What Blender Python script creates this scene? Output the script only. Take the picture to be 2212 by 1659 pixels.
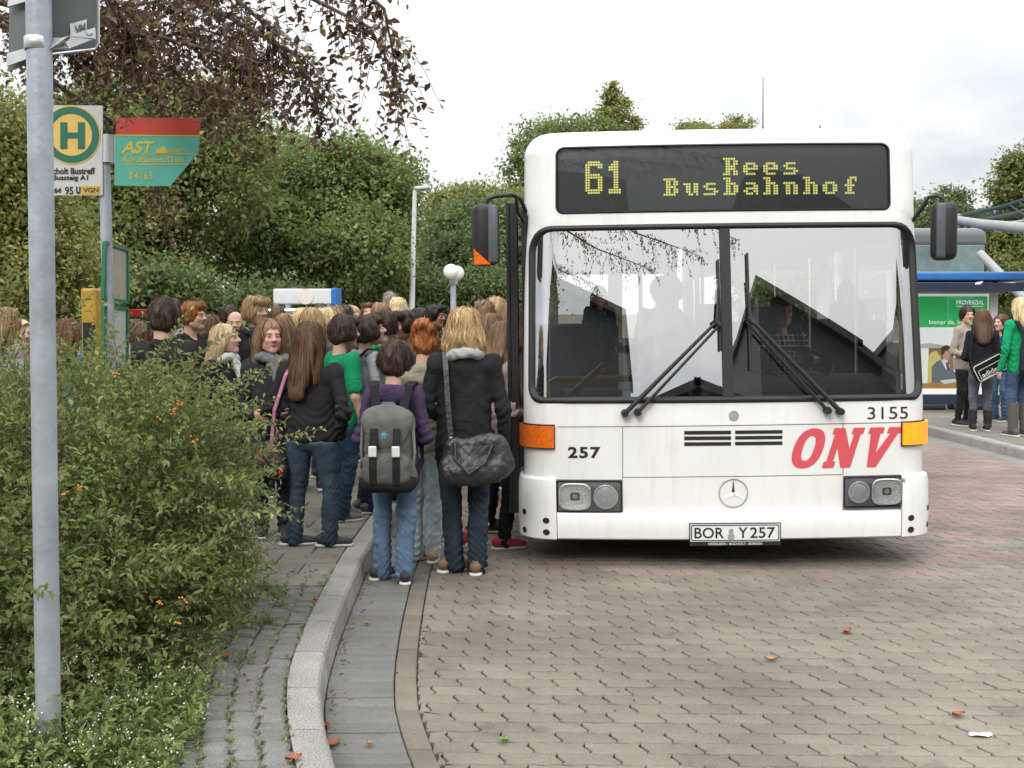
import bpy, bmesh, math, random
import numpy as np
from mathutils import Vector, Matrix, Euler
R = math.radians
random.seed(7); rng = np.random.default_rng(7)
sc = bpy.context.scene
for o in list(bpy.data.objects): bpy.data.objects.remove(o)
col = sc.collection

# ------------------------------------------------------------------ camera
FPX = 2430.0; PITCH = math.atan(157.5 / FPX); CAMZ = 1.6
cam = bpy.data.cameras.new('camera'); cam.sensor_width = 36.0; cam.lens = 36.0 * FPX / 2212.0
cam.clip_start = 0.05; cam.clip_end = 3000
co = bpy.data.objects.new('camera', cam); col.objects.link(co)
co.location = (0, 0, CAMZ); co.rotation_euler = (R(90) - PITCH, 0, 0)
sc.camera = co
# ------------------------------------------------------------------ sky: even overcast, brighter overhead
SUN_EL, SUN_AZ = 38, 200          # azimuth clockwise from +Y: behind the camera, a little to its left
w = bpy.data.worlds.new('World'); sc.world = w; w.use_nodes = True
nt = w.node_tree; N = nt.nodes; L = nt.links; N.clear()
out = N.new('ShaderNodeOutputWorld'); bg = N.new('ShaderNodeBackground')
sky = N.new('ShaderNodeTexSky'); sky.sky_type = 'NISHITA'; sky.sun_disc = False
sky.sun_elevation = R(SUN_EL); sky.sun_rotation = R(SUN_AZ); sky.air_density = 1.2; sky.dust_density = 2.0
skm = N.new('ShaderNodeVectorMath'); skm.operation = 'SCALE'; skm.inputs['Scale'].default_value = 0.10
L.new(sky.outputs[0], skm.inputs[0])
tc = N.new('ShaderNodeTexCoord'); sep = N.new('ShaderNodeSeparateXYZ'); L.new(tc.outputs['Generated'], sep.inputs[0])
mx = N.new('ShaderNodeMath'); mx.operation = 'MAXIMUM'; mx.inputs[1].default_value = 0.0; L.new(sep.outputs['Z'], mx.inputs[0])
lum = N.new('ShaderNodeMath'); lum.operation = 'MULTIPLY_ADD'; lum.inputs[1].default_value = 2.3; lum.inputs[2].default_value = 0.75
pw = N.new('ShaderNodeMath'); pw.operation = 'POWER'; pw.inputs[1].default_value = 1.45; L.new(mx.outputs[0], pw.inputs[0]); L.new(pw.outputs[0], lum.inputs[0])
# flattened coordinates: layers of cloud stretched towards the horizon
add = N.new('ShaderNodeMath'); add.operation = 'ADD'; add.inputs[1].default_value = 0.16; L.new(mx.outputs[0], add.inputs[0])
dx = N.new('ShaderNodeMath'); dx.operation = 'DIVIDE'; L.new(sep.outputs['X'], dx.inputs[0]); L.new(add.outputs[0], dx.inputs[1])
dy = N.new('ShaderNodeMath'); dy.operation = 'DIVIDE'; L.new(sep.outputs['Y'], dy.inputs[0]); L.new(add.outputs[0], dy.inputs[1])
cmb = N.new('ShaderNodeCombineXYZ'); L.new(dx.outputs[0], cmb.inputs[0]); L.new(dy.outputs[0], cmb.inputs[1])
nz = N.new('ShaderNodeTexNoise'); nz.inputs['Scale'].default_value = 0.55; nz.inputs['Detail'].default_value = 6; nz.inputs['Roughness'].default_value = .55
nz.inputs['Distortion'].default_value = .4
L.new(cmb.outputs[0], nz.inputs['Vector'])
cr = N.new('ShaderNodeValToRGB'); cr.color_ramp.elements[0].position = .36; cr.color_ramp.elements[0].color = (.67, .72, .80, 1)
cr.color_ramp.elements[1].position = .50; cr.color_ramp.elements[1].color = (1.0, 1.0, 1.0, 1)
L.new(nz.outputs['Fac'], cr.inputs[0])
cl = N.new('ShaderNodeVectorMath'); cl.operation = 'SCALE'; L.new(cr.outputs[0], cl.inputs[0]); L.new(lum.outputs[0], cl.inputs['Scale'])
mixw = N.new('ShaderNodeMix'); mixw.data_type = 'RGBA'; mixw.inputs[0].default_value = .93
L.new(skm.outputs[0], mixw.inputs[6]); L.new(cl.outputs[0], mixw.inputs[7])
L.new(mixw.outputs[2], bg.inputs[0]); bg.inputs[1].default_value = 1.0; L.new(bg.outputs[0], out.inputs[0])
# ------------------------------------------------------------------ sun behind thin cloud
sd = bpy.data.lights.new('sun', 'SUN'); sd.energy = 1.5; sd.angle = R(25); sd.color = (1, .96, .9)
so = bpy.data.objects.new('sun', sd); col.objects.link(so)
az = R(SUN_AZ); el = R(SUN_EL)
sdir = Vector((math.sin(az) * math.cos(el), math.cos(az) * math.cos(el), math.sin(el)))
so.rotation_euler = (-sdir).to_track_quat('-Z', 'Y').to_euler(); so.location = (-4, -10, 20)
# ------------------------------------------------------------------ exposure / renderer
sc.view_settings.view_transform = 'Standard'; sc.view_settings.look = 'None'
sc.view_settings.exposure = 0.28; sc.view_settings.gamma = 1.0; sc.view_settings.use_curve_mapping = False
sc.render.engine = 'CYCLES'; cy = sc.cycles
cy.use_denoising = True; cy.max_bounces = 8; cy.diffuse_bounces = 3; cy.glossy_bounces = 4; cy.transmission_bounces = 4; cy.transparent_max_bounces = 12
cy.caustics_reflective = False; cy.caustics_refractive = False; cy.sample_clamp_indirect = 8

# ------------------------------------------------------------------ helpers
cP, sP = math.cos(PITCH), math.sin(PITCH)
def ray(x, y):
    u = (x - 1106) / FPX; v = (829.5 - y) / FPX
    return Vector((u, cP + v * sP, -sP + v * cP))
def at(x, y, Y):
    d = ray(x, y); return Vector((0, 0, CAMZ)) + d * (Y / d.y)
def gnd(x, y, z=0.0):
    d = ray(x, y); return Vector((0, 0, CAMZ)) + d * ((z - CAMZ) / d.z)

MATS = {}
def s2l(c):
    return tuple(((v / 255) / 12.92 if v / 255 <= .04045 else ((v / 255 + .055) / 1.055) ** 2.4) for v in c)
def M(name, c, rough=.6, var=.18, scale=12, bump=.0, bscale=120, metal=0, spec=.5, coat=0, emis=0, ecol=None, detail=5):
    if name in MATS: return MATS[name]
    m = bpy.data.materials.new(name); m.use_nodes = True; t = m.node_tree; n = t.nodes; b = n['Principled BSDF']
    c = tuple(c[:3])
    tcx = n.new('ShaderNodeTexCoord')
    if var > 0:
        nz = n.new('ShaderNodeTexNoise'); nz.inputs['Scale'].default_value = scale; nz.inputs['Detail'].default_value = detail; nz.inputs['Roughness'].default_value = .65
        t.links.new(tcx.outputs['Object'], nz.inputs['Vector'])
        cr = n.new('ShaderNodeValToRGB'); cr.color_ramp.elements[0].position = .3; cr.color_ramp.elements[1].position = .7
        cr.color_ramp.elements[0].color = (*[v * (1 - var) for v in c], 1); cr.color_ramp.elements[1].color = (*[min(1, v * (1 + var)) for v in c], 1)
        t.links.new(nz.outputs['Fac'], cr.inputs[0]); t.links.new(cr.outputs[0], b.inputs['Base Color'])
    else: b.inputs['Base Color'].default_value = (*c, 1)
    b.inputs['Roughness'].default_value = rough; b.inputs['Metallic'].default_value = metal; b.inputs['Specular IOR Level'].default_value = spec
    b.inputs['Coat Weight'].default_value = coat; b.inputs['Coat Roughness'].default_value = .08
    if emis: b.inputs['Emission Color'].default_value = (*(ecol or c), 1); b.inputs['Emission Strength'].default_value = emis
    if bump > 0:
        nb = n.new('ShaderNodeTexNoise'); nb.inputs['Scale'].default_value = bscale; nb.inputs['Detail'].default_value = 4
        t.links.new(tcx.outputs['Object'], nb.inputs['Vector'])
        bp = n.new('ShaderNodeBump'); bp.inputs['Strength'].default_value = bump; bp.inputs['Distance'].default_value = .01
        t.links.new(nb.outputs['Fac'], bp.inputs['Height']); t.links.new(bp.outputs[0], b.inputs['Normal'])
    MATS[name] = m; return m
def leafmat(name, cols, trans=.35, rough=.5, spec=.4):
    """cols: list of (pos, linear rgb) picked per leaf by the 'rnd' attribute"""
    if name in MATS: return MATS[name]
    m = bpy.data.materials.new(name); m.use_nodes = True; t = m.node_tree; n = t.nodes; b = n['Principled BSDF']
    a = n.new('ShaderNodeAttribute'); a.attribute_name = 'rnd'
    cr = n.new('ShaderNodeValToRGB'); e = cr.color_ramp.elements
    while len(e) < len(cols): e.new(.5)
    for i, (p, c) in enumerate(cols): e[i].position = p; e[i].color = (*c, 1)
    t.links.new(a.outputs['Fac'], cr.inputs[0]); t.links.new(cr.outputs[0], b.inputs['Base Color'])
    b.inputs['Roughness'].default_value = rough; b.inputs['Specular IOR Level'].default_value = spec
    tr = n.new('ShaderNodeBsdfTranslucent'); t.links.new(cr.outputs[0], tr.inputs['Color'])
    mx = n.new('ShaderNodeMixShader'); mx.inputs[0].default_value = trans
    t.links.new(b.outputs[0], mx.inputs[1]); t.links.new(tr.outputs[0], mx.inputs[2])
    t.links.new(mx.outputs[0], n['Material Output'].inputs['Surface'])
    MATS[name] = m; return m
def glassmat(name, tint, refl, rough=.0):
    if name in MATS: return MATS[name]
    m = bpy.data.materials.new(name); m.use_nodes = True; t = m.node_tree; n = t.nodes; n.remove(n['Principled BSDF'])
    tr = n.new('ShaderNodeBsdfTransparent'); tr.inputs[0].default_value = (*tint, 1)
    gl = n.new('ShaderNodeBsdfGlossy'); gl.inputs['Roughness'].default_value = rough; gl.inputs['Color'].default_value = (1, 1, 1, 1)
    fr = n.new('ShaderNodeFresnel'); fr.inputs['IOR'].default_value = refl
    mx = n.new('ShaderNodeMixShader'); t.links.new(fr.outputs[0], mx.inputs[0])
    t.links.new(tr.outputs[0], mx.inputs[1]); t.links.new(gl.outputs[0], mx.inputs[2])
    t.links.new(mx.outputs[0], n['Material Output'].inputs['Surface'])
    MATS[name] = m; return m

class MB:
    def __init__(s): s.v = []; s.f = []; s.m = []; s.cur = 0
    def add(s, V, F):
        b = len(s.v); s.v.extend([tuple(p) for p in V]); s.f.extend([tuple(i + b for i in f) for f in F]); s.m.extend([s.cur] * len(F)); return s
    def box(s, c, d, rot=None, r=0, seg=2):
        V, F = rbox(d, r, seg)
        if rot is not None:
            Q = Euler(rot).to_matrix(); V = [Q @ Vector(p) for p in V]
        return s.add([(p[0] + c[0], p[1] + c[1], p[2] + c[2]) for p in V], F)
    def tube(s, P, rad, n=8, cap=True, flat=1.0):
        P = [Vector(p) for p in P]; k = len(P)
        if not hasattr(rad, '__len__'): rad = [rad] * k
        V = []; F = []; up = None
        for i, p in enumerate(P):
            t = (P[min(i + 1, k - 1)] - P[max(i - 1, 0)])
            t = t.normalized() if t.length > 1e-9 else Vector((0, 0, 1))
            if up is None: up = t.orthogonal().normalized()
            up = (up - t * up.dot(t)); up = up.normalized() if up.length > 1e-6 else t.orthogonal().normalized()
            bi = t.cross(up)
            for j in range(n):
                a = 2 * math.pi * j / n
                V.append(p + (up * math.cos(a) + bi * math.sin(a) * flat) * rad[i])
        for i in range(k - 1):
            for j in range(n): F.append((i * n + j, i * n + (j + 1) % n, (i + 1) * n + (j + 1) % n, (i + 1) * n + j))
        if cap: F.append(tuple(range(n))[::-1]); F.append(tuple((k - 1) * n + j for j in range(n)))
        return s.add(V, F)
    def lathe(s, prof, c=(0, 0, 0), n=24, axis='Z'):
        V = []; F = []
        for (r, z) in prof:
            for j in range(n):
                a = 2 * math.pi * j / n; p = (r * math.cos(a), r * math.sin(a), z)
                if axis == 'Y': p = (p[0], p[2], p[1])
                if axis == 'X': p = (p[2], p[0], p[1])
                V.append((p[0] + c[0], p[1] + c[1], p[2] + c[2]))
        for i in range(len(prof) - 1):
            for j in range(n): F.append((i * n + j, i * n + (j + 1) % n, (i + 1) * n + (j + 1) % n, (i + 1) * n + j))
        return s.add(V, F)
    def prism(s, poly, d0, d1):
        """poly: list of 3D points; d0,d1 offsets vectors"""
        k = len(poly); d0 = Vector(d0); d1 = Vector(d1)
        V = [Vector(p) + d0 for p in poly] + [Vector(p) + d1 for p in poly]
        F = [tuple(range(k)), tuple(range(2 * k - 1, k - 1, -1))] + [(i, (i + 1) % k, k + (i + 1) % k, k + i) for i in range(k)]
        return s.add(V, F)
    def build(s, name, mat, parent=None, label=None, smooth=False, kind=None, loc=None):
        me = bpy.data.meshes.new(name); me.from_pydata(s.v, [], s.f)
        for m in (mat if isinstance(mat, (list, tuple)) else [mat]): me.materials.append(m)
        if any(s.m): me.polygons.foreach_set('material_index', s.m)
        if smooth: sharp_smooth(me, smooth if smooth is not True else 40)
        me.update(); return link(name, me, parent, label, kind, loc)
def sharp_smooth(me, ang):
    me.polygons.foreach_set('use_smooth', [True] * len(me.polygons))
    try: me.set_sharp_from_angle(angle=R(ang))
    except Exception: pass
def link(name, me, parent=None, label=None, kind=None, loc=None):
    o = bpy.data.objects.new(name, me); col.objects.link(o)
    if parent: o.parent = parent
    if label: o['label'] = label
    if kind: o['kind'] = kind
    if loc is not None: o.location = loc
    return o
RB = {}
def rbox(d, r, seg=2):
    if r <= 0:
        x, y, z = d[0] / 2, d[1] / 2, d[2] / 2
        return ([(-x, -y, -z), (x, -y, -z), (x, y, -z), (-x, y, -z), (-x, -y, z), (x, -y, z), (x, y, z), (-x, y, z)],
                [(3, 2, 1, 0), (4, 5, 6, 7), (0, 1, 5, 4), (1, 2, 6, 5), (2, 3, 7, 6), (3, 0, 4, 7)])
    key = (tuple(round(q, 4) for q in d), round(r, 4), seg)
    if key not in RB:
        bm = bmesh.new(); bmesh.ops.create_cube(bm, size=1)
        for v in bm.verts: v.co = Vector((v.co.x * d[0], v.co.y * d[1], v.co.z * d[2]))
        bmesh.ops.bevel(bm, geom=bm.edges[:], offset=min(r, min(d) * .49), segments=seg, profile=.5, affect='EDGES')
        bm.verts.index_update()
        RB[key] = ([tuple(v.co) for v in bm.verts], [tuple(v.index for v in f.verts) for f in bm.faces]); bm.free()
    return RB[key]
def thing(name, label, cat, loc=(0, 0, 0), rot=(0, 0, 0), group=None):
    o = bpy.data.objects.new(name, None); col.objects.link(o); o.empty_display_size = .1
    o.location = loc; o.rotation_euler = rot; o['label'] = label; o['category'] = cat
    if group: o['group'] = group
    return o
def tag(o, label, cat, group=None):
    o['label'] = label; o['category'] = cat
    if group: o['group'] = group
    return o
def struct(o): o['kind'] = 'structure'; return o
def np_mesh(name, V, F, mats, rnd=None, smooth=False, midx=None):
    """V (n,3) F (m,k) arrays"""
    me = bpy.data.meshes.new(name); V = np.asarray(V, np.float32); F = np.asarray(F, np.int32)
    m, k = F.shape
    me.vertices.add(len(V)); me.vertices.foreach_set('co', V.ravel())
    me.loops.add(m * k); me.loops.foreach_set('vertex_index', F.ravel())
    me.polygons.add(m); me.polygons.foreach_set('loop_start', np.arange(0, m * k, k, dtype=np.int32))
    try: me.polygons.foreach_set('loop_total', np.full(m, k, dtype=np.int32))
    except Exception: pass
    for q in (mats if isinstance(mats, (list, tuple)) else [mats]): me.materials.append(q)
    if midx is not None: me.polygons.foreach_set('material_index', np.asarray(midx, np.int32))
    if smooth: me.polygons.foreach_set('use_smooth', np.ones(m, bool))
    me.update(calc_edges=True)
    if rnd is not None:
        a = me.attributes.new('rnd', 'FLOAT', 'FACE'); a.data.foreach_set('value', np.asarray(rnd, np.float32))
    return me

TXT = {}
def text_geo(body, bold=0.0, shear=0.0, spacing=1.0):
    """verts (n,2) normalised to the text's own box, faces, aspect"""
    key = (body, bold, shear, spacing)
    if key in TXT: return TXT[key]
    c = bpy.data.curves.new('t', 'FONT'); c.body = body; c.offset = bold; c.shear = shear; c.resolution_u = 3; c.space_character = spacing
    o = bpy.data.objects.new('t', c)
    me = bpy.data.meshes.new_from_object(o)
    V = np.array([v.co[:2] for v in me.vertices]); F = [tuple(p.vertices) for p in me.polygons]
    lo = V.min(0); hi = V.max(0); V = (V - lo) / (hi - lo)
    bpy.data.objects.remove(o); bpy.data.curves.remove(c); bpy.data.meshes.remove(me)
    TXT[key] = (V, F, (hi - lo)[0] / (hi - lo)[1]); return TXT[key]
def put_text(mb, body, fn, x0, x1, z0, z1, bold=0.0, shear=0.0, spacing=1.0):
    V, F, _ = text_geo(body, bold, shear, spacing)
    mb.add([fn(x0 + a * (x1 - x0), z0 + b * (z1 - z0)) for a, b in V], F)

# ---------------------------------------------------------------- implicit surfaces
def seg_d(P, a, b, ra, rb, sx=1, sy=1):
    a = np.array(a, float); b = np.array(b, float); S = np.array([sx, sy, 1.0])
    p = (P - a) / S; ab = (b - a) / S; L2 = max(1e-9, ab @ ab)
    t = np.clip(p @ ab / L2, 0, 1)
    return (np.linalg.norm(p - t[:, None] * ab, axis=1) - (ra + (rb - ra) * t)) * (.5 * (min(sx, sy) + 1) if (sx != 1 or sy != 1) else 1)
def ell_d(P, c, r):
    c = np.array(c, float); r = np.array(r, float); q = (P - c) / r; k = np.linalg.norm(q, axis=1)
    return (k - 1) * k / np.maximum(1e-6, np.linalg.norm(q / r, axis=1))
def smin(a, b, k):
    if k <= 0: return np.minimum(a, b)
    h = np.clip(.5 + .5 * (b - a) / k, 0, 1); return b * (1 - h) + a * h - k * h * (1 - h)
def field(prims, k=.03):
    """prims: ('s',a,b,ra,rb[,sx,sy]) | ('e',c,r) ; a leading '-' subtracts"""
    def f(P):
        D = None
        for p in prims:
            t = p[0]; neg = t[0] == '-'; t = t.lstrip('-')
            d = seg_d(P, *p[1:]) if t == 's' else ell_d(P, *p[1:])
            if neg: D = -smin(-D, d, k * .6)
            else: D = d if D is None else smin(D, d, k)
        return D
    return f
def bounds(prims, pad=.03):
    lo = np.full(3, 1e9); hi = -lo
    for p in prims:
        if p[0][0] == '-': continue
        if p[0] == 's':
            sx, sy = (p[5], p[6]) if len(p) > 5 else (1, 1); r = max(p[3], p[4]); r = np.array([r * sx, r * sy, r])
            for q in (p[1], p[2]): lo = np.minimum(lo, np.array(q) - r); hi = np.maximum(hi, np.array(q) + r)
        else: lo = np.minimum(lo, np.array(p[1]) - np.array(p[2])); hi = np.maximum(hi, np.array(p[1]) + np.array(p[2]))
    return lo - pad, hi + pad
def surf(f, lo, hi, h):
    """surface nets; returns verts, quads"""
    n = np.ceil((np.array(hi) - lo) / h).astype(int) + 1
    ax = [lo[i] + h * np.arange(n[i]) for i in range(3)]
    G = np.stack(np.meshgrid(*ax, indexing='ij'), -1)
    D = f(G.reshape(-1, 3)).reshape(n)
    S = D < 0
    C = np.zeros(n - 1, int)
    cs = [(i, j, k) for i in (0, 1) for j in (0, 1) for k in (0, 1)]
    sl = lambda A, c: A[c[0]:A.shape[0] - 1 + c[0], c[1]:A.shape[1] - 1 + c[1], c[2]:A.shape[2] - 1 + c[2]]
    for c in cs: C += sl(S, c)
    act = (C > 0) & (C < 8)
    idx = -np.ones(n - 1, int); na = act.sum(); idx[act] = np.arange(na)
    ac = np.argwhere(act)
    acc = np.zeros((na, 3)); cnt = np.zeros(na)
    for c0 in cs:
        for d in range(3):
            if c0[d] == 1: continue
            c1 = list(c0); c1[d] = 1
            a = D[ac[:, 0] + c0[0], ac[:, 1] + c0[1], ac[:, 2] + c0[2]]; b = D[ac[:, 0] + c1[0], ac[:, 1] + c1[1], ac[:, 2] + c1[2]]
            m = (a < 0) != (b < 0); t = np.where(m, a / np.where(a == b, 1, a - b), 0)
            p = np.tile(np.array(c0, float), (na, 1)); p[:, d] += t
            acc[m] += p[m]; cnt[m] += 1
    V = np.array(lo) + h * (ac + acc / cnt[:, None])
    Q = []
    for d in range(3):
        e1, e2 = [(1, 2), (2, 0), (0, 1)][d]
        A = [slice(None)] * 3; B = [slice(None)] * 3; A[d] = slice(0, -1); B[d] = slice(1, None)
        cross = S[tuple(A)] != S[tuple(B)]
        ii = np.argwhere(cross)
        ii = ii[(ii[:, e1] > 0) & (ii[:, e2] > 0) & (ii[:, e1] < n[e1] - 1) & (ii[:, e2] < n[e2] - 1)]
        if not len(ii): continue
        u = np.zeros(3, int); u[e1] = 1; v = np.zeros(3, int); v[e2] = 1
        g = lambda o: idx[tuple((ii + o).T)]
        q = np.stack([g(-u - v), g(-v), g(0 * u), g(-u)], 1)
        flip = ~S[tuple(ii.T)]; q[flip] = q[flip][:, ::-1]
        Q.append(q)
    return V, np.concatenate(Q)
def vnorm(V, Q):
    n = np.cross(V[Q[:, 2]] - V[Q[:, 0]], V[Q[:, 3]] - V[Q[:, 1]])
    N_ = np.zeros_like(V)
    for i in range(4): np.add.at(N_, Q[:, i], n)
    return N_ / np.maximum(1e-9, np.linalg.norm(N_, axis=1))[:, None]
def wob(P, f, seed=0.0):
    x, y, z = (P * f).T; s = seed
    return (np.sin(x * 1.3 + 2.1 * np.sin(y * .9 + s) + s) + np.sin(y * 1.7 + 1.9 * np.sin(z * .8 + s * 2)) + np.sin(z * 1.5 + 2.3 * np.sin(x * 1.1 + s * 3))) / 3
# ================================================================== GROUND
KY = np.array([1.0, 2.0, 3.0, 3.94, 4.21, 4.45, 4.75, 5.1, 5.52, 5.92, 6.56, 6.85, 9.0, 40.0])
KX = np.array([.55, .02, -.40, -.655, -.715, -.76, -.795, -.822, -.845, -.862, -.883, -.889, -.87, -.33])
def xk(y): return float(np.interp(y, KY, KX))
YS = np.concatenate([np.arange(1.0, 7.0, .1), np.arange(7.0, 40.1, 1.0)])
mGround = M('ground_earth', (.10, .085, .065), .95, .3, 3, .6, 30)
mJoint = M('joint_sand', (.05, .045, .038), .95, .3, 30, .4, 200)
o = MB(); o.box((0, 100, -.36), (900, 900, .6)); struct(o.build('ground', mGround))
def paver_mat(name, c, speck=.5, scale=260):
    m = M(name, c, .85, .14, 3.0, .35, 380, spec=.25)
    t = m.node_tree; n = t.nodes; b = n['Principled BSDF']
    oi = n.new('ShaderNodeObjectInfo'); base = b.inputs['Base Color'].links[0].from_socket
    tcx = [q for q in n if q.type == 'TEX_COORD'][0]
    geo = n.new('ShaderNodeNewGeometry')
    sp = n.new('ShaderNodeTexNoise'); sp.inputs['Scale'].default_value = scale; sp.inputs['Detail'].default_value = 2
    big = n.new('ShaderNodeTexNoise'); big.inputs['Scale'].default_value = .8; big.inputs['Detail'].default_value = 5
    st = n.new('ShaderNodeTexNoise'); st.inputs['Scale'].default_value = 3.7; st.inputs['Detail'].default_value = 6; st.inputs['Roughness'].default_value = .7
    for q in (sp, big, st): t.links.new(geo.outputs['Position'], q.inputs['Vector'])
    def mr(src, a0, a1, b0, b1):
        r = n.new('ShaderNodeMapRange'); r.inputs[1].default_value = a0; r.inputs[2].default_value = a1; r.inputs[3].default_value = b0; r.inputs[4].default_value = b1
        t.links.new(src, r.inputs[0]); return r.outputs[0]
    att = n.new('ShaderNodeAttribute'); att.attribute_name = 'rnd'
    r0 = n.new('ShaderNodeMath'); r0.operation = 'ADD'; t.links.new(oi.outputs['Random'], r0.inputs[0]); t.links.new(att.outputs['Fac'], r0.inputs[1])
    r1 = n.new('ShaderNodeMath'); r1.operation = 'FRACT'; t.links.new(r0.outputs[0], r1.inputs[0])
    f = [mr(r1.outputs[0], 0, 1, .90, 1.10), mr(sp.outputs['Fac'], .35, .65, 1 - speck * .5, 1 + speck * .5), mr(big.outputs['Fac'], .3, .7, .72, 1.24), mr(st.outputs['Fac'], .56, .74, 1.0, .62)]
    mul = f[0]
    for q in f[1:]:
        k = n.new('ShaderNodeMath'); k.operation = 'MULTIPLY'; t.links.new(mul, k.inputs[0]); t.links.new(q, k.inputs[1]); mul = k.outputs[0]
    vm = n.new('ShaderNodeVectorMath'); vm.operation = 'SCALE'; t.links.new(base, vm.inputs[0]); t.links.new(mul, vm.inputs['Scale'])
    t.links.new(vm.outputs[0], b.inputs['Base Color']); return m
mPaver = paver_mat('concrete_paver', (.194, .176, .143))
mPaverR = paver_mat('concrete_paver_reddish', (.232, .176, .155))
mGut = paver_mat('gutter_concrete', (.160, .158, .146), .45)
mStrip = paver_mat('edge_paver', (.172, .152, .122), .4)
mSlab = paver_mat('pavement_slab', (.20, .185, .155), .6)
mSett = paver_mat('granite_sett', (.175, .170, .158), .6)
mKerb = paver_mat('granite_kerb', (.30, .285, .265), .8, 150)
mBedSoil = M('bed_soil', (.035, .026, .018), .95, .4, 20, .8, 60)

# ---- road bed and wavy interlocking pavers
road = MB()
YR = np.concatenate([np.arange(1.0, 8, .25), np.arange(8, 61, 2.0)])
road.add([(xk(y) + .37, y, -.014) for y in YR] + [(9.5 - .07 * y if y < 18 else 8.2, y, -.014) for y in YR],
         [(i, len(YR) + i, len(YR) + i + 1, i + 1) for i in range(len(YR) - 1)])
road = struct(road.build('road', mJoint))
PW, PD = .207, .1035; g = .0025
def paver_outline():
    """wavy long sides, S-shaped ends; counter-clockwise, local (a across, b along)"""
    hw, hd = PW / 2, PD / 2
    wv = lambda a: .0055 * math.sin(2 * math.pi * a / (PW / 2))
    se = [(.010, 1.0), (-.004, .55), (.003, .18), (-.003, -.18), (.004, -.55), (-.010, -1.0)]   # S from far to near
    P = []
    for i in range(5):
        a = -hw + PW * i / 4 if i else -hw
        P.append((a, -hd + g + wv(a + PW / 8)))
    ends = lambda sgn: [(sgn * hw + d * 1.0, t * (hd - g)) for d, t in [(-.0, -1), (.012, -.45), (.002, 0), (-.012, .45), (0, 1)]]
    right = [(hw - .0052 + d, t * hd) for d, t in [(.013, -.5), (.004, -.15), (-.004, .15), (-.013, .5)]]
    left = [(-hw + .0052 + d, t * hd) for d, t in [(-.013, .5), (-.004, .15), (.004, -.15), (.013, -.5)]]
    top = []
    for i in range(4, -1, -1):
        a = -hw + PW * i / 4
        top.append((a, hd - g + wv(a + PW / 8)))
    bot = P
    # the near corners shift right, the far corners left: that is the S
    fix = lambda L_, s: [(a + s, b) for a, b in L_]
    return fix(bot, .007) + right + fix(top, -.008) + left
OUT = paver_outline(); NO = len(OUT)
def paver_geo(out, z=0.0):
    cx = sum(p[0] for p in out) / len(out); cy_ = sum(p[1] for p in out) / len(out)
    k = len(out); V = []
    for a, b in out:
        V.append((a, b, z - .022))
    for a, b in out: V.append((a, b, z - .0035))
    for a, b in out:
        dx, dy = cx - a, cy_ - b; d = math.hypot(dx, dy); V.append((a + dx / d * .0035, b + dy / d * .0035, z))
    F = [(i, (i + 1) % k, k + (i + 1) % k, k + i) for i in range(k)] + [(k + i, k + (i + 1) % k, 2 * k + (i + 1) % k, 2 * k + i) for i in range(k)]
    F.append(tuple(range(2 * k, 3 * k)))
    return V, F
GY = R(1.0); ca, sa = math.cos(GY), math.sin(GY)
def p2w(a, b): return (a * ca + b * sa, -a * sa + b * ca)
pm = MB(); pm.add(*paver_geo(OUT[::1])); 
me_p = bpy.data.meshes.new('paver'); me_p.from_pydata(pm.v, [], pm.f); me_p.materials.append(mPaver); me_p.update()
me_pr = me_p.copy(); me_pr.materials.clear(); me_pr.materials.append(mPaverR)
stuffV = []; stuffF = []; stuffM = []; stuffR = []; npar = 0; edge = []
cand = []
for j in range(int(2.6 / PD), int(17.5 / PD)):
    b = j * PD
    for i in range(-8, 40):
        a = i * PW + (PW / 2 if j % 2 else 0)
        x, y = p2w(a, b)
        lx = xk(y) + .385
        rx = 5.53 + (12.15 - y) * .0696 - .22
        if x + PW / 2 < lx + .02 or x - PW / 2 > rx - .01: continue
        if y < 3.3 and (abs(x) > .56 * y + .3): continue
        if x > .55 * y + .4 or (y > 9.5 and x < 1.0 and x > .35 + .0): continue
        cand.append((y, x, lx, rx))
cand.sort()
for y, x, lx, rx in cand:
    red = random.random() < np.interp(y, [6.5, 7.6, 9.5], [.0, .6, .97])
    full = x - PW / 2 - .02 > lx and x + PW / 2 + .02 < rx
    if full and npar < 290 and 3.55 < y and abs(x) < .47 * y:
        o = bpy.data.objects.new('paver', me_pr if red else me_p); col.objects.link(o); o.parent = road
        o.location = (x, y, random.uniform(-.0015, .0015)); o.rotation_euler = (random.uniform(-.006, .006), random.uniform(-.006, .006), -GY + random.uniform(-.006, .006)); npar += 1
    else:
        V = []
        for a, b in OUT:
            wx, wy = p2w(a, b); V.append((min(max(x + wx, lx + .004), rx - .004), y + wy))
        if max(p[0] for p in V) - min(p[0] for p in V) < .02: continue
        v, f = paver_geo(V, random.uniform(-.0015, .0015))
        base = len(stuffV); stuffV += v; stuffF += [tuple(q + base for q in k) for k in f]; stuffM += [1 if red else 0] * len(f); stuffR += [random.random()] * len(f)
me = bpy.data.meshes.new('far_pavers'); me.from_pydata(stuffV, [], stuffF); me.materials.append(mPaver); me.materials.append(mPaverR)
me.polygons.foreach_set('material_index', stuffM); a_ = me.attributes.new('rnd', 'FLOAT', 'FACE'); a_.data.foreach_set('value', stuffR); me.update()
link('paver_field', me, road, kind='stuff')
fr = MB(); fr.add([(-2, 17.4, -.004), (8.3, 17.4, -.004), (8.3, 60, -.004), (-2, 60, -.004)], [(0, 1, 2, 3)]); fr.build('far_paving', mPaverR, road)

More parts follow.
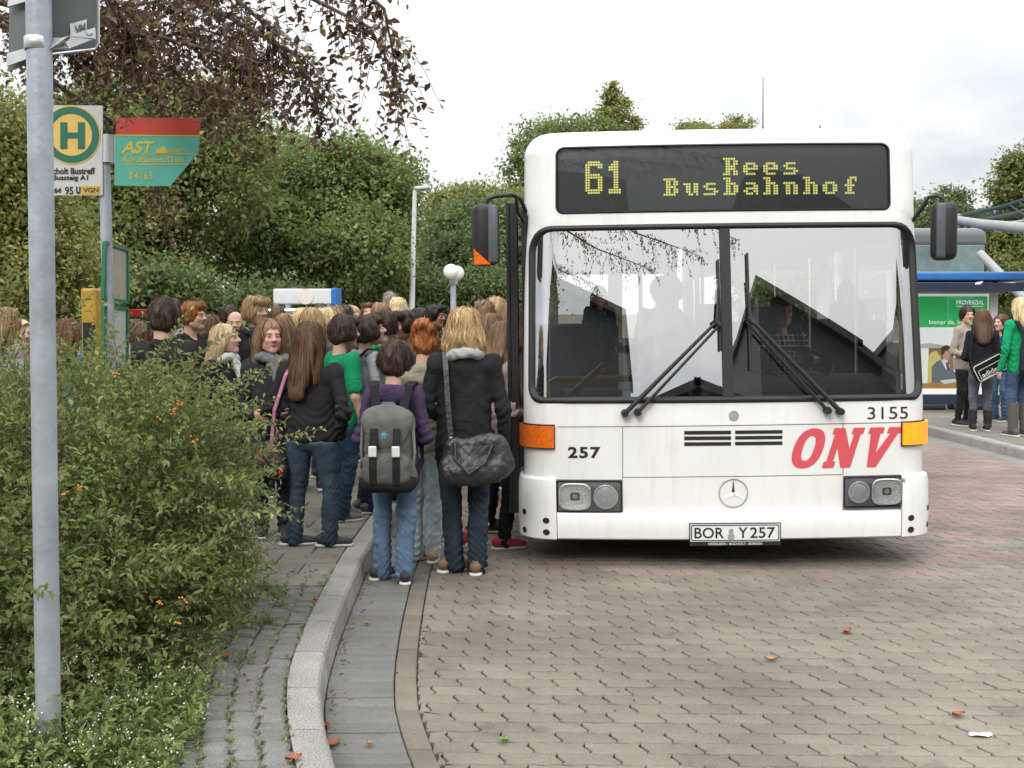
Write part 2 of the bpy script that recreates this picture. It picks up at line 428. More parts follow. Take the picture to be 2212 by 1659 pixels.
# ---- gutter slabs and the edging course beside them
gut = MB(); gut.add([(xk(y) - .01, y, -.016) for y in YS] + [(xk(y) + .39, y, -.016) for y in YS], [(i, len(YS) + i, len(YS) + i + 1, i + 1) for i in range(len(YS) - 1)])
gut = struct(gut.build('gutter', mJoint))
def stone(parent, name, mat, corners, z, th, bev=.004, jit=.0):
    """four plan corners counter-clockwise"""
    c = [Vector((p[0], p[1])) for p in corners]; m = sum(c, Vector((0, 0))) / 4
    loc = (m.x, m.y, z); V = []
    for zz, ins in ((-th, 0), (-bev, 0), (0, bev)):
        for p in c:
            d = p - m; d2 = Vector((d.x - math.copysign(min(ins, abs(d.x)), d.x), d.y - math.copysign(min(ins, abs(d.y)), d.y)))
            V.append((d2.x, d2.y, zz + (random.uniform(-jit, jit) if ins else 0)))
    F = [(i, (i + 1) % 4, 4 + (i + 1) % 4, 4 + i) for i in range(4)] + [(4 + i, 4 + (i + 1) % 4, 8 + (i + 1) % 4, 8 + i) for i in range(4)] + [(8, 9, 10, 11)]
    me = bpy.data.meshes.new(name); me.from_pydata(V, [], F); me.materials.append(mat); me.update()
    o = link(name, me, parent); o.location = loc; return o
y = 3.1
while y < 16:
    d = .098 if y < 8 else .3
    y1 = y + d; s_ = .012 * (1 if y < 5 else .3)
    stone(gut, 'gutter_slab', mGut, [(xk(y) + .004, y), (xk(y) + .283, y + s_), (xk(y1) + .283, y1 + s_ - .004), (xk(y1) + .004, y1 - .004)], random.uniform(-.002, .002), .02, .003)
    y = y1
y = 3.0
while y < 16:
    d = .205; y1 = y + d
    stone(gut, 'edging_block', mStrip, [(xk(y) + .290, y), (xk(y) + .382, y), (xk(y1) + .382, y1 - .005), (xk(y1) + .290, y1 - .005)], random.uniform(-.002, .002), .02, .004)
    y = y1

# ---- left pavement: kerb, sett strip, slabs
KZ = .12
pv = MB(); pv.add([(xk(y) - .15, y, KZ - .02) for y in YS] + [(-45, y, KZ - .02) for y in YS], [(len(YS) + i, i, i + 1, len(YS) + i + 1) for i in range(len(YS) - 1)])
pv = struct(pv.build('pavement', mJoint))
kb = MB(); kb.add([(xk(y) - .012, y, -.02) for y in YS] + [(xk(y) - .03, y, KZ - .03) for y in YS] + [(xk(y) - .15, y, KZ - .03) for y in YS],
    [(i, len(YS) + i, len(YS) + i + 1, i + 1) for i in range(len(YS) - 1)] + [(len(YS) + i, 2 * len(YS) + i, 2 * len(YS) + i + 1, len(YS) + i + 1) for i in range(len(YS) - 1)])
kb = struct(kb.build('kerb', mJoint))
def kerb_stone(parent, xf, y0, y1, side=1, z=KZ, w_=.145):
    V = []; F = []; n = 4
    ys = [y0 + .003 + (y1 - y0 - .006) * i / n for i in range(n + 1)]
    prof = [(0, -.03), (-.014 * side, z - .022), (-.024 * side, z - .006), (-.034 * side, z), (-w_ * side, z), (-w_ * side, -.03)]
    for yy in ys:
        for dx, zz in prof: V.append((xf(yy) + dx, yy, zz))
    k = len(prof)
    for i in range(n):
        for j in range(k - 1): F.append((i * k + j, i * k + j + 1, (i + 1) * k + j + 1, (i + 1) * k + j))
    F += [tuple(range(k)), tuple(n * k + j for j in range(k))[::-1]]
    mb = MB(); mb.add(V, F); return mb.build('kerb_stone', mKerb, parent)
yj = [2.55, 3.02, 3.45, 3.90, 4.35, 4.82, 5.30, 5.79, 6.20] + [6.66 + .5 * i for i in range(30)]
for a, b in zip(yj[:-1], yj[1:]): kerb_stone(kb, xk, a, b)
# setts follow the kerb in courses, up to the slabs
SETT_END = 6.0; cnt_s = 0
for cidx in range(9):
    y = 3.2 + random.uniform(0, .05)
    wd = .098
    while y < SETT_END - .02:
        d = random.uniform(.075, .115); y1 = min(y + d, SETT_END)
        if y1 - y < .04: break
        x1 = xk((y + y1) / 2) - .152 - cidx * .104; x0 = x1 - wd + random.uniform(-.008, .004)
        if x0 > -2.4 and not (x1 < -1.75 and y < 4.5):
            j = lambda: random.uniform(-.007, .007)
            stone(pv, 'sett', mSett, [(x0 + j(), y + .006 + j()), (x1 + j() * .5, y + .006 + j()), (x1 + j() * .5, y1 - .004 + j()), (x0 + j(), y1 - .004 + j())], KZ + random.uniform(-.006, .004), .04, .012, .003)
            cnt_s += 1
        y = y1
# slabs
row = 0; y = SETT_END
while y < 13:
    d = .27; off = .17 if row % 2 else 0
    x1 = xk(y) - .152; x = x1; first = True
    while x > -4.6:
        wd = (.36 if not first else .36 - off); first = False
        if x < -3.0 and y < 8: break
        stone(pv, 'slab', mSlab, [(x - wd + .004, y + .003), (x - .003, y + .003), (x - .003, y + d - .003), (x - wd + .004, y + d - .003)], KZ + random.uniform(-.002, .002), .03, .004)
        x -= wd
    y += d; row += 1
fs = MB(); fs.add([(xk(13.05) - .15, 13.05, KZ - .004), (xk(40) - .15, 40, KZ - .004), (-45, 40, KZ - .004), (-45, 13.05, KZ - .004)], [(0, 1, 2, 3)]); fs.build('far_slabs', mSlab, pv)
bed = MB(); bed.add([(-1.35, 1.0, KZ - .008), (-1.42, 4.2, KZ - .008), (-1.95, 5.9, KZ - .008), (-6, 6.1, KZ - .008), (-6, 1, KZ - .008)], [(0, 1, 2, 3, 4)])
struct(bed.build('planting_bed', mBedSoil))

# ---- right platform
def xr(y): return 5.53 + (12.15 - y) * .0696
pf = MB(); PZ = .11
pf.add([(xr(8) + .14, 8, PZ - .012), (18, 8, PZ - .012), (18, 40, PZ - .012), (xr(40) + .14, 40, PZ - .012)], [(0, 1, 2, 3)])
pf.add([(xr(8) + .02, 8, -.02), (xr(40) + .02, 40, -.02), (xr(40) + .02, 40, PZ - .03), (xr(8) + .02, 8, PZ - .03)], [(0, 1, 2, 3)])
pf = struct(pf.build('platform', mJoint))
gp = MB(); gp.add([(xr(8) - .22, 8, -.002), (xr(8), 8, -.002), (xr(40), 40, -.002), (xr(40) - .22, 40, -.002)], [(0, 1, 2, 3)])
gp.build('gutter_band', paver_mat('pale_gutter', (.22, .22, .215), .3), pf)
for i in range(26): kerb_stone(pf, xr, 8.5 + i * .8, 8.5 + i * .8 + .795, -1, PZ, .14)
y = 9.0; row = 0
while y < 19.5:
    x = xr(y) + .145 - (0 if row % 2 else .2)
    while x < min(12, .52 * y):
        x0 = max(x, xr(y) + .145)
        stone(pf, 'platform_slab', mSlab, [(x0 + .004, y + .003), (x + .396, y + .003), (x + .396, y + .397), (x0 + .004, y + .397)], PZ + random.uniform(-.0015, .0015), .03, .004)
        x += .4
    y += .4; row += 1
ff = MB(); ff.add([(xr(19.6) + .15, 19.6, PZ - .006), (18, 19.6, PZ - .006), (18, 40, PZ - .006), (xr(40) + .15, 40, PZ - .006)], [(0, 1, 2, 3)]); ff.build('far_slabs', mSlab, pf)
# ================================================================== BUS
def bus_white():
    m = M('white_bus_paint', (.78, .78, .765), .30, .05, 2.2, 0, spec=.5, coat=.3, detail=9)
    t = m.node_tree; n = t.nodes; b = n['Principled BSDF']; base = b.inputs['Base Color'].links[0].from_socket; tcx = [q for q in n if q.type == 'TEX_COORD'][0]
    mp = n.new('ShaderNodeMapping'); mp.inputs['Scale'].default_value = (16, 16, 2.2); t.links.new(tcx.outputs['Object'], mp.inputs[0])
    nz = n.new('ShaderNodeTexNoise'); nz.inputs['Scale'].default_value = 1.0; nz.inputs['Detail'].default_value = 8; nz.inputs['Roughness'].default_value = .7; t.links.new(mp.outputs[0], nz.inputs['Vector'])
    r = n.new('ShaderNodeMapRange'); r.inputs[1].default_value = .52; r.inputs[2].default_value = .78; r.inputs[3].default_value = 0; r.inputs[4].default_value = .30; t.links.new(nz.outputs['Fac'], r.inputs[0])
    mx = n.new('ShaderNodeMix'); mx.data_type = 'RGBA'; t.links.new(r.outputs[0], mx.inputs[0]); t.links.new(base, mx.inputs[6]); mx.inputs[7].default_value = (.42, .40, .35, 1); t.links.new(mx.outputs[2], b.inputs['Base Color']); return m
mWhite = bus_white(); mBlk = M('black_rubber', (.012, .012, .013), .55, .2, 30, .1, 200)
mDarkM = M('dark_metal', (.02, .02, .022), .4, .2, 20, spec=.5)
mScreen = glassmat('windscreen_glass', (.97, .99, .98), 5.4)
mSideGl = glassmat('side_window_glass', (.90, .94, .93), 1.35)
mPane = glassmat('clear_cover_glass', (.93, .95, .95), 1.45)
mChrome = M('chrome', (.75, .75, .76), .12, 0, metal=1)
mRed = M('red_lettering', s2l((208, 84, 92)), .45, .06, 20)
mInk = M('black_lettering', (.015, .015, .015), .5, 0)
mOrange = M('amber_lens', (.72, .14, .012), .18, .25, 60, coat=.5)
mOrangeLit = M('amber_lens_lit', (.85, .26, .015), .2, .3, 40, emis=.7, ecol=(1, .29, .015))
mSeam = M('panel_gap', (.05, .05, .05), .8, 0)
mInt = M('dark_interior', (.20, .21, .215), .8, .3, 4)
mDash = M('grey_dashboard', (.26, .27, .29), .6, .2, 10, .2, 80)
mYellow = M('yellow_handrail', (.95, .58, .04), .35, .05, 10)
mSeat = M('seat_cloth', (.055, .06, .085), .9, .4, 60)
mTyre = M('tyre', (.015, .015, .015), .8, .2, 40); mRim = M('steel_rim', (.35, .35, .35), .4, .2, 10, metal=.7)

UC = 1.085; BOW = .055; RC = .205; A0 = math.atan(2 * BOW / UC)
UMAX = UC + RC * (math.pi / 2 - A0)
def plan(u):
    s = 1 if u >= 0 else -1; q = abs(u)
    if q <= UC: return s * q, BOW * (q / UC) ** 2, (2 * BOW * q / UC ** 2) * s
    t = A0 + (min(q, UMAX) - UC) / RC
    return s * (UC + RC * (math.sin(t) - math.sin(A0))), BOW + RC * (math.cos(A0) - math.cos(t)) + max(0, q - UMAX), t * s
XH = plan(UMAX)[0]; YH = plan(UMAX)[1]
RZ = [0, .9, 1.02, 2.14, 2.20, 2.62, 2.69, 2.73, 2.755, 2.765]
RYv = [0, .0, .008, .172, .176, .205, .225, .26, .33, .45]
def rake(z): return float(np.interp(z, RZ, RYv))
def tumble(z):
    t = 1 - max(0, z - 1.05) * .010
    if z > 2.60: t -= .075 * ((z - 2.60) / .165) ** 2.2
    if z < .5: t -= .01 * (.5 - z)
    return t
def FS(u, z, off=0.0):
    """point of the bus front skin; off = metres proud of it"""
    x, y, t = plan(u)
    return Vector((x * tumble(z) + off * math.sin(t) if abs(u) > UC else x * tumble(z), y + rake(z) - off * (math.cos(t) if abs(u) > UC else 1), z))
BUSLOC = Vector((1.35, 6.92, 0)); BUSROT = Euler((0, R(-.62), R(-1.0)))
bus = thing('city_bus', 'white city bus with a lit route display, letting pupils board on its left', 'bus', BUSLOC, BUSROT)
BM = Matrix.Translation(BUSLOC) @ BUSROT.to_matrix().to_4x4(); BMI = BM.inverted()
def bpx(x, y, extra=0.0):
    """picture point -> (u, z) on the bus front"""
    o = BMI @ Vector((0, 0, CAMZ)); d = BMI.to_3x3() @ ray(x, y); yl = 0.05
    for _ in range(12):
        p = o + d * ((yl - o.y) / d.y); u = p.x / tumble(p.z); yl = plan(max(-UC, min(UC, u)))[1] + rake(p.z) + extra
    return u, p.z
def patch(mb, u0, u1, z0, z1, off, nu=None, nv=None, edge=True, rim=.02, zf=None):
    """sheet on the bus skin, closed back to the skin at its edges"""
    nu = nu or max(2, int(abs(u1 - u0) / .04)); nv = nv or max(1, int(abs(z1 - z0) / .06))
    us = [u0 + (u1 - u0) * i / nu for i in range(nu + 1)]; zs = [z0 + (z1 - z0) * j / nv for j in range(nv + 1)]
    V = [FS(u, z, off) for z in zs for u in us]; k = nu + 1
    F = [(j * k + i, j * k + i + 1, (j + 1) * k + i + 1, (j + 1) * k + i) for j in range(nv) for i in range(nu)]
    if edge:
        loop = [(u, z0) for u in us] + [(u1, z) for z in zs[1:]] + [(u, z1) for u in us[::-1][1:]] + [(u0, z) for z in zs[::-1][1:-1]]
        b = len(V); n = len(loop)
        V += [FS(u, z, off) for u, z in loop] + [FS(u, z, off - rim) for u, z in loop]
        F += [(b + i, b + n + i, b + n + (i + 1) % n, b + (i + 1) % n) for i in range(n)]
    mb.add(V, F)
def rrect(u0, u1, z0, z1, r, n=6, per=14):
    """rounded rectangle loop, constant count"""
    rb, rt = (r if hasattr(r, '__len__') else (r, r)); P = []
    for (cx, cz, a0, rr) in ((u1 - rb, z0 + rb, -90, rb), (u1 - rt, z1 - rt, 0, rt), (u0 + rt, z1 - rt, 90, rt), (u0 + rb, z0 + rb, 180, rb)):
        for i in range(n + 1):
            a = R(a0 + 90 * i / n); P.append((cx + rr * math.cos(a), cz + rr * math.sin(a)))
    Q = []
    for i, p in enumerate(P):
        q = P[(i + 1) % len(P)]; Q.append(p)
        if (i + 1) % (n + 1) == 0:
            for k in range(1, per): Q.append((p[0] + (q[0] - p[0]) * k / per, p[1] + (q[1] - p[1]) * k / per))
    return Q
def ring(mb, A, B, offs, steps):
    """loft loops A->B on the skin; offs: list of proud values along the steps"""
    n = len(A); V = []
    for s_ in range(steps + 1):
        t = s_ / steps; o_ = offs[s_] if hasattr(offs, '__len__') else offs
        for (a, b) in zip(A, B): V.append(FS(a[0] + (b[0] - a[0]) * t, a[1] + (b[1] - a[1]) * t, o_))
    mb.add(V, [(s_ * n + i, s_ * n + (i + 1) % n, (s_ + 1) * n + (i + 1) % n, (s_ + 1) * n + i) for s_ in range(steps) for i in range(n)])
# --- shell ---
WS = (-1.262, 1.258, 1.035, 2.150); DS = (-1.068, 1.066, 2.222, 2.648)
shell = MB()
ring(shell, rrect(*WS, (.10, .17), 6, 60), rrect(-UMAX, UMAX, .905, 2.18, .001, 6, 60), 0, 6)
ring(shell, rrect(*DS, .05, 6, 60), rrect(-UMAX, UMAX, 2.18, 2.69, .001, 6, 60), 0, 6)
patch(shell, -UMAX, UMAX, .55, .905, 0, 60, 4, False)
patch(shell, -UMAX, UMAX, .22, .55, 0, 60, 4, False)
ztop = [2.69, 2.71, 2.73, 2.745, 2.755, 2.765]
for a, b in zip(ztop[:-1], ztop[1:]): patch(shell, -UMAX, UMAX, a, b, 0, 60, 1, False)
# sides, roof, tail (x profile shared with the front)
BL = 11.6; DOOR = (.34, 1.56)
def side_x(z): return XH * tumble(z)
zs_side = [.25, .6, 1.0, 1.06, 2.06, 2.2, 2.45, 2.62, 2.69, 2.71, 2.73, 2.745, 2.755, 2.765]
for s in (-1, 1):
    for z0, z1 in zip(zs_side[:-1], zs_side[1:]):
        segs = [(None, BL)]
        if s < 0 and z1 <= 2.21: segs = [(None, DOOR[0]), (DOOR[1], BL)]
        for ya, yb in segs:
            if abs(z0 - 1.06) < 1e-6:      # window band: pillars only
                ys = [ya, .62] if (ya is None and s > 0) else ([ya, yb] if yb == DOOR[0] else None)
                if ys: pairs = [ys]
                else: pairs = []
                st = 1.62
                while st < BL: pairs.append([st, st + .08]); st += 1.42
                pairs.append([BL - .4, BL])
            else: pairs = [[ya, yb]]
            for p, q in pairs:
                fa = (lambda z: YH + rake(z)) if p is None else (lambda z, p=p: p)
                shell.add([(s * side_x(z0), fa(z0), z0), (s * side_x(z0), q, z0), (s * side_x(z1), q, z1), (s * side_x(z1), fa(z1), z1)], [(0, 1, 2, 3) if s > 0 else (3, 2, 1, 0)])
zt = 2.765; xs = side_x(zt)
rp = [FS(-UMAX + 2 * UMAX * i / 60, zt) for i in range(61)]
shell.add(list(rp) + [Vector((p.x, BL, zt + .03 * (1 - (p.x / xs) ** 2))) for p in rp], [(i, i + 1, 62 + i, 61 + i) for i in range(60)])
shell.add([(-XH, BL, .25), (XH, BL, .25), (xs, BL, zt), (-xs, BL, zt), (-.95, BL, 1.15), (.95, BL, 1.15), (.95, BL, 2.2), (-.95, BL, 2.2)], [(0, 1, 5, 4), (1, 2, 6, 5), (2, 3, 7, 6), (3, 0, 4, 7)])
shell.build('body_shell', mWhite, bus, smooth=28)
# underside, interior lining
inn = MB()
inn.box((0, 5.95, .285), (2.40, 11.2, .05)); inn.build('chassis_floor', mInt, bus)
inn = MB(); inn.box((0, 6.1, 2.6), (2.3, 10.6, .03)); inn.build('interior_lining', mInt, bus)
# side windows
for s in (-1, 1):
    st = 1.70
    if s > 0:
        w_ = MB(); w_.add([(side_x(1.06) - .012, .63, 1.06), (side_x(1.06) - .012, 1.62, 1.06), (side_x(2.06) - .012, 1.62, 2.06), (side_x(2.06) - .012, .63, 2.06)], [(0, 1, 2, 3)]); w_.build('side_window', mSideGl, bus)
    while st < BL - .5:
        q = min(st + 1.34, BL - .4)
        w_ = MB(); w_.add([(s * (side_x(1.06) - .012), st, 1.06), (s * (side_x(1.06) - .012), q, 1.06), (s * (side_x(2.06) - .012), q, 2.06), (s * (side_x(2.06) - .012), st, 2.06)], [(0, 1, 2, 3)])
        w_.build('side_window', mSideGl, bus); st += 1.42
w_ = MB(); w_.add([(-.96, BL - .01, 1.14), (.96, BL - .01, 1.14), (.96, BL - .01, 2.21), (-.96, BL - .01, 2.21)], [(0, 1, 2, 3)]); w_.build('rear_window', mSideGl, bus)
# windscreen: rubber, two curved panes, centre bar
wr = MB(); o_loop = rrect(*WS, (.10, .17)); i_loop = rrect(WS[0] + .042, WS[1] - .042, WS[2] + .040, WS[3] - .036, (.075, .14))
ring(wr, o_loop, i_loop, [.004, .016, .020, .016, -.012], 4)
wsn = wr.build('windscreen_seal', mBlk, bus, smooth=60)
for u0, u1 in ((WS[0] + .03, -.028), (.028, WS[1] - .03)):
    gl = MB(); patch(gl, u0, u1, WS[2] + .03, WS[3] - .028, -.010, 40, 24, False)
    gl.build('windscreen_pane', mScreen, bus, smooth=80)
cb = MB(); patch(cb, -.032, .032, WS[2] + .02, WS[3] - .02, .008, 2, 10, True, .03)
cb.build('centre_bar', mBlk, bus)
# route display
dr = MB(); ring(dr, rrect(*DS, .05), rrect(DS[0] + .016, DS[1] - .016, DS[2] + .016, DS[3] - .016, .04), [.003, .008, -.010], 2)
dr.build('display_seal', mBlk, bus, smooth=60)
dp = MB(); patch(dp, DS[0] + .005, DS[1] - .005, DS[2] + .005, DS[3] - .005, -.022, 40, 6, False)
disp = dp.build('route_display', M('display_board', (.035, .042, .042), .5, .3, 60), bus)
GLY = {'B': '111110 011011 011011 011110 011011 011011 111110', 'u': '0 0 111011 011011 011011 011011 001101', 's': '0 0 011110 110000 011110 000011 111110',
 'b': '111000 011000 011110 011011 011011 011011 111110', 'a': '0 0 011110 000011 011111 110011 011101', 'h': '111000 011000 011110 011011 011011 011011 111011',
 'n': '0 0 111110 011011 011011 011011 011011', 'o': '0 0 011110 110011 110011 110011 011110', 'f': '000111 001101 001100 011110 001100 001100 011110',
 'R': '111110 011011 011011 011110 011110 011011 111011', 'e': '0 0 011110 110011 111111 110000 011110',
 '6': '0111110 1111111 1100011 1100000 1100000 1111110 1111111 1100011 1100011 1100011 1100011 1111111 0111110',
 '1': '00110 01110 11110 11110 00110 00110 00110 00110 00110 00110 00110 11111 11111'}
mDot = M('display_dot', (.62, .60, .16), .6, .25, 300, emis=.42, ecol=(.72, .70, .18))
DP = .0160; mdots = []
def dots(text, x, y, adv):
    u0, z0 = bpx(x, y, .03); mb = MB()
    for c in text:
        rows = GLY[c].split(' '); W_ = max(len(r) for r in rows)
        for j, r in enumerate(rows):
            r = r if len(r) > 1 else '0' * W_
            for i, q in enumerate(r):
                if q == '1':
                    cu, cz = u0 + (i + .5) * DP, z0 - (j + .5) * DP; h = DP * .44; k = DP * .2
                    P = [(-h, -k), (-k, -h), (k, -h), (h, -k), (h, k), (k, h), (-k, h), (-h, k)]
                    mb.add([FS(cu + a, cz + b, -.018) for a, b in P], [tuple(range(8))])
        u0 += adv * DP
    mb.build('display_text', mDot, disp, kind='stuff')
dots('61', 1263.5, 349, 9.3); dots('Rees', 1560.5, 341, 8.0); dots('Busbahnhof', 1432, 385.5, 7.92)
dgl = MB(); patch(dgl, DS[0] + .01, DS[1] - .01, DS[2] + .01, DS[3] - .01, -.006, 20, 4, False); dgl.build('display_glass', mPane, bus, smooth=80)
# --- panel gaps ---
def seam(x0, y0, x1, y1, w_=.0035):
    a = bpx(x0, y0); b = bpx(x1, y1); n = 24; V = []; h = abs(x1 - x0) > abs(y1 - y0)
    for i in range(n + 1):
        t = i / n; u = a[0] + (b[0] - a[0]) * t; z = a[1] + (b[1] - a[1]) * t
        V += [FS(u - (0 if h else w_), z - (w_ if h else 0), .0012), FS(u + (0 if h else w_), z + (w_ if h else 0), .0012)]
    mb = MB(); mb.add(V, [(2 * i, 2 * i + 1, 2 * i + 3, 2 * i + 2) for i in range(n)]); mb.build('panel_gap', mSeam, bus)
for q in ((1142, 923, 1962, 912, .002), (1345, 921, 1345, 1035, .002), (1821, 914, 1821, 1025, .002), (1345, 1031, 1820, 1025, .002), (1348, 1112, 1820, 1103, .0045)): seam(*q)
# --- lamps ---
def rect_px(x0, y0, x1, y1):
    a = bpx(x0, y1); b = bpx(x1, y0); return a[0], b[0], a[1], b[1]
for s, mt, lb in ((-1, mOrange, 'unlit orange indicator lamp'), (1, mOrangeLit, 'glowing yellow indicator lamp')):
    base = MB(); e0, e1 = (1.075, UMAX + .02)
    u0, u1 = (e0, e1) if s > 0 else (-e1, -e0)
    patch(base, u0, u1, .752, .905, .012, 14, 4); ind = base.build('indicator_housing', mBlk if s < 0 else mBlk, bus)
    le = MB(); patch(le, u0 + .006, u1 - .006, .76, .897, .03, 14, 6, True, .02); le.build('indicator_lens', mt, bus, label=lb, smooth=30)
mRefl = M('lamp_reflector', (.86, .87, .88), .3, .2, 60, .9, 90, metal=.25)
mHous = M('lamp_housing', (.15, .15, .155), .35, .2, 20)
mRib = M('ribbed_lamp_glass', (.8, .82, .83), .1, .2, 90, .9, 45)
for s in (-1, 1):
    x0, y0, x1, y1 = (1201, 1036, 1345, 1114) if s < 0 else (1820, 1025, 1956, 1104)
    u0, u1, z0, z1 = rect_px(x0, y0, x1, y1); W_ = u1 - u0; H_ = z1 - z0
    hs = MB(); patch(hs, u0, u1, z0, z1, .004, 8, 4, True, .03); hl = hs.build('headlamp', mHous, bus)
    # rims
    fr_ = MB(); ring(fr_, rrect(u0 + .004, u1 - .004, z0 + .02, z1 - .004, .012), rrect(u0 + .014, u1 - .014, z0 + .03, z1 - .014, .012), [.006, .014, .006], 2); fr_.build('lamp_rim', mBlk, hl)
    big = (u0 + .02, u0 + W_ * .53) if s < 0 else (u1 - W_ * .55, u1 - .02)
    sm = (u0 + W_ * .56, u1 - .03) if s < 0 else (u0 + .03, u1 - W_ * .58)
    cz = (z0 + z1) / 2 + .008
    bl = MB(); bu = sum(big) / 2; hw = (big[1] - big[0]) / 2; hh = H_ * .37
    rings = [(1, .004), (.93, .010), (.86, .002), (.6, -.002), (.3, -.004)]
    V = []; n = 32
    for k, off in rings:
        for i in range(n):
            a = 2 * math.pi * i / n; c_, s_ = math.cos(a), math.sin(a); e = (abs(c_) ** 4 + abs(s_) ** 4) ** -.25
            V.append(FS(bu + hw * k * c_ * e, cz + hh * k * s_ * e, off + .012))
    bl.add(V, [(r_ * n + i, r_ * n + (i + 1) % n, (r_ + 1) * n + (i + 1) % n, (r_ + 1) * n + i) for r_ in range(len(rings) - 1) for i in range(n)])
    V2 = [FS(bu + hw * .16 * math.cos(2 * math.pi * i / 16), cz + hw * .16 * math.sin(2 * math.pi * i / 16), .012 - .003) for i in range(16)]; bl.cur = 1; bl.add(V2, [tuple(range(16))])
    bl.build('reflector', [mRefl, M('lamp_shade_grey', (.5, .51, .52), .3, .1)], hl, smooth=50)
    rd = MB(); ru = sum(sm) / 2; rr = min((sm[1] - sm[0]) / 2, hh)
    for k, off in ((1, .012), (.92, .02), (.86, .006)): pass
    V = []; rg = [(1, .008), (1, .02), (.9, .022), (.85, .012), (.6, .019), (.3, .022), (.02, .023)]
    for k, off in rg:
        for i in range(28): V.append(FS(ru + rr * k * math.cos(2 * math.pi * i / 28), cz + rr * k * math.sin(2 * math.pi * i / 28), off))
    rd.add(V, [(r_ * 28 + i, r_ * 28 + (i + 1) % 28, (r_ + 1) * 28 + (i + 1) % 28, (r_ + 1) * 28 + i) for r_ in range(len(rg) - 1) for i in range(28)])
    rd.build('fog_lamp', M('frosted_lamp', (.66, .68, .69), .22, .15, 40, .3, 60, spec=.8), hl, smooth=50)
    gl = MB(); patch(gl, u0 + .016, u1 - .016, z0 + .035, z1 - .016, .034, 8, 4, False); gl.build('lamp_glass', mPane, hl, smooth=80)
# --- bumper ---
bp_ = MB()
def bulge(mb, u0, u1, zlist, nu=40):
    us = [u0 + (u1 - u0) * i / nu for i in range(nu + 1)]; V = [FS(u, z, o_) for z, o_ in zlist for u in us]; k = nu + 1
    F = [(j * k + i, j * k + i + 1, (j + 1) * k + i + 1, (j + 1) * k + i) for j in range(len(zlist) - 1) for i in range(nu)]
    b = 0
    for i_ in (0, nu):  # end caps
        F.append(tuple(j * k + i_ for j in range(len(zlist))))
    mb.add(V, F)
bulge(bp_, -1.066, 1.073, [(.20, -.01), (.185, .02), (.195, .035), (.25, .04), (.335, .036), (.352, .028), (.358, .0)])
bump_c = bp_.build('bumper', mWhite, bus, smooth=50)
for s in (-1, 1):
    b_ = MB(); u0, u1 = ((1.071 if s < 0 else 1.078), UMAX + .35); us = (u0, u1) if s > 0 else (-u1, -u0)
    bulge(b_, *us, [(.20, -.01), (.18, .022), (.19, .038), (.30, .042), (.52, .036), (.56, .028), (.575, .0)], 24)
    bc = b_.build('bumper_corner', mWhite, bus, smooth=50)
    # the inner flank of the corner rises beside the lamp
    for (uu, zz) in ((1.125, .305), (1.125, .232)) + (((1.27, .345), (1.27, .23)) if s < 0 else ((1.28, .35), (1.28, .245))):
        h_ = MB(); r_ = .019; h_.add([FS(s * (uu + r_ * math.cos(2 * math.pi * i / 16)), zz + r_ * math.sin(2 * math.pi * i / 16), .0435) for i in range(16)], [tuple(range(16))])
        h_.build('bolt_hole', mBlk, bc)
# --- grille slots, star badges, plate, numbers ---
for i, (y0, y1) in enumerate(((929.5, 938), (941.5, 950), (954, 962.5))):
    for x0, x1 in ((1478, 1579), (1588, 1690)):
        t = (1584 - (x0 + x1) / 2) * .012; g_ = MB(); u0, u1, z0, z1 = rect_px(x0, y0 + t, x1, y1 + t)
        patch(g_, u0, u1, z0, z1, .0025, 4, 1, True, .004); g_.build('air_slot', mBlk, bus)
def star(name, x, y, r):
    u, z = bpx(x, y); mb = MB(); n = 36
    for (r0, r1) in ((r, r * .90),):
        V = []
        for k, off in ((1.0, .001), (.975, .006), (.93, .006), (.905, .001)):
            for i in range(n): V.append(FS(u + r * k * math.cos(2 * math.pi * i / n), z + r * k * math.sin(2 * math.pi * i / n), off))
        mb.add(V, [(j * n + i, j * n + (i + 1) % n, (j + 1) * n + (i + 1) % n, (j + 1) * n + i) for j in range(3) for i in range(n)])
    for a in (90, 210, 330):
        tip = (u + r * .93 * math.cos(R(a)), z + r * .93 * math.sin(R(a)))
        L_ = (u + r * .13 * math.cos(R(a + 60)), z + r * .13 * math.sin(R(a + 60))); Rr = (u + r * .13 * math.cos(R(a - 60)), z + r * .13 * math.sin(R(a - 60)))
        mb.add([FS(u, z, .010), FS(*L_, .002), FS(*tip, .004), FS(*Rr, .002)], [(0, 1, 2), (0, 2, 3)])
    mb.build(name, mChrome, bus)
star('star_badge', 1584, 1065, .092)
u, z = bpx(1585, 898); bd = MB(); bd.add([FS(u + .031 * math.cos(i * .2618), z + .031 * math.sin(i * .2618), .003) for i in range(24)], [tuple(range(24))]); bd.build('badge_disc', M('badge_grey', (.5, .5, .48), .4, .1, 20, metal=.5), bus)
star('small_star_badge', 1585, 898, .028)
u0, u1, z0, z1 = rect_px(1489, 1128, 1681, 1168)
pl = MB(); pp = lambda a, b, o=.05: FS(a, b, o)
patch(pl, u0 - .006, u1 + .006, z0 - .022, z1 + .006, .047, 6, 1, True, .01); plate = pl.build('number_plate_holder', mInk, bus)
pw_ = MB(); patch(pw_, u0, u1, z0 + .004, z1, .0495, 6, 1, True, .003); pw_.build('number_plate', M('plate_white', (.72, .74, .74), .35, .05, 30), plate)
bo = MB(); ring(bo, rrect(u0 + .004, u1 - .004, z0 + .008, z1 - .004, .012), rrect(u0 + .010, u1 - .010, z0 + .014, z1 - .010, .010), .0505, 1); bo.build('plate_border', mInk, plate)
tx = MB(); fn = lambda a, b: FS(a, b, .0508); W_ = u1 - u0; za, zb = z0 + .024, z1 - .02
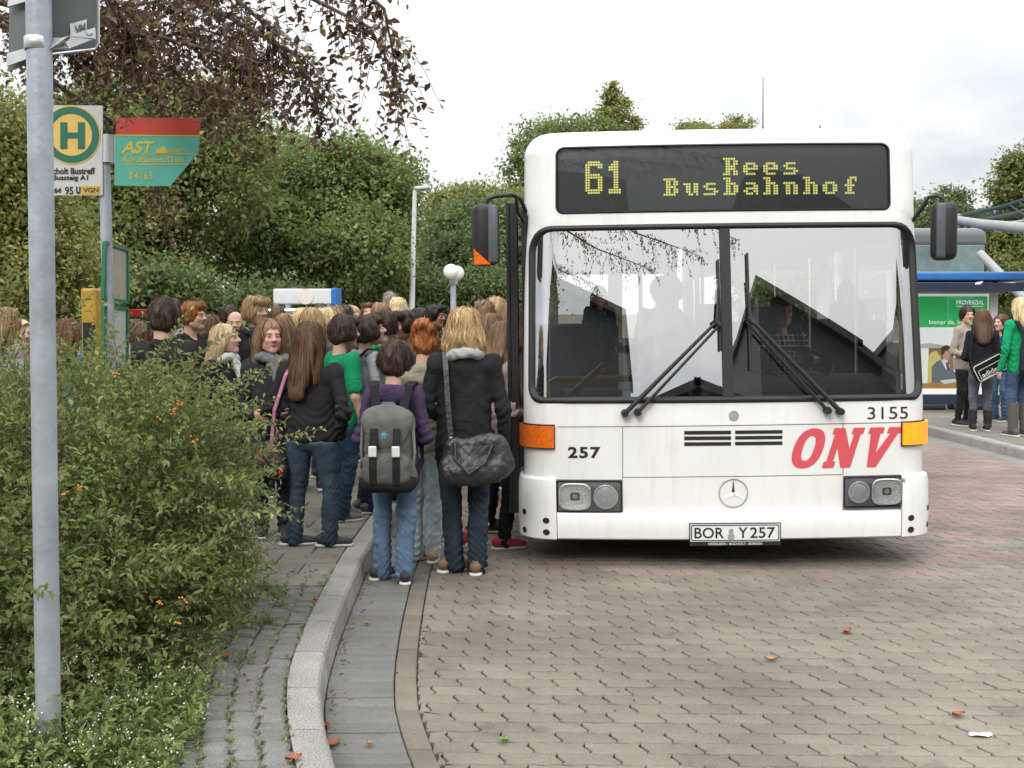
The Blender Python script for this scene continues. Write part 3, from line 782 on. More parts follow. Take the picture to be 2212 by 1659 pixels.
put_text(tx, 'BOR', fn, u0 + W_ * .045, u0 + W_ * .375, za, zb, .012); put_text(tx, 'Y', fn, u0 + W_ * .535, u0 + W_ * .64, za, zb, .012); put_text(tx, '257', fn, u0 + W_ * .665, u0 + W_ * .945, za, zb, .012)
tx.cur = 0
tx.build('plate_lettering', mInk, plate, kind='stuff')
# white letters on the black holder strip
st_ = MB(); put_text(st_, 'HESSELBEIN - BOCHOLT - BORKEN', lambda a, b: FS(a, b, .0485), u0 + W_ * .2, u0 + W_ * .8, z0 - .018, z0 - .003, .01); st_.build('dealer_lettering', M('plate_white', (.7, .7, .7)), plate)
sl_ = MB(); 
for zz, r_ in ((.62, .016), (.30, .022)):
    uc = u0 + W_ * .455; zc = z0 + (z1 - z0) * zz; sl_.add([FS(uc + r_ * math.cos(i * .3927), zc + r_ * math.sin(i * .3927), .0512) for i in range(16)], [tuple(range(16))])
sl_.build('plate_seal', M('seal_grey', (.30, .32, .34), .5, .4, 120), plate)
for body, bx_, bold in (('257', (1227, 965, 1297, 990), .035), ('3155', (1874, 878, 1962, 906), .0)):
    u0, u1, z0, z1 = rect_px(*bx_); t_ = MB(); put_text(t_, body, lambda a, b: FS(a, b, .002), u0, u1, z0, z1, bold, 0, 1.15 if bold else 1.0); t_.build('fleet_number', mInk, bus)
# slab-serif slanted red letters
u0, u1, z0, z1 = rect_px(1700, 922, 1949, 1012); Hh = z1 - z0; sh = .42
def sl(pt, x0, wd): return FS(x0 + pt[0] * wd + (pt[1] - 0) * Hh * sh * .75, z0 + pt[1] * Hh, .0025)
lt = MB(); Wt = u1 - u0 - Hh * sh * .75
V = []; n = 40; w1 = Wt * .29
for k, (rx, rz) in enumerate(((.5, .5), (.19, .31))):
    for i in range(n):
        a = 2 * math.pi * i / n; V.append(sl((.5 + rx * math.copysign(abs(math.cos(a)) ** .85, math.cos(a)), .5 + rz * math.copysign(abs(math.sin(a)) ** .85, math.sin(a))), u0, w1))
lt.add(V, [(i, (i + 1) % n, n + (i + 1) % n, n + i) for i in range(n)]); lt.build('red_letter_o', mRed, bus)
def polys(mb, x0, wd, pl_):
    for p in pl_: mb.add([sl(q, x0, wd) for q in p], [tuple(range(len(p)))])
lt = MB(); polys(lt, u0 + Wt * .335, Wt * .30, [[(0, 0), (.38, 0), (.38, .16), (.30, .16), (.30, .5), (.08, .9), (.08, .16), (0, .16)], [(0, .84), (.08, .84), (.30, .5), (.30, 1), (0, 1)], [(.08, .9), (.30, .5), (.30, 1)], [(.30, 1), (.30, .5), (.60, 0), (.88, 0), (.70, .48), (.36, 1)],
    [(.70, .48), (.88, 0), (.92, 0), (.92, .84), (.70, .84)], [(.62, .84), (1, .84), (1, 1), (.62, 1)]]); lt.build('red_letter_n', mRed, bus)
lt = MB(); polys(lt, u0 + Wt * .685, Wt * .315, [[(0, .84), (.46, .84), (.46, 1), (0, 1)], [(.58, .84), (1, .84), (1, 1), (.58, 1)], [(.08, .84), (.28, 0), (.56, 0), (.42, .36), (.38, .84)], [(.42, .36), (.56, 0), (.93, .84), (.68, .84)]]); lt.build('red_letter_v', mRed, bus)
# --- wipers ---
def wpt(x, y, off): 
    u, z = bpx(x, y, -off); return FS(u, z, off)
for s, base, elbow, bl0, bl1 in ((-1, (1350, 893), (1549, 694), (1551, 560), (1556, 758)), (1, (1816, 889), (1622, 690), (1614, 546), (1622, 800))):
    a = MB(); a.tube([wpt(*base, .05), wpt(base[0] + (elbow[0] - base[0]) * .5, base[1] + (elbow[1] - base[1]) * .5, .07), wpt(*elbow, .055)], [.016, .013, .010], 8)
    b2 = (base[0] + 28, base[1] - 2) if s < 0 else (base[0] - 28, base[1] - 2); e2 = (elbow[0] + 10, elbow[1] + 4) if s < 0 else (elbow[0] - 10, elbow[1] + 4)
    a.tube([wpt(*b2, .045), wpt(b2[0] + (e2[0] - b2[0]) * .5, b2[1] + (e2[1] - b2[1]) * .5, .06), wpt(*e2, .05)], [.012, .009, .008], 8)
    a.tube([wpt(elbow[0] - 6, elbow[1] - 4, .05), wpt(elbow[0] + 6, elbow[1] + 10, .05)], .02, 8)
    wp = a.build('wiper', mBlk, bus, smooth=50)
    for q in (base, b2):
        p = wpt(*q, .035); k = MB(); k.lathe([(0, -.03), (.02, -.03), (.024, 0), (.024, .035)], p, 12, 'Y'); k.build('wiper_pivot', mBlk, wp, smooth=50)
    k = MB(); k.tube([wpt(*bl0, .018), wpt(*bl1, .018)], [.007, .009], 6); k.tube([wpt(bl0[0], bl0[1] + 60, .03), wpt(elbow[0], elbow[1], .04), wpt(bl1[0], bl1[1] - 60, .03)], [.005, .010, .005], 6); k.build('wiper_blade', mBlk, wp)
# --- mirrors ---
def mirror(xa, xb, ya, yb, Y, flip, lens):
    c = BMI @ at((xa + xb) / 2, (ya + yb) / 2, Y); W_ = (xb - xa) / FPX * Y; H_ = (yb - ya) / FPX * Y
    m_ = MB(); m_.box(c, (W_ * .94, .14, H_), (0, 0, R(16 * flip)), .045, 3); o_ = m_.build('mirror', mBlk, bus, smooth=50)
    return o_, c, W_, H_
o_, c, W_, H_ = mirror(1020, 1079, 442, 573, 7.05, 1, None)
pl_ = MB(); pl_.box((c.x + W_ * .27, c.y - .075, c.z + .0), (W_ * .36, .03, H_ * .93), (0, 0, R(-14)), .012, 2); pl_.build('mirror_cover', M('grey_plastic', (.085, .09, .105), .5, .15, 30), o_, smooth=50)
am = MB(); p0 = Vector((c.x - W_ * .42, c.y - .085, c.z - H_ * .49)); am.prism([p0, p0 + Vector((W_ * .62, -.012, 0)), p0 + Vector((W_ * .12, 0, H_ * .2)), p0 + Vector((0, 0, H_ * .26))], (0, -.012, 0), (0, .05, 0)); am.build('mirror_indicator', mOrange, o_)
ar = MB(); ar.tube([c + Vector((0, .0, H_ * .48)), c + Vector((.01, .0, H_ * .58)), c + Vector((.06, .02, H_ * .63)), c + Vector((.17, .04, H_ * .66)), c + Vector((.22, .10, H_ * .60)), c + Vector((.25, .2, H_ * .42))], .013, 8); ar.tube([c + Vector((.19, .06, H_ * .64)), c + Vector((.20, .09, H_ * .38)), c + Vector((.24, .18, H_ * .25))], .012, 8); ar.build('mirror_arm', mBlk, o_, smooth=60)
o_, c, W_, H_ = mirror(2010, 2067, 438, 562, 7.1, -1, None)
pl_ = MB(); pl_.box((c.x - W_ * .25, c.y - .07, c.z), (W_ * .36, .03, H_ * .93), (0, 0, R(14)), .012, 2); pl_.build('mirror_cover', M('grey_plastic', (.085, .09, .105)), o_, smooth=50)
ar = MB(); ar.tube([c + Vector((.0, .0, H_ * .3)), c + Vector((.0, .0, H_ * .56)), c + Vector((-.04, .02, H_ * .62)), c + Vector((-.09, .02, H_ * .6)), c + Vector((-.12, .06, H_ * .4)), c + Vector((-.16, .12, H_ * .2))], .012, 8); ar.build('mirror_arm', mBlk, o_, smooth=60)
# --- open front door leaf (stands out from the left side) ---
dl = MB(); dxx = -XH - .055
for zc, hh in ((1.30, 2.02),):
    dl.box((dxx, .42, zc), (.045, .07, hh)); dl.box((dxx, 1.02, zc), (.045, .07, hh))
    for zz in (zc - hh / 2 + .05, zc + hh / 2 - .05, zc - .35): dl.box((dxx, .72, zz), (.04, .54, .08))
    dl.tube([(dxx - .035, .40, zc - hh / 2), (dxx - .035, .40, zc + hh / 2)], .014, 8)
door = dl.build('front_door', mDarkM, bus)
dg = MB(); dg.box((dxx, .72, 1.65), (.012, .53, 1.2)); dg.build('door_glass', mSideGl, door)
dj = MB(); dj.box((-XH + .02, .36, 1.25), (.05, .05, 1.95)); dj.box((-XH + .02, 1.55, 1.25), (.05, .05, 1.95)); dj.box((-XH + .02, .95, 2.23), (.05, 1.2, .06)); dj.build('door_frame', mDarkM, bus)
# --- wheels ---
for yy in (2.75, 8.6):
    for s in (-1, 1):
        wt = MB(); wt.lathe([(.28, -.12), (.44, -.12), (.48, -.08), (.48, .08), (.44, .12), (.28, .12)], (s * 1.06, yy, .48), 28, 'X'); wo = wt.build('wheel', mTyre, bus, smooth=40)
        rm = MB(); rm.lathe([(.03, .06), (.12, .06), (.14, .02), (.26, .03), (.28, .1)], (s * 1.06 + (s - 1) * .05, yy, .48), 24, 'X'); rm.build('rim', mRim, wo, smooth=40)
# --- aerial, roof lamp ---
ae = MB(); p = BMI @ at(1648, 283, 9.0); ae.tube([p + Vector((0, 0, -.15)), p, p + Vector((0, 0, .42))], [.006, .005, .0025], 6); ae.lathe([(.02, -.16), (.016, -.05), (.006, .03)], p, 10); ae.build('aerial', mBlk, bus)
ae = MB(); p = BMI @ at(1771, 284, 9.0); ae.tube([p + Vector((0, 0, -.12)), p + Vector((0, 0, .05))], [.01, .004], 6); ae.build('short_aerial', mBlk, bus)
# --- inside ---
ds = MB(); ds.box((.55, .62, .98), (1.25, .5, .3), (R(12), 0, 0), .06, 3); ds.box((0, .45, .72), (2.3, .3, .5)); ds.build('dashboard', mDash, bus, smooth=40)
sw = MB(); ctr = Vector((.62, .86, 1.22)); tilt = Matrix.Rotation(R(28), 3, 'X'); ringp = [ctr + tilt @ Vector((.23 * math.cos(a * .2618), .23 * math.sin(a * .2618), 0)) for a in range(25)]
sw.tube(ringp, .015, 8, False); sw.tube([ctr, ctr + tilt @ Vector((0, .1, -.25))], .03, 8); sw.tube([ctr + tilt @ Vector((-.22, 0, 0)), ctr + tilt @ Vector((.22, 0, 0))], .014, 6); sw.build('steering_wheel', mBlk, bus, smooth=60)
def rail(pts, r=.018):
    k = MB(); k.tube(pts, r, 10); k.build('handrail', mYellow, bus, smooth=60)
def inpx(x, y, dep): return BMI @ at(x, y, 6.92 + dep)
rail([inpx(1215, 872, .30), inpx(1310, 785, .42)], .027)
rail([inpx(1185, 870, .75), inpx(1186, 826, .75), inpx(1200, 820, .75), inpx(1420, 817, .8)], .022)
rail([Vector((-.35, 2.0, .3)), Vector((-.35, 2.0, 2.55))], .018); rail([Vector((.35, 3.4, .3)), Vector((.35, 3.4, 2.55))], .018)
pt_ = MB(); pt_.box((.06, 1.35, 1.0), (.04, .8, 1.3)); pt_.box((-.05, .75, .98), (.16, .2, .5), None, .02); pt_.build('cab_partition', mInt, bus)
tk = MB(); tk.box(inpx(1640, 778, .75), (.12, .06, .14), (R(-10), 0, R(6)), .01); tk.build('ticket_printer', M('grey_box', (.30, .36, .35), .5, .1), bus)
tk = MB(); tk.box(inpx(1925, 835, .7), (.22, .1, .2), (R(-30), R(20), 0), .02); tk.build('cab_console', mDash, bus)
rl = MB(); a = inpx(1298, 650, .3); rl.tube([inpx(1312, 655, .32), inpx(1295, 690, .34), inpx(1292, 730, .33), inpx(1303, 775, .35)], [.010, .022, .018, .006], 8, True, .4); rl.build('blue_ribbon', M('blue_ribbon', (.03, .30, .42), .6), bus)
ns = MB(); u0, u1, z0, z1 = rect_px(1302, 730, 1328, 782); patch(ns, u0, u1, z0, z1, -.018, 2, 2, False); nst = ns.build('door_notice', M('notice_paper', (.85, .88, .88), .6, .05), bus)
for (cx, cy_, c_) in ((1315, 744, (.5, .05, .03)), (1315, 770, (.12, .11, .02))):
    x_ = MB()
    for sg in (-1, 1):
        a = bpx(cx - 7, cy_ - 5 * sg); b = bpx(cx + 7, cy_ + 5 * sg); dn = .0035
        x_.add([FS(a[0], a[1] - dn, -.0165), FS(b[0], b[1] - dn, -.0165), FS(b[0], b[1] + dn, -.0165), FS(a[0], a[1] + dn, -.0165)], [(0, 1, 2, 3)])
    x_.build('notice_mark', M('mark%d' % cy_, c_, .7, 0), nst)
for i, (sx_, sy_) in enumerate(((.78, 3.6), (.78, 4.4), (-.78, 4.0), (-.78, 4.8), (.78, 5.2))):
    s_ = MB(); s_.box((sx_, sy_, .8), (.85, .45, .12), None, .04); s_.box((sx_, sy_ + .22, 1.15), (.85, .1, .65), None, .04); s_.build('passenger_seat', mSeat, bus)
ds_ = MB(); ds_.box((.62, 1.5, .75), (.5, .5, .14), None, .05); ds_.box((.62, 1.76, 1.2), (.48, .12, .85), None, .05); ds_.build('driver_seat', mSeat, bus)
# ================================================================== PEOPLE
def clothmat(name, c, kind='cloth'):
    new = name not in MATS; m = clothmat0(name, c, kind)
    if new:      # soft creases under the weave
        t = m.node_tree; n = t.nodes; b = n['Principled BSDF']; tcx = [q for q in n if q.type == 'TEX_COORD'][0]
        mp = n.new('ShaderNodeMapping'); mp.inputs['Scale'].default_value = (1, 1, 1.9); mp.inputs['Rotation'].default_value = (.5, .35, .2); t.links.new(tcx.outputs['Object'], mp.inputs[0])
        r1 = n.new('ShaderNodeTexNoise'); r1.noise_type = 'RIDGED_MULTIFRACTAL'; r1.inputs['Scale'].default_value = 7.5; r1.inputs['Detail'].default_value = 3; r1.inputs['Distortion'].default_value = 1.1; t.links.new(mp.outputs[0], r1.inputs['Vector'])
        bp = n.new('ShaderNodeBump'); bp.inputs['Strength'].default_value = .55; bp.inputs['Distance'].default_value = .012; t.links.new(r1.outputs['Fac'], bp.inputs['Height'])
        if b.inputs['Normal'].links: old = b.inputs['Normal'].links[0].from_node; t.links.new(bp.outputs[0], old.inputs['Normal'])
        else: t.links.new(bp.outputs[0], b.inputs['Normal'])
    return m
def clothmat0(name, c, kind='cloth'):
    if name in MATS: return MATS[name]
    if kind == 'denim':
        m = M(name, c, .9, .22, 16, .35, 260, spec=.2, detail=7); t = m.node_tree; n = t.nodes; b = n['Principled BSDF']
        base = b.inputs['Base Color'].links[0].from_socket; tcx = [q for q in n if q.type == 'TEX_COORD'][0]
        w2 = n.new('ShaderNodeTexNoise'); w2.inputs['Scale'].default_value = 5; w2.inputs['Detail'].default_value = 3
        t.links.new(tcx.outputs['Object'], w2.inputs['Vector'])
        r = n.new('ShaderNodeMapRange'); r.inputs[1].default_value = .48; r.inputs[2].default_value = .72; r.inputs[3].default_value = 0; r.inputs[4].default_value = .45
        t.links.new(w2.outputs['Fac'], r.inputs[0]); mx = n.new('ShaderNodeMix'); mx.data_type = 'RGBA'
        t.links.new(r.outputs[0], mx.inputs[0]); t.links.new(base, mx.inputs[6]); mx.inputs[7].default_value = (min(1, c[0] * 2.2 + .03), min(1, c[1] * 2.1 + .03), min(1, c[2] * 1.9 + .03), 1)
        t.links.new(mx.outputs[2], b.inputs['Base Color']); return m
    if kind == 'plaid' or kind == 'stripe':
        m = M(name, c, .9, .1, 20, .2, 250, spec=.2); t = m.node_tree; n = t.nodes; b = n['Principled BSDF']
        base = b.inputs['Base Color'].links[0].from_socket; tcx = [q for q in n if q.type == 'TEX_COORD'][0]
        sp = n.new('ShaderNodeSeparateXYZ'); t.links.new(tcx.outputs['Object'], sp.inputs[0]); outs = []
        for ax in (('X', 'Z') if kind == 'plaid' else ('Z',)):
            k = n.new('ShaderNodeMath'); k.operation = 'MULTIPLY'; k.inputs[1].default_value = 26 if kind == 'plaid' else 38; t.links.new(sp.outputs[ax], k.inputs[0])
            f_ = n.new('ShaderNodeMath'); f_.operation = 'FRACT'; t.links.new(k.outputs[0], f_.inputs[0])
            l_ = n.new('ShaderNodeMath'); l_.operation = 'LESS_THAN'; l_.inputs[1].default_value = .16 if kind == 'plaid' else .3; t.links.new(f_.outputs[0], l_.inputs[0]); outs.append(l_.outputs[0])
        fac = outs[0]
        if len(outs) > 1:
            k = n.new('ShaderNodeMath'); k.operation = 'MAXIMUM'; t.links.new(outs[0], k.inputs[0]); t.links.new(outs[1], k.inputs[1]); fac = k.outputs[0]
        mx = n.new('ShaderNodeMix'); mx.data_type = 'RGBA'; t.links.new(fac, mx.inputs[0]); t.links.new(base, mx.inputs[6]); mx.inputs[7].default_value = (.75, .75, .78, 1) if kind == 'plaid' else (.03, .03, .035, 1)
        t.links.new(mx.outputs[2], b.inputs['Base Color']); return m
    return M(name, c, .88, .16, 14, .35, 190, spec=.2, detail=7)
def hairmat(name, c):
    if name in MATS: return MATS[name]
    m = bpy.data.materials.new(name); m.use_nodes = True; t = m.node_tree; n = t.nodes; b = n['Principled BSDF']
    a = n.new('ShaderNodeAttribute'); a.attribute_name = 'rnd'; tcx = n.new('ShaderNodeTexCoord')
    mp = n.new('ShaderNodeMapping'); mp.inputs['Scale'].default_value = (240, 240, 16); t.links.new(tcx.outputs['Object'], mp.inputs[0])
    nz = n.new('ShaderNodeTexNoise'); nz.inputs['Scale'].default_value = 1.6; nz.inputs['Detail'].default_value = 4; t.links.new(mp.outputs[0], nz.inputs['Vector'])
    ad = n.new('ShaderNodeMath'); ad.operation = 'ADD'; t.links.new(a.outputs['Fac'], ad.inputs[0]); t.links.new(nz.outputs['Fac'], ad.inputs[1])
    cr = n.new('ShaderNodeValToRGB'); e = cr.color_ramp.elements; e[0].position = .3; e[0].color = (c[0] * .42, c[1] * .4, c[2] * .38, 1); e[1].position = 1.25 if False else 1.0; e[1].color = (min(1, c[0] * 1.6), min(1, c[1] * 1.55), min(1, c[2] * 1.5), 1)
    e2 = e.new(.6); e2.color = (*c, 1)
    t.links.new(ad.outputs[0], cr.inputs[0]); t.links.new(cr.outputs[0], b.inputs['Base Color'])
    b.inputs['Roughness'].default_value = .45; b.inputs['Specular IOR Level'].default_value = .35
    bp = n.new('ShaderNodeBump'); bp.inputs['Strength'].default_value = .5; bp.inputs['Distance'].default_value = .004; t.links.new(nz.outputs['Fac'], bp.inputs['Height']); t.links.new(bp.outputs[0], b.inputs['Normal'])
    MATS[name] = m; return m
SK = {'fair': (.56, .34, .25), 'tan': (.30, .16, .10), 'pink': (.58, .32, .25)}
def skinmat(k): return M('skin_' + k, SK[k], .55, .08, 30, .12, 300, spec=.35)
mLip = M('lips', (.38, .13, .11), .45, .05); mEyeW = M('eye_white', (.50, .47, .45), .25, 0); mIris = M('iris', (.05, .04, .03), .15, 0)
HC = {'blond': (.42, .29, .14), 'ltblond': (.60, .47, .28), 'brown': (.095, .052, .026), 'dkbrown': (.038, .022, .014), 'black': (.014, .012, .011), 'red': (.30, .105, .032), 'ltbrown': (.23, .145, .078), 'grey': (.22, .19, .16), 'auburn': (.16, .06, .028)}
# ---- head (facing -Y, centre of skull at origin, height about .225)
def head_prims():
    return [('e', (0, .012, .03), (.074, .094, .086)), ('e', (0, -.022, -.035), (.060, .068, .078)), ('e', (0, -.062, -.088), (.024, .024, .022)), ('s', (-.045, -.005, -.065), (0, -.06, -.09), .022, .018), ('s', (.045, -.005, -.065), (0, -.06, -.09), .022, .018),
            ('s', (0, -.089, .012), (0, -.108, -.019), .006, .0108), ('e', (-.011, -.102, -.024), (.009, .010, .008)), ('e', (.011, -.102, -.024), (.009, .010, .008)), ('e', (0, -.078, .026), (.046, .013, .010)), ('e', (-.036, -.070, -.022), (.018, .013, .018)), ('e', (.036, -.070, -.022), (.018, .013, .018)),
            ('-e', (-.031, -.096, .006), (.017, .012, .010)), ('-e', (.031, -.096, .006), (.017, .012, .010))]
HP = head_prims()
def make_head(h):
    f = field(HP, .016); lo, hi = bounds(HP, .02); V, Q = surf(f, lo, hi, h); mi = np.zeros(len(Q), int)
    def more(pr, k, hh, m):
        nonlocal V, Q, mi
        v, q = surf(field(pr, k), *bounds(pr, .008), hh); Q = np.concatenate([Q, q + len(V)]); V = np.concatenate([V, v]); mi = np.concatenate([mi, np.full(len(q), m)])
    for s in (-1, 1):
        more([('e', (s * .077, .012, -.008), (.011, .022, .030)), ('-e', (s * .086, .002, -.004), (.006, .012, .018))], .006, h, 0)
        more([('e', (s * .031, -.080, .006), (.0130, .0105, .0062))], 0, h * .55, 2)
        more([('e', (s * .031, -.0888, .006), (.0062, .003, .0060))], 0, h * .35, 3)
        more([('s', (s * .016, -.0905, .028), (s * .046, -.080, .029), .0024, .0014)], 0, h * .4, 4)
    more([('e', (0, -.0885, -.051), (.019, .008, .0036)), ('e', (0, -.0875, -.0575), (.016, .008, .0044))], .003, h * .5, 1)
    return V, Q, mi
HEAD = {'hi': make_head(.0055), 'lo': make_head(.010)}
# ---- hair
def hair_prims(style, L=.3):
    cap = [('e', (0, .016, .034), (.083, .100, .092)), ('e', (0, .042, -.01), (.077, .076, .083))]
    face = [('-e', (0, -.118, -.040), (.070, .088, .112))]
    if style == 'short': return cap + [('e', (0, -.055, .085), (.058, .048, .03))] + [('-e', (0, -.11, -.05), (.072, .07, .095)), ('-e', (0, .0, -.17), (.2, .2, .10))]
    if style == 'mop': return cap + [('e', (0, -.06, .075), (.07, .052, .04)), ('e', (-.07, .0, -.01), (.026, .06, .055)), ('e', (.07, .0, -.01), (.026, .06, .055)), ('e', (0, .07, -.05), (.07, .04, .05))] + [('-e', (0, -.125, -.045), (.06, .075, .085))]
    if style == 'long': return cap + [('s', (0, .07, -.02), (0, .150, -L), .075, .055, 1.25, .55), ('s', (-.075, .01, -.02), (-.10, .07, -L * .8), .032, .018), ('s', (.075, .01, -.02), (.10, .07, -L * .8), .032, .018)] + face
    if style == 'bob': return [('e', (0, .02, .034), (.098, .112, .1)), ('e', (0, .055, -.06), (.108, .085, .10)), ('e', (-.085, .01, -.09), (.045, .07, .10)), ('e', (.085, .01, -.09), (.045, .07, .10)), ('s', (-.06, .06, -.12), (.06, .06, -.12), .05, .05)] + [('-e', (0, -.125, -.05), (.062, .09, .12))]
    if style == 'bun': return cap + [('e', (.015, .075, .125), (.056, .052, .046)), ('e', (-.03, .10, .10), (.034, .03, .03)), ('e', (.05, .06, .10), (.03, .03, .03))] + [('-e', (0, -.11, -.055), (.074, .07, .1)), ('-e', (0, .02, -.17), (.2, .2, .095))]
    if style == 'tail': return cap + [('e', (0, .10, .05), (.03, .03, .03)), ('s', (0, .125, .04), (0, .15, -L), .034, .016)] + [('-e', (0, -.11, -.055), (.074, .07, .1)), ('-e', (0, .02, -.17), (.2, .2, .095))]
    if style == 'bald': return [('e', (0, .04, -.02), (.078, .075, .06))] + [('-e', (0, -.10, .0), (.2, .1, .2))]
def strands(f, prims, n, seed, style, width=.0042, tuft=0):
    r = np.random.default_rng(seed)
    th = r.uniform(0, 2 * np.pi, n); ph = np.arccos(r.uniform(-.25, 1, n))
    c = np.array([0, .025, .03])
    P = c + .12 * np.stack([np.sin(ph) * np.cos(th), np.sin(ph) * np.sin(th), np.cos(ph)], 1)
    def proj(P, off):
        for _ in range(3):
            e = 1e-3; d = f(P); g_ = np.stack([f(P + np.eye(3)[i] * e) - d for i in range(3)], 1) / e
            g_ /= np.maximum(1e-6, np.linalg.norm(g_, axis=1))[:, None]
            P = P - g_ * np.clip(d - off, -.05, .05)[:, None]
        return P, g_
    off = r.uniform(.001, .006, n) + (r.random(n) < .25) * r.uniform(0, .016, n)
    if tuft: off = r.uniform(.002, .007, n) + (r.random(n) < .3) * r.uniform(0, .008, n)
    lift = r.uniform(0, .0022, n) * tuft
    P, nrm = proj(P, off); pts = [P]; ns = [nrm]
    seglen = {'short': .012, 'mop': .013, 'bun': .011, 'tail': .022, 'long': .046}.get(style, .030)
    sw = r.normal(0, .35, (n, 3)); 
    for k in range(7):
        away = P - np.array([0, .01, .13]); away /= np.linalg.norm(away, axis=1)[:, None]
        d = away * .6 + np.array([0, 0, -1.0]) + sw * (.5 if style in ('long', 'tail') else 1.0)
        if style == 'bob': d = d + .55 * np.stack([np.sin(k * 1.4 + sw[:, 0] * 6), np.cos(k * 1.4 + sw[:, 1] * 6), 0 * sw[:, 0]], 1)
        d -= nrm * np.sum(d * nrm, 1)[:, None]; d /= np.maximum(1e-6, np.linalg.norm(d, axis=1))[:, None]
        P, nrm = proj(P + d * seglen, off + lift * k); pts.append(P); ns.append(nrm)
    A = np.stack(pts, 1); B = np.stack(ns, 1); K = A.shape[1]
    T = np.gradient(A, axis=1); S_ = np.cross(T, B); S_ /= np.maximum(1e-6, np.linalg.norm(S_, axis=2))[..., None]
    wv = width * np.concatenate([np.linspace(.6, 1, 3), np.linspace(1, .15, K - 3)])[None, :, None] * r.uniform(.5, 1.2, n)[:, None, None]
    # drop strands that run over the face
    keep = ~((A[:, :, 1] < -.055) & (A[:, :, 2] < .05)).any(1)
    Lf = (A + S_ * wv)[keep]; Rt = (A - S_ * wv)[keep]; n = keep.sum()
    V = np.stack([Lf, Rt], 2).reshape(-1, 3)
    base = (np.arange(n) * K * 2)[:, None] + (np.arange(K - 1) * 2)[None, :]
    Q = np.stack([base, base + 1, base + 3, base + 2], -1).reshape(-1, 4)
    return V, Q, np.repeat(r.uniform(-.12, .62, n), K - 1)
HAIRC = {}
def make_hair(style, L, near, seed):
    key = (style, round(L, 2), near, seed % 3)
    if key in HAIRC: return HAIRC[key]
    pr = hair_prims(style, L); f0 = field(pr, .02)
    am = {'bob': .008, 'bun': .007, 'mop': .006, 'short': .004}.get(style, .004); fq = {'bob': 34, 'mop': 48}.get(style, 55)
    f = lambda P: f0(P) + am * wob(P * np.array([1, 1, .8]), fq, seed) + .002 * wob(P * np.array([1, 1, .3]), 190, seed)
    lo, hi = bounds(pr, .02); V, Q = surf(f, lo, hi, .007 if near else .011)
    rn = np.full(len(Q), .12)
    va, qa, ra = strands(f, pr, 260 if near else 110, seed + 5, style, .0085 if near else .010, 1)
    Q = np.concatenate([Q, qa + len(V)]); V = np.concatenate([V, va]); rn = np.concatenate([rn, ra * .7])
    v2, q2, r2 = strands(f, pr, 2600 if near else 420, seed, style, .0016 if near else .0036)
    Q2 = np.concatenate([Q, q2 + len(V)]); V2 = np.concatenate([V, v2]); rn = np.concatenate([rn, r2])
    HAIRC[key] = (V2, Q2, rn); return HAIRC[key]
# ---- shoe templates (pointing -Y, sole on z=0)
def shoe_up():
    pr = [('s', (0, .085, .055), (0, .0, .05), .036, .037), ('s', (0, .0, .045), (0, -.125, .030), .038, .030, 1.15, 1), ('s', (0, .06, .06), (0, .055, .08), .030, .028), ('-e', (0, 0, -.5), (1, 1, .508))]
    return surf(field(pr, .03), *bounds(pr, .02), .008)
def shoe_sole():
    pr = [('s', (0, .085, .012), (0, .0, .012), .042, .040), ('s', (0, .0, .012), (.0, -.128, .012), .043, .036, 1.12, 1), ('-e', (0, 0, 2.02), (9, 9, 2.0)), ('-e', (0, 0, -2.0), (9, 9, 2.0))]
    V, Q = surf(field(pr, .012), *bounds(pr, .02), .007); return V, Q
SHU = shoe_up(); SHS = shoe_sole()
me_shu = np_mesh('shoe_upper', SHU[0], SHU[1], M('shoe_dark', (.03, .03, .035), .7), smooth=True)
me_shs = np_mesh('shoe_sole', SHS[0], SHS[1], M('sole_white', (.62, .60, .56), .7, .1), smooth=True)
# ---- hands
def hand_geo(h, curl=.6):
    """hand hanging down from the wrist at origin, thumb towards -Y, palm facing +X"""
    pr = [('s', (0, 0, .01), (0, 0, -.045), .024, .034, .55, 1.0), ('s', (0, -.012, -.05), (0, .015, -.075), .020, .020, .6, 1)]
    for i, (yy, ln) in enumerate(((-.027, .066), (-.009, .075), (.010, .070), (.027, .055))):
        a = np.array([0, yy, -.075]); b = a + np.array([.35 * curl * ln, 0, -ln * .52]); c = b + np.array([.8 * curl * ln * .55, 0, -ln * .45 * (1.1 - .6 * curl)])
        pr += [('s', tuple(a), tuple(b), .0095, .0088), ('s', tuple(b), tuple(c), .0086, .0072)]
    pr += [('s', (.004, -.024, -.025), (.012, -.045, -.055), .0125, .0105), ('s', (.012, -.045, -.055), (.022, -.050, -.085), .0105, .0082)]
    return surf(field(pr, .008), *bounds(pr, .012), h)
HANDG = {'hi': hand_geo(.0055), 'lo': hand_geo(.009)}
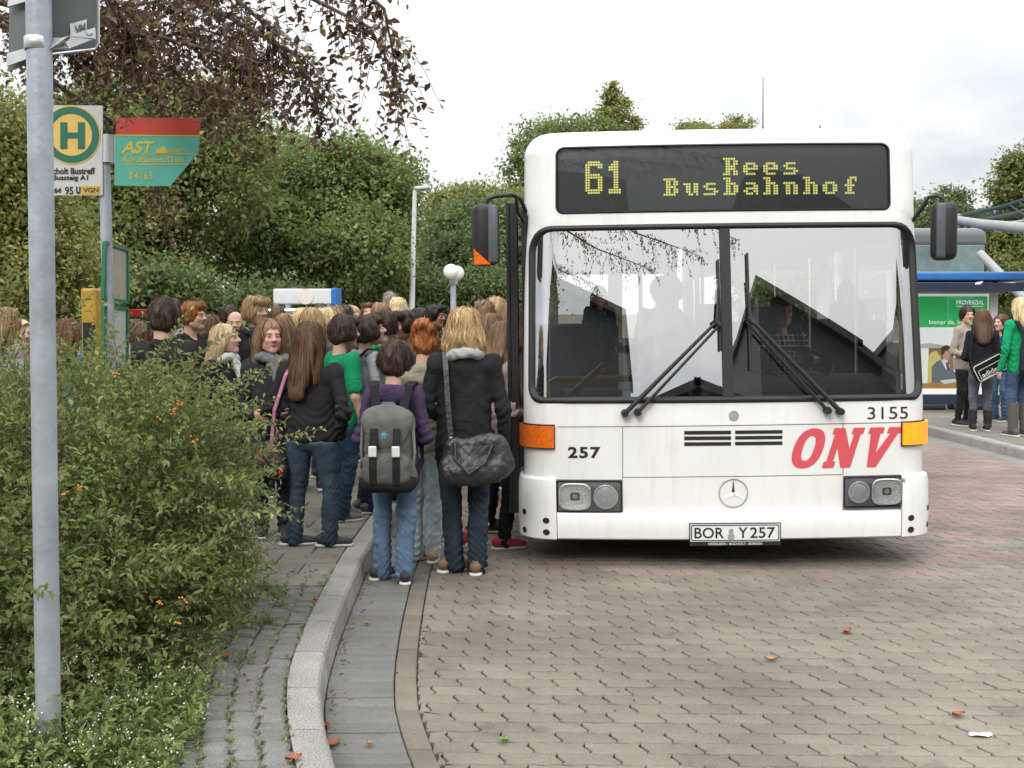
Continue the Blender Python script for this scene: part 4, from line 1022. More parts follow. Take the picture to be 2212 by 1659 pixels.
# ---- a person
ARMS = {'down': ((.235, .03, .635), (.245, -.04, .485)), 'bent': ((.235, .05, .63), (.13, -.19, .60)), 'pocket': ((.285, .08, .63), (.20, -.03, .525)), 'strap': ((.245, -.03, .65), (.15, -.15, .76)),
        'fwd': ((.22, -.10, .66), (.17, -.33, .66)), 'back': ((.25, .12, .64), (.22, .1, .5)), 'wheel': ((.22, -.14, .67), (.18, -.40, .70))}
HAIRN = {}
def person(label, x, Y, H, yaw, hair='short', hc='brown', top='jacket', tc=(.02, .02, .022), legs=(.05, .08, .14), shoes=(.03, .03, .035), arms=('down', 'down'), wd=1.0, near=False, skin='fair',
           hyaw=0, hpitch=0, L=.3, hem=.46, z0=KZ, group=None, feet=None, denim=True, hood=None, scarf=None, res=None, topkind='cloth', sole=True, flare=1.0, flip=False, sit=False, handless=(), tname=None, Xabs=None, grp='people waiting at the bus stop'):
    loc = Vector((at(x, 700, Y).x if Xabs is None else Xabs, Y, z0))
    t = thing('person', label, 'person', loc, (0, 0, R(yaw)), grp)
    s = H / 1.7; seed = int(abs(x) * 7 + Y * 13) % 997; h = res or (.013 if near else .024)
    chin = H - .222; shz = chin - .085 * s; hipz = .52 * H; shw = .165 * s * wd; hw = .085 * s * wd
    feet = feet or ((-.09, .0, 0), (.09, .0, 0))
    if sit: knee_z, hipz = .50, .52
    sk = skinmat(skin); V = []; 
    joints = []
    for i, sd in enumerate((-1, 1)):
        e, w_ = ARMS[arms[i]]
        el = np.array([sd * e[0] * s * (.82 + .18 * wd) + sd * (wd - 1) * .08, e[1] * s, shz - (.815 - e[2]) * H]); wr = np.array([sd * w_[0] * s * (.9 + .1 * wd) + sd * (wd - 1) * .06, w_[1] * s, shz - (.815 - w_[2]) * H])
        joints.append((np.array([sd * shw, .01, shz]), el, wr))
    lj = []
    for i, sd in enumerate((-1, 1)):
        fx, fy, fr_ = feet[i][:3]; fz = feet[i][3] if len(feet[i]) > 3 else 0
        hp = np.array([sd * hw, 0, hipz]); an = np.array([fx * s, fy * s + .03, .085 * s + fz])
        kn = (hp + an) / 2 + np.array([sd * .005, -.03 - .25 * fz, .01 + fz * .3])
        if sit: kn = np.array([sd * .12, -.42, hipz + .02]); an = np.array([sd * .12, -.45, .1])
        lj.append((hp, kn, an))
    # body: neck, arms, torso, legs in one skin
    bp = [('s', (0, .03, chin + .03), (0, .035, shz + .01), .050 * s ** .5, .056 * s ** .5), ('s', (-shw * .85, .02, shz - .03), (shw * .85, .02, shz - .03), .040 * s, .040 * s), ('s', (0, .0, shz - .1), (0, 0, hipz), .11 * s, .10 * s, 1.25 * wd, .85)]
    for a, b, c in joints: bp += [('s', tuple(a), tuple(b), .034 * s, (.030 if top != 'tshirt' else .034) * s), ('s', tuple(b), tuple(c), (.028 if top != 'tshirt' else .034) * s, .022 * s)]
    for a, b, c in lj: bp += [('s', tuple(a), tuple(b), .055 * s, .036 * s), ('s', tuple(b), tuple(c), .034 * s, .024 * s)]
    v, q = surf(field(bp, .03), *bounds(bp), h); Vs = [v]; Qs = [q]; Ms = [np.zeros(len(q), int)]; nb = len(v)
    hv, hq, hm = HEAD['hi' if near else 'lo']
    hR = np.array(Euler((R(-hpitch), 0, R(hyaw))).to_matrix()); hcen = np.array([0, -.012, H - .108]); hR = hR * .955
    Vs.append(hv @ hR.T + hcen); Qs.append(hq + nb); Ms.append(hm); nb += len(hv)
    for i, (a, b, c) in enumerate(joints):
        if i in handless: continue
        gv, gq = HANDG['hi' if near else 'lo']; d = (c - b) / np.linalg.norm(c - b)
        gv = gv * np.array([-1 if i == 1 else 1, 1, 1]) * (.92 * s ** .5); gq2 = gq[:, ::-1] if i == 1 else gq
        Q_ = Vector((0, 0, -1)).rotation_difference(Vector(d)).to_matrix(); gv = gv @ np.array(Q_).T + c
        Vs.append(gv); Qs.append(gq2 + nb); Ms.append(np.zeros(len(gq), int)); nb += len(gv)
    me = np_mesh('body', np.concatenate(Vs), np.concatenate(Qs), [sk, mLip, mEyeW, mIris, hairmat('hair_' + hc, HC[hc])], smooth=True, midx=np.concatenate(Ms)); link('body', me, t)
    # hair
    if hair:
        a, b, c = make_hair(hair, L, near, seed); me = np_mesh('hair', a @ hR.T + hcen, b, hairmat('hair_' + hc, HC[hc]), c, True); link('hair', me, t)
    # trousers
    tm = clothmat('trousers_%d_%d_%d' % tuple(int(1000 * q) for q in legs), legs, 'denim' if denim else 'cloth'); fl = flare
    tp = [('s', (0, .012, hipz + .08 * s), (0, .015, hipz - .03), .112 * s, .118 * s, 1.22 * wd, .95)]
    for a, b, c in lj: tp += [('s', tuple(a + np.array([0, .012, -.02])), tuple(b), .094 * s * wd, .064 * s * (.6 + .4 * wd)), ('s', tuple(b), tuple(c + np.array([0, .005, -.035 * s])), .062 * s, .052 * s * fl)]
    tp += [('-e', (0, 0, hem * H + .012 + 2.0), (9, 9, 2.0))]
    v, q = surf(field(tp, .022), *bounds(tp), h); n_ = vnorm(v, q)
    lowm = np.clip(1 - (v[:, 2] / (.30 * H)), 0, 1) + .55 * np.exp(-((v[:, 2] - .27 * H) / .06) ** 2) + .35 * np.exp(-((v[:, 2] - .5 * H) / .05) ** 2)
    fold = np.sin(v[:, 2] * 120 / s + 9 * np.sin(v[:, 0] * 22 + seed) + 5 * np.sin(v[:, 1] * 31)) * .0105 * lowm * s + .007 * wob(v, 20, seed) + .003 * wob(v, 55, seed)
    v = v + n_ * fold[:, None]; link('trousers', np_mesh('trousers', v, q, tm, smooth=True), t)
    # shoes
    for i, (a, b, c) in enumerate(lj):
        fx, fy, fr_ = feet[i][:3]; fz = feet[i][3] if len(feet[i]) > 3 else 0; tilt = feet[i][4] if len(feet[i]) > 4 else 0
        sm = M('shoe_%d_%d_%d' % tuple(int(1000 * q) for q in shoes), shoes, .7, .2, 30, .2, 150)
        o_ = link('shoe', me_shu, t); o_.material_slots[0].link = 'OBJECT'; o_.material_slots[0].material = sm; o_.location = (c[0], c[1] - .02, fz + (0 if not tilt else .03)); o_.rotation_euler = (R(tilt), 0, R(fr_)); sc_ = max(.85, s); o_.scale = (sc_, sc_, sc_)
        if near or True:
            s_ = link('sole', me_shs, o_)
    # top
    tn = tname or {'tshirt': 'shirt'}.get(top, top)
    jm = clothmat('top_%s_%d_%d_%d' % (topkind, *[int(1000 * q) for q in tc]), tc, topkind)
    bulk = {'jacket': 1.05, 'coat': 1.07, 'hoodie': 1.05, 'tshirt': 1.0, 'cardigan': 1.02, 'shirt': 1.04}.get(top, 1.08)
    hz = hem * H; jp = [('s', (-shw * .92, .018, shz - .028), (shw * .92, .018, shz - .028), .062 * s * bulk, .062 * s * bulk), ('s', (0, .0, shz - .12 * s), (0, .008, hz + .09 * s), .112 * s * bulk, .116 * s * bulk, 1.32 * wd, .90), ('s', (0, .028, shz + .005), (0, .03, shz - .04), .066 * s, .09 * s)]
    jp += [('s', (0, .01, hz + .12 * s), (0, .012, hz + .04 * s), .118 * s * bulk, .122 * s * bulk, 1.30 * wd, .95)]
    ak = .05 * s * bulk * (.70 + .23 * wd)
    for a, b, c in joints:
        if top == 'tshirt': jp += [('s', tuple(a), tuple(a + (b - a) * .78), ak * 1.3, ak * 1.28)]
        else: jp += [('s', tuple(a), tuple(b), ak * 1.08, ak * .92), ('s', tuple(b), tuple(b + (c - b) * .97), ak * .92, ak * .72)]
    jp += [('-e', (0, -.0, hz - 1.0), (5, 5, 1.0))]
    if top != 'tshirt': jp += [('e', (0, .035, shz + .035 * s), (.082 * s, .074 * s, .045 * s))]
    jp += [('-e', (0, -.01, shz + .075), (.062, .06, .07))]
    if hood: jp += [('e', (0, .105 * s, shz + .0), (.115 * s, .055 * s, .085 * s)), ('-e', (0, .07 * s, shz + .07), (.07, .05, .055))]
    v, q = surf(field(jp, .028), *bounds(jp), h); n_ = vnorm(v, q)
    elb = sum(np.exp(-(np.linalg.norm(v - b, axis=1) / .11) ** 2) for a, b, c in joints) + sum(.5 * np.exp(-(np.linalg.norm(v - c, axis=1) / .10) ** 2) for a, b, c in joints)
    fold = np.sin(v[:, 2] * 95 / s + 6 * np.sin(v[:, 0] * 17 + seed) + 7 * np.sin(v[:, 1] * 23)) * .0095 * (elb + .45 * np.exp(-((v[:, 2] - hz - .12) / .1) ** 2)) + .011 * wob(v * np.array([1, 1, .7]), 14, seed) + .005 * wob(v, 36, seed + 2)
    if top == 'tshirt': fold = fold * .35 + .004
    v = v + n_ * fold[:, None]; link(tn, np_mesh(tn, v, q, jm, smooth=True), t)
    if scarf:
        P = [(.085 * math.cos(a) * 1.05, .025 + .085 * math.sin(a), shz + .045 + .012 * math.sin(2 * a + seed)) for a in np.linspace(0, 2 * math.pi, 17)]
        pr = [('s', P[i], P[i + 1], .032, .034) for i in range(16)] + [('s', (.02, -.075, shz + .02), (.05, -.13, shz - .13), .03, .034)]
        v, q = surf(field(pr, .012), *bounds(pr), .011); v = v + vnorm(v, q) * (.006 * wob(v, 60, seed))[:, None]; link('scarf', np_mesh('scarf', v, q, clothmat('scarf_%d' % int(scarf[0] * 1000), scarf), smooth=True), t)
    t['shz'] = shz; return t
def sdf_part(name, prims, k, h, mat, parent, disp=None):
    v, q = surf(field(prims, k), *bounds(prims, .02), h)
    if disp is not None: v = v + vnorm(v, q) * disp(v)[:, None]
    return link(name, np_mesh(name, v, q, mat, smooth=True), parent)
def strap(mb, pts, w_, th=.006, face=(0, 1, 0)):
    """flat band along points, width along the local side"""
    P = [Vector(p) for p in pts]; V = []
    for i, p in enumerate(P):
        t = (P[min(i + 1, len(P) - 1)] - P[max(i - 1, 0)]).normalized(); n_ = Vector(face[i] if hasattr(face[0], '__len__') else face); sd = t.cross(n_).normalized(); n_ = sd.cross(t).normalized()
        V += [p + sd * w_ / 2 + n_ * th, p - sd * w_ / 2 + n_ * th, p - sd * w_ / 2 - n_ * th, p + sd * w_ / 2 - n_ * th]
    F = []
    for i in range(len(P) - 1):
        for j in range(4): F.append((i * 4 + j, i * 4 + (j + 1) % 4, (i + 1) * 4 + (j + 1) % 4, (i + 1) * 4 + j))
    mb.add(V, F); return mb

NAVY = (.012, .018, .035); BLK = (.019, .019, .021); JEAN = (.035, .068, .12); DJEAN = (.022, .034, .050); LJEAN = (.44, .53, .57)
# ---------------- the people at the kerb
P1 = person('girl with long brown hair, black jacket and jeans, pink bag strap on her shoulder', 672, 7.05, 1.405, 158, 'long', 'brown', 'jacket', BLK, (.036, .060, .084), (.035, .036, .04), ('pocket', 'pocket'), 1.28, True, hyaw=-14, L=.34, hem=.47,
    feet=((-.15, -.03, -62), (.13, .03, -58)), flare=1.12, handless=(0, 1))
for s_ in P1.children:
    if s_.name.startswith('shoe'):
        k = MB()
        for dy in (-.02, .015): 
            for sd in (-1, 1): k.add([(sd * .0455, dy, .02), (sd * .0455, dy + .018, .02), (sd * .036, dy + .036, .066), (sd * .036, dy + .018, .066)], [(0, 1, 2, 3)])
        k.build('stripe', M('sole_white', (.62, .60, .56)), s_)
P2 = person('boy in a green T-shirt with one bare arm hanging, behind the black jacket girl', 742, 7.95, 1.44, 128, 'mop', 'dkbrown', 'tshirt', (.008, .23, .10), (.028, .055, .085), (.16, .16, .155), ('down', 'bent'), 1.0, True, hyaw=-5, feet=((-.1, .05, -10), (.12, -.06, -30)), flare=1.1)
P3 = person('boy in a purple hooded jacket and blue jeans seen from behind at the kerb', 851, 6.62, 1.415, 176, 'mop', 'dkbrown', 'hoodie', (.055, .035, .075), (.105, .165, .25), (.025, .025, .03), ('bent', 'bent'), 1.0, True, hem=.40, z0=0, feet=((-.075, .04, 10), (.10, -.06, -35)), flare=1.28, hood=1, hyaw=0)
P4 = person('red-haired girl with hair in a bun, beige jacket and pale jeans', 916, 7.15, 1.505, 178, 'bun', 'red', 'jacket', (.30, .27, .20), LJEAN, (.36, .25, .15), ('bent', 'down'), .92, True, hem=.47, z0=0, feet=((-.06, .0, 0), (.07, -.03, -55)), flare=.92, hyaw=10)
P5 = person('woman with wavy blonde shoulder-length hair, black jacket and patterned scarf', 1003, 6.83, 1.60, 183, 'bob', 'blond', 'jacket', BLK, DJEAN, (.17, .11, .06), ('down', 'bent'), 1.12, True, hem=.42, z0=0, feet=((-.08, .02, -10), (.07, -.03, -60)), flare=1.2, scarf=(.40, .40, .39), hyaw=-8, handless=(0,))
P6 = person('girl in a blush jacket stepping up to the bus door in pink canvas shoes', 1090, 7.55, 1.52, 118, 'long', 'ltbrown', 'jacket', (.36, .29, .27), BLK, (.42, .03, .07), ('bent', 'fwd'), .92, True, hem=.52, z0=0, L=.22, feet=((-.06, .0, -10), (-.02, .26, -5, .06, -38)), flare=.85, hyaw=10, denim=False)
P6b = person('light-brown-haired girl with a blue collar facing the bus door', 1062, 8.15, 1.57, 95, 'long', 'ltbrown', 'jacket', (.15, .14, .12), BLK, (.03, .03, .035), ('bent', 'bent'), .95, True, L=.16, z0=0, scarf=(.03, .16, .34), hyaw=4, denim=False)
P7 = person('boy in a grey hoodie with a navy rucksack looking down', 798, 8.25, 1.44, 118, 'mop', 'dkbrown', 'hoodie', (.29, .30, .32), (.02, .03, .05), (.1, .1, .1), ('bent', 'bent'), 1.0, True, hyaw=-12, hpitch=14, hood=1)
P8 = person('boy in a green track jacket with white stripes, turned away', 835, 8.75, 1.47, 140, 'mop', 'dkbrown', 'jacket', (.012, .26, .075), BLK, (.03, .03, .03), ('down', 'down'), 1.0, True, hyaw=-20)
P9 = person('smiling dark-haired girl beside the red-haired bun girl', 876, 9.0, 1.47, 318, 'mop', 'dkbrown', 'jacket', (.1, .09, .12), BLK, arms=('down', 'down'), near=True, skin='pink', hyaw=-12)
P10 = person('dark-skinned young man with short black hair looking right over the crowd', 938, 11.2, 1.53, 58, 'short', 'black', 'jacket', (.02, .02, .03), BLK, near=True, skin='tan', hyaw=12)
P15 = person('girl with a pale face and grey scarf looking at the camera behind the hedge', 584, 7.35, 1.42, 14, 'long', 'ltbrown', 'jacket', (.03, .032, .036), DJEAN, near=True, skin='pink', L=.34, scarf=(.16, .16, .17), hyaw=12, arms=('bent', 'bent'))
P16 = person('tall woman with curly blonde pinned-up hair in a dark coat', 553, 8.9, 1.585, 25, 'mop', 'blond', 'coat', (.022, .022, .025), DJEAN, near=True, hyaw=30, scarf=(.05, .05, .05))
P17 = person('fair girl with blonde plaits in profile, white collar', 486, 8.4, 1.375, 60, 'long', 'ltblond', 'jacket', (.02, .02, .03), DJEAN, near=True, hyaw=20, hpitch=8, L=.16, scarf=(.55, .55, .55))
P18 = person('strawberry-blonde youth in a black coat gazing right', 417, 9.1, 1.545, 62, 'short', 'red', 'coat', BLK, BLK, near=True, hyaw=12)
P19 = person('person with a round dark haircut seen from behind the hedge', 355, 6.9, 1.55, 170, 'mop', 'dkbrown', 'coat', (.02, .02, .022), BLK, near=True, hyaw=10)
P20 = person('person with a high forehead peering out between the plaited girl and blonde woman', 508, 10.6, 1.47, 20, 'bald', 'ltbrown', 'jacket', (.05, .055, .07), BLK, near=True, hyaw=-10)
P20b = person('dark-haired person half hidden behind the high-foreheaded one', 494, 11.6, 1.53, 200, 'short', 'dkbrown', 'jacket', (.03, .03, .04), BLK)
P21 = person('brown-haired girl right of the strawberry-blonde youth', 455, 9.8, 1.44, 190, 'long', 'brown', 'jacket', (.06, .05, .06), BLK, L=.25)
P22 = person('fair-haired woman at the far left edge beside the grey pole', 18, 8.6, 1.50, 150, 'long', 'ltbrown', 'jacket', (.30, .28, .27), BLK, L=.2)
P22b = person('face of a fair girl just left of the grey pole', 48, 9.2, 1.40, 40, 'long', 'ltblond', 'jacket', (.30, .12, .12), BLK, L=.2)
P23 = person('brown-haired girl in a bright blue jacket between the two poles', 145, 8.4, 1.41, 160, 'long', 'auburn', 'jacket', (.01, .16, .30), BLK, L=.17, near=True)
BG = [  # x, Y, H, yaw, hair, colour, label, top
 (612, 10.2, 1.45, 170, 'long', 'ltbrown', 'girl with long fawn hair right behind the pale-faced girl', (.10, .09, .09)),
 (634, 11.0, 1.44, 200, 'long', 'blond', 'girl with wavy honey hair left of the long brown-haired girl', (.2, .17, .16)),
 (655, 11.6, 1.50, 150, 'short', 'ltblond', 'pale blonde head above the honey-haired girl', (.05, .05, .06)),
 (672, 9.3, 1.50, 185, 'long', 'blond', 'blonde girl half hidden behind the long brown-haired girl', (.12, .1, .1)),
 (702, 10.0, 1.49, 170, 'bob', 'ltblond', 'ash-blonde head just right of the half-hidden blonde girl', (.2, .2, .22)),
 (725, 10.6, 1.52, 190, 'short', 'ltbrown', 'fawn-haired pupil with hair swept up, below the white fascia', (.06, .05, .05)),
 (744, 11.0, 1.53, 215, 'short', 'dkbrown', 'dark cropped head above the green T-shirt boy', (.04, .045, .05)),
 (759, 11.5, 1.52, 60, 'bob', 'blond', 'blonde woman facing right above the green T-shirt boy', (.25, .22, .2)),
 (770, 9.6, 1.40, 200, 'long', 'brown', 'brown-haired girl wedged between the green T-shirt and grey hoodie boys', (.09, .08, .09)),
 (795, 12.6, 1.56, 30, 'short', 'auburn', 'auburn-haired boy facing the camera behind the grey hoodie boy', (.05, .04, .05)),
 (822, 11.8, 1.55, 190, 'bob', 'ltbrown', 'fawn bob-haired girl in front of the tall blond pair', (.18, .17, .15)),
 (842, 13.6, 1.70, 175, 'short', 'grey', 'tallest man with greying hair at the back of the crowd', (.05, .05, .05)),
 (860, 12.9, 1.62, 185, 'bob', 'ltblond', 'very fair blonde woman right of the tall grey-haired man', (.3, .28, .26)),
 (906, 10.4, 1.50, 195, 'short', 'black', 'black-haired boy left of the dark-skinned young man', (.03, .03, .04)),
 (1045, 9.6, 1.56, 200, 'short', 'ltbrown', 'fawn short-haired pupil right of the wavy blonde woman', (.06, .06, .07)),
 (1075, 10.8, 1.60, 180, 'bob', 'blond', 'tall straw-blonde girl at the back by the bus door', (.1, .09, .1)),
 (1098, 9.4, 1.54, 185, 'long', 'ltbrown', 'fawn-haired girl next to the open door leaf', (.14, .1, .1)),
 (600, 13.5, 1.53, 180, 'short', 'brown', 'brown head far back below the white shelter fascia', (.05, .05, .06)),
 (690, 14.0, 1.56, 185, 'short', 'dkbrown', 'dark head farthest back under the fascia end', (.05, .05, .06)),
 (535, 12.5, 1.5, 185, 'long', 'brown', 'brown-haired girl behind the curly blonde woman', (.06, .05, .06)),
 (300, 8.0, 1.40, 190, 'short', 'brown', 'brown-haired boy behind the timetable case', (.05, .05, .06)),
]
for (x, Y, H, yw, hs, hc_, lb, tc_) in BG: person(lb, x, Y, H, yw, hs, hc_, random.choice(['jacket', 'hoodie']), tc_, DJEAN, L=.24, hyaw=random.uniform(-30, 30), hpitch=random.uniform(-6, 14), wd=random.uniform(.88, 1.08), arms=random.choice([('down', 'down'), ('bent', 'down'), ('strap', 'down'), ('bent', 'bent')]))
# ---------------- right-hand platform
R1 = person('dark-haired woman in a beige gathered jacket and black leggings on the platform', 2088, 14.6, 1.545, 30, 'tail', 'dkbrown', 'coat', (.33, .29, .24), BLK, (.02, .02, .02), ('bent', 'bent'), .9, True, z0=PZ, hem=.47, hyaw=-30, denim=False, flare=.75, res=.016, L=.1, grp='people on the platform')
R2 = person('woman with long wavy brown hair, navy top and grey jeans, back turned', 2122, 14.0, 1.50, 168, 'long', 'brown', 'cardigan', (.012, .014, .02), (.10, .11, .13), (.02, .018, .02), ('bent', 'bent'), .95, True, z0=PZ, hem=.5, L=.28, flare=.8, res=.016, grp='people on the platform')
R3 = person('brown-haired girl in a blue top behind the green-sleeved blonde', 2163, 15.2, 1.44, 300, 'long', 'brown', 'jacket', (.02, .04, .12), (.05, .09, .16), (.03, .03, .03), ('down', 'down'), .9, True, z0=PZ, L=.2, res=.016, grp='people on the platform')
R4 = person('blonde woman in a green long-sleeved top and grey boots at the right edge', 2203, 13.4, 1.64, 200, 'long', 'ltblond', 'cardigan', (.01, .30, .12), (.045, .08, .15), (.09, .085, .08), ('down', 'down'), 1.0, True, z0=PZ, L=.2, res=.014, flare=.9, grp='people on the platform')
for sx in (-.09, .09):
    k = MB(); k.tube([(sx, .03, .07), (sx, .03, .2), (sx, .025, .40)], [.058, .062, .068], 14); k.build('boot_shaft', M('boot_suede', (.09, .085, .08), .9, .2, 30, .4, 60), R4, smooth=60)
for sx in (-.09, .09):
    k = MB(); k.tube([(sx, .10, .0), (sx, .095, .07)], [.008, .02], 8); k.tube([(sx, .03, .05), (sx, .03, .26)], [.045, .055], 12); k.build('boot_shaft', M('boot_black', (.02, .018, .02), .5), R2, smooth=60)
# ---------------- inside the bus
pl_d = M('x', (0, 0, 0)) if False else None
def in_bus(dx, dy): p = BM @ Vector((dx, dy, 0)); return p
q = in_bus(.62, 1.42)
DRV = person('bus driver in a dark plaid shirt behind the wheel', 0, q.y, 1.28, 4, 'short', 'grey', 'shirt', (.03, .035, .05), BLK, arms=('wheel', 'wheel'), wd=1.2, near=True, z0=.42, sit=True, topkind='plaid', hem=.40, Xabs=q.x, grp='people inside the bus')
q = in_bus(-.20, 1.55)
PA1 = person('passenger in a pale grey jacket paying at the driver cab', 0, q.y, 1.52, 300, 'short', 'brown', 'jacket', (.42, .41, .40), JEAN, arms=('fwd', 'bent'), near=True, z0=.33, Xabs=q.x, grp='people inside the bus')
q = in_bus(-.35, 7.6); PA2 = person('passenger in a dark blue coat standing far back in the bus', 0, q.y, 1.58, 20, 'long', 'dkbrown', 'coat', (.03, .05, .10), BLK, z0=.33, Xabs=q.x, grp='people inside the bus')
q = in_bus(-.1, 3.0); PA3 = person('passenger in a dark red jacket in the bus aisle', 0, q.y, 1.55, 340, 'short', 'blond', 'jacket', (.22, .02, .03), BLK, z0=.33, Xabs=q.x, grp='people inside the bus')

# ---------------- bags
def on(p): return p.matrix_basis
def bag(name, label, cat, p): 
    return thing(name, label, cat, p.location, p.rotation_euler)
# grey school rucksack of the purple boy
mPackG = clothmat('rucksack_grey', (.105, .105, .10)); mPackD = clothmat('rucksack_black', (.018, .018, .02)); mBuck = M('buckle_grey', (.62, .64, .64), .4, .05)
sz = P3['shz']; b = bag('rucksack', 'grey school rucksack with two white buckles on the purple boy', 'rucksack', P3)
cz = sz - .285
sdf_part('main_compartment', [('s', (0, .215, cz - .13), (0, .205, cz + .10), .125, .115, 1.15, .62), ('s', (-.10, .20, cz - .19), (.10, .20, cz - .19), .07, .07), ('s', (-.095, .20, cz + .13), (.095, .20, cz + .13), .06, .06), ('-e', (0, .2, cz - .265 - .5), (3, 3, .5))], .05, .010, mPackG, b, lambda v: .006 * wob(v, 26, 3) + .003 * wob(v, 60, 5))
sdf_part('lid', [('s', (-.085, .225, cz + .14), (.085, .225, cz + .14), .065, .065), ('s', (0, .265, cz + .06), (0, .245, cz + .15), .09, .09, 1.3, .35)], .04, .010, clothmat('rucksack_lid', (.13, .13, .125)), b, lambda v: .005 * wob(v, 30, 9))
sdf_part('front_pocket', [('s', (-.075, .275, cz - .10), (.075, .275, cz - .10), .062, .062), ('s', (-.075, .275, cz - .17), (.075, .275, cz - .17), .062, .062)], .04, .010, mPackG, b, lambda v: .004 * wob(v, 40, 2))
sdf_part('base', [('s', (-.105, .225, cz - .215), (.105, .225, cz - .215), .062, .062), ('s', (-.09, .27, cz - .215), (.09, .27, cz - .215), .05, .05)], .03, .010, mPackD, b)
for s_ in (-1, 1):
    k = MB(); strap(k, [(s_ * .065, .30, cz + .10), (s_ * .066, .335, cz - .01), (s_ * .066, .342, cz - .12), (s_ * .066, .33, cz - .21)], .042, .004); k.build('closing_strap', mPackD, b)
    k = MB(); k.box((s_ * .066, .348, cz - .025), (.046, .014, .062), None, .006); k.build('buckle', mBuck, b)
    k = MB(); strap(k, [(s_ * .075, .16, cz + .18), (s_ * .10, .10, sz + .045), (s_ * .115, .02, sz + .062), (s_ * .125, -.07, sz - .0), (s_ * .13, -.115, sz - .12), (s_ * .16, -.03, cz - .12), (s_ * .13, .15, cz - .2)], .055, .007, [(0, .5, .9), (0, .6, .8), (0, 0, 1), (0, -.8, .6), (0, -1, 0), (s_, 0, 0), (0, 1, 0)]); k.build('shoulder_strap', mPackD, b)
    k = MB(); k.tube([(s_ * .13, .20, cz - .2), (s_ * .155, .225, cz - .05), (s_ * .145, .23, cz + .12), (s_ * .10, .25, cz + .2)], .009, 6); k.build('piping', clothmat('piping', (.20, .20, .19)), b)
k = MB()
for i in range(6):
    a = i * math.pi / 3; k.tube([(0, .352, cz + .07), (.022 * math.cos(a), .35, cz + .07 + .022 * math.sin(a))], .0035, 5)
k.build('star_print', M('print_blue', (.10, .32, .5), .7), b)
k = MB(); k.tube([(-.05, .20, cz + .20), (-.03, .21, cz + .235), (.03, .21, cz + .235), (.05, .20, cz + .20)], .011, 8); k.build('grab_handle', mPackG, b, smooth=60)
# big leather shoulder bag of the blonde woman
mLea = M('dark_grey_leather', (.022, .023, .025), .38, .3, 14, .5, 50, spec=.5); sz = P5['shz']
b = bag('shoulder_bag', 'large slouchy dark grey leather bag hanging behind the wavy blonde woman', 'bag', P5)
bc = np.array([-.06, .22, sz - .56])
sdf_part('bag_body', [('s', (bc[0] - .14, bc[1], bc[2] - .05), (bc[0] + .12, bc[1] + .01, bc[2] - .07), .085, .09, 1, .75), ('s', (bc[0] - .12, bc[1], bc[2] + .07), (bc[0] + .12, bc[1] - .01, bc[2] + .05), .07, .06, 1, .6), ('e', (bc[0] + .02, bc[1], bc[2] - .10), (.17, .07, .065))], .06, .010, mLea, b, lambda v: .012 * wob(v * np.array([1, 1, .55]), 26, 4) + .004 * wob(v, 70, 1))
k = MB(); strap(k, [(bc[0] + .14, .20, bc[2] + .08), (.10, .165, sz - .25), (.112, .12, sz - .05), (.12, .07, sz + .055), (.10, -.03, sz + .06), (.05, -.15, sz - .1), (-.1, -.17, sz - .35), (-.22, .05, sz - .48), (bc[0] - .15, .2, bc[2] + .06)], .03, .004, [(0, 1, 0), (0, 1, .2), (0, .8, .5), (0, .3, 1), (0, -.5, 1), (0, -1, 0), (0, -1, 0), (-1, 0, 0), (0, 1, 0)]); k.build('strap', mLea, b)
k = MB(); k.tube([(bc[0] - .10, bc[1] + .06, bc[2] + .08), (bc[0] - .06, bc[1] + .09, bc[2] - .02), (bc[0] + .04, bc[1] + .095, bc[2] - .09), (bc[0] + .12, bc[1] + .08, bc[2] + .0), (bc[0] + .12, bc[1] + .05, bc[2] + .09)], .010, 8); k.build('carry_handle', mLea, b, smooth=60)
k = MB(); k.lathe([(.012, -.004), (.018, 0), (.012, .004)], (bc[0] + .14, .205, bc[2] + .10), 14, 'Y'); k.build('ring', mChrome, b)
# flowered bag with pink strap
mFlow = bpy.data.materials.new('flower_print'); mFlow.use_nodes = True
t_ = mFlow.node_tree; vo = t_.nodes.new('ShaderNodeTexVoronoi'); vo.inputs['Scale'].default_value = 22; tcx = t_.nodes.new('ShaderNodeTexCoord'); t_.links.new(tcx.outputs['Object'], vo.inputs['Vector'])
cr = t_.nodes.new('ShaderNodeValToRGB'); e = cr.color_ramp.elements; e[0].position = .18; e[0].color = (.35, .02, .03, 1); e[1].position = .42; e[1].color = (.012, .010, .010, 1); t_.links.new(vo.outputs['Distance'], cr.inputs[0]); t_.links.new(cr.outputs[0], t_.nodes['Principled BSDF'].inputs['Base Color']); t_.nodes['Principled BSDF'].inputs['Roughness'].default_value = .7
sz = P1['shz']; b = bag('shoulder_bag', 'black bag with red flowers on a pink strap at the brown-haired girl\'s hip', 'bag', P1)
sdf_part('bag_body', [('s', (.20, .10, sz - .62), (.36, .0, sz - .60), .075, .07, 1, .8), ('s', (.22, .09, sz - .55), (.34, .02, sz - .53), .06, .05)], .05, .012, mFlow, b, lambda v: .006 * wob(v, 40, 2))
k = MB(); strap(k, [(.24, .10, sz - .50), (.185, .14, sz - .25), (.115, .115, sz - .03), (.10, .03, sz + .062), (.11, -.08, sz + .0), (.2, -.13, sz - .25), (.32, -.02, sz - .50)], .026, .004, [(0, 1, 0), (.3, 1, .1), (.1, .7, .6), (0, 0, 1), (0, -1, .3), (0, -1, 0), (1, 0, 0)]); k.build('strap', M('pink_webbing', (.42, .15, .26), .8, .1, 30), b)
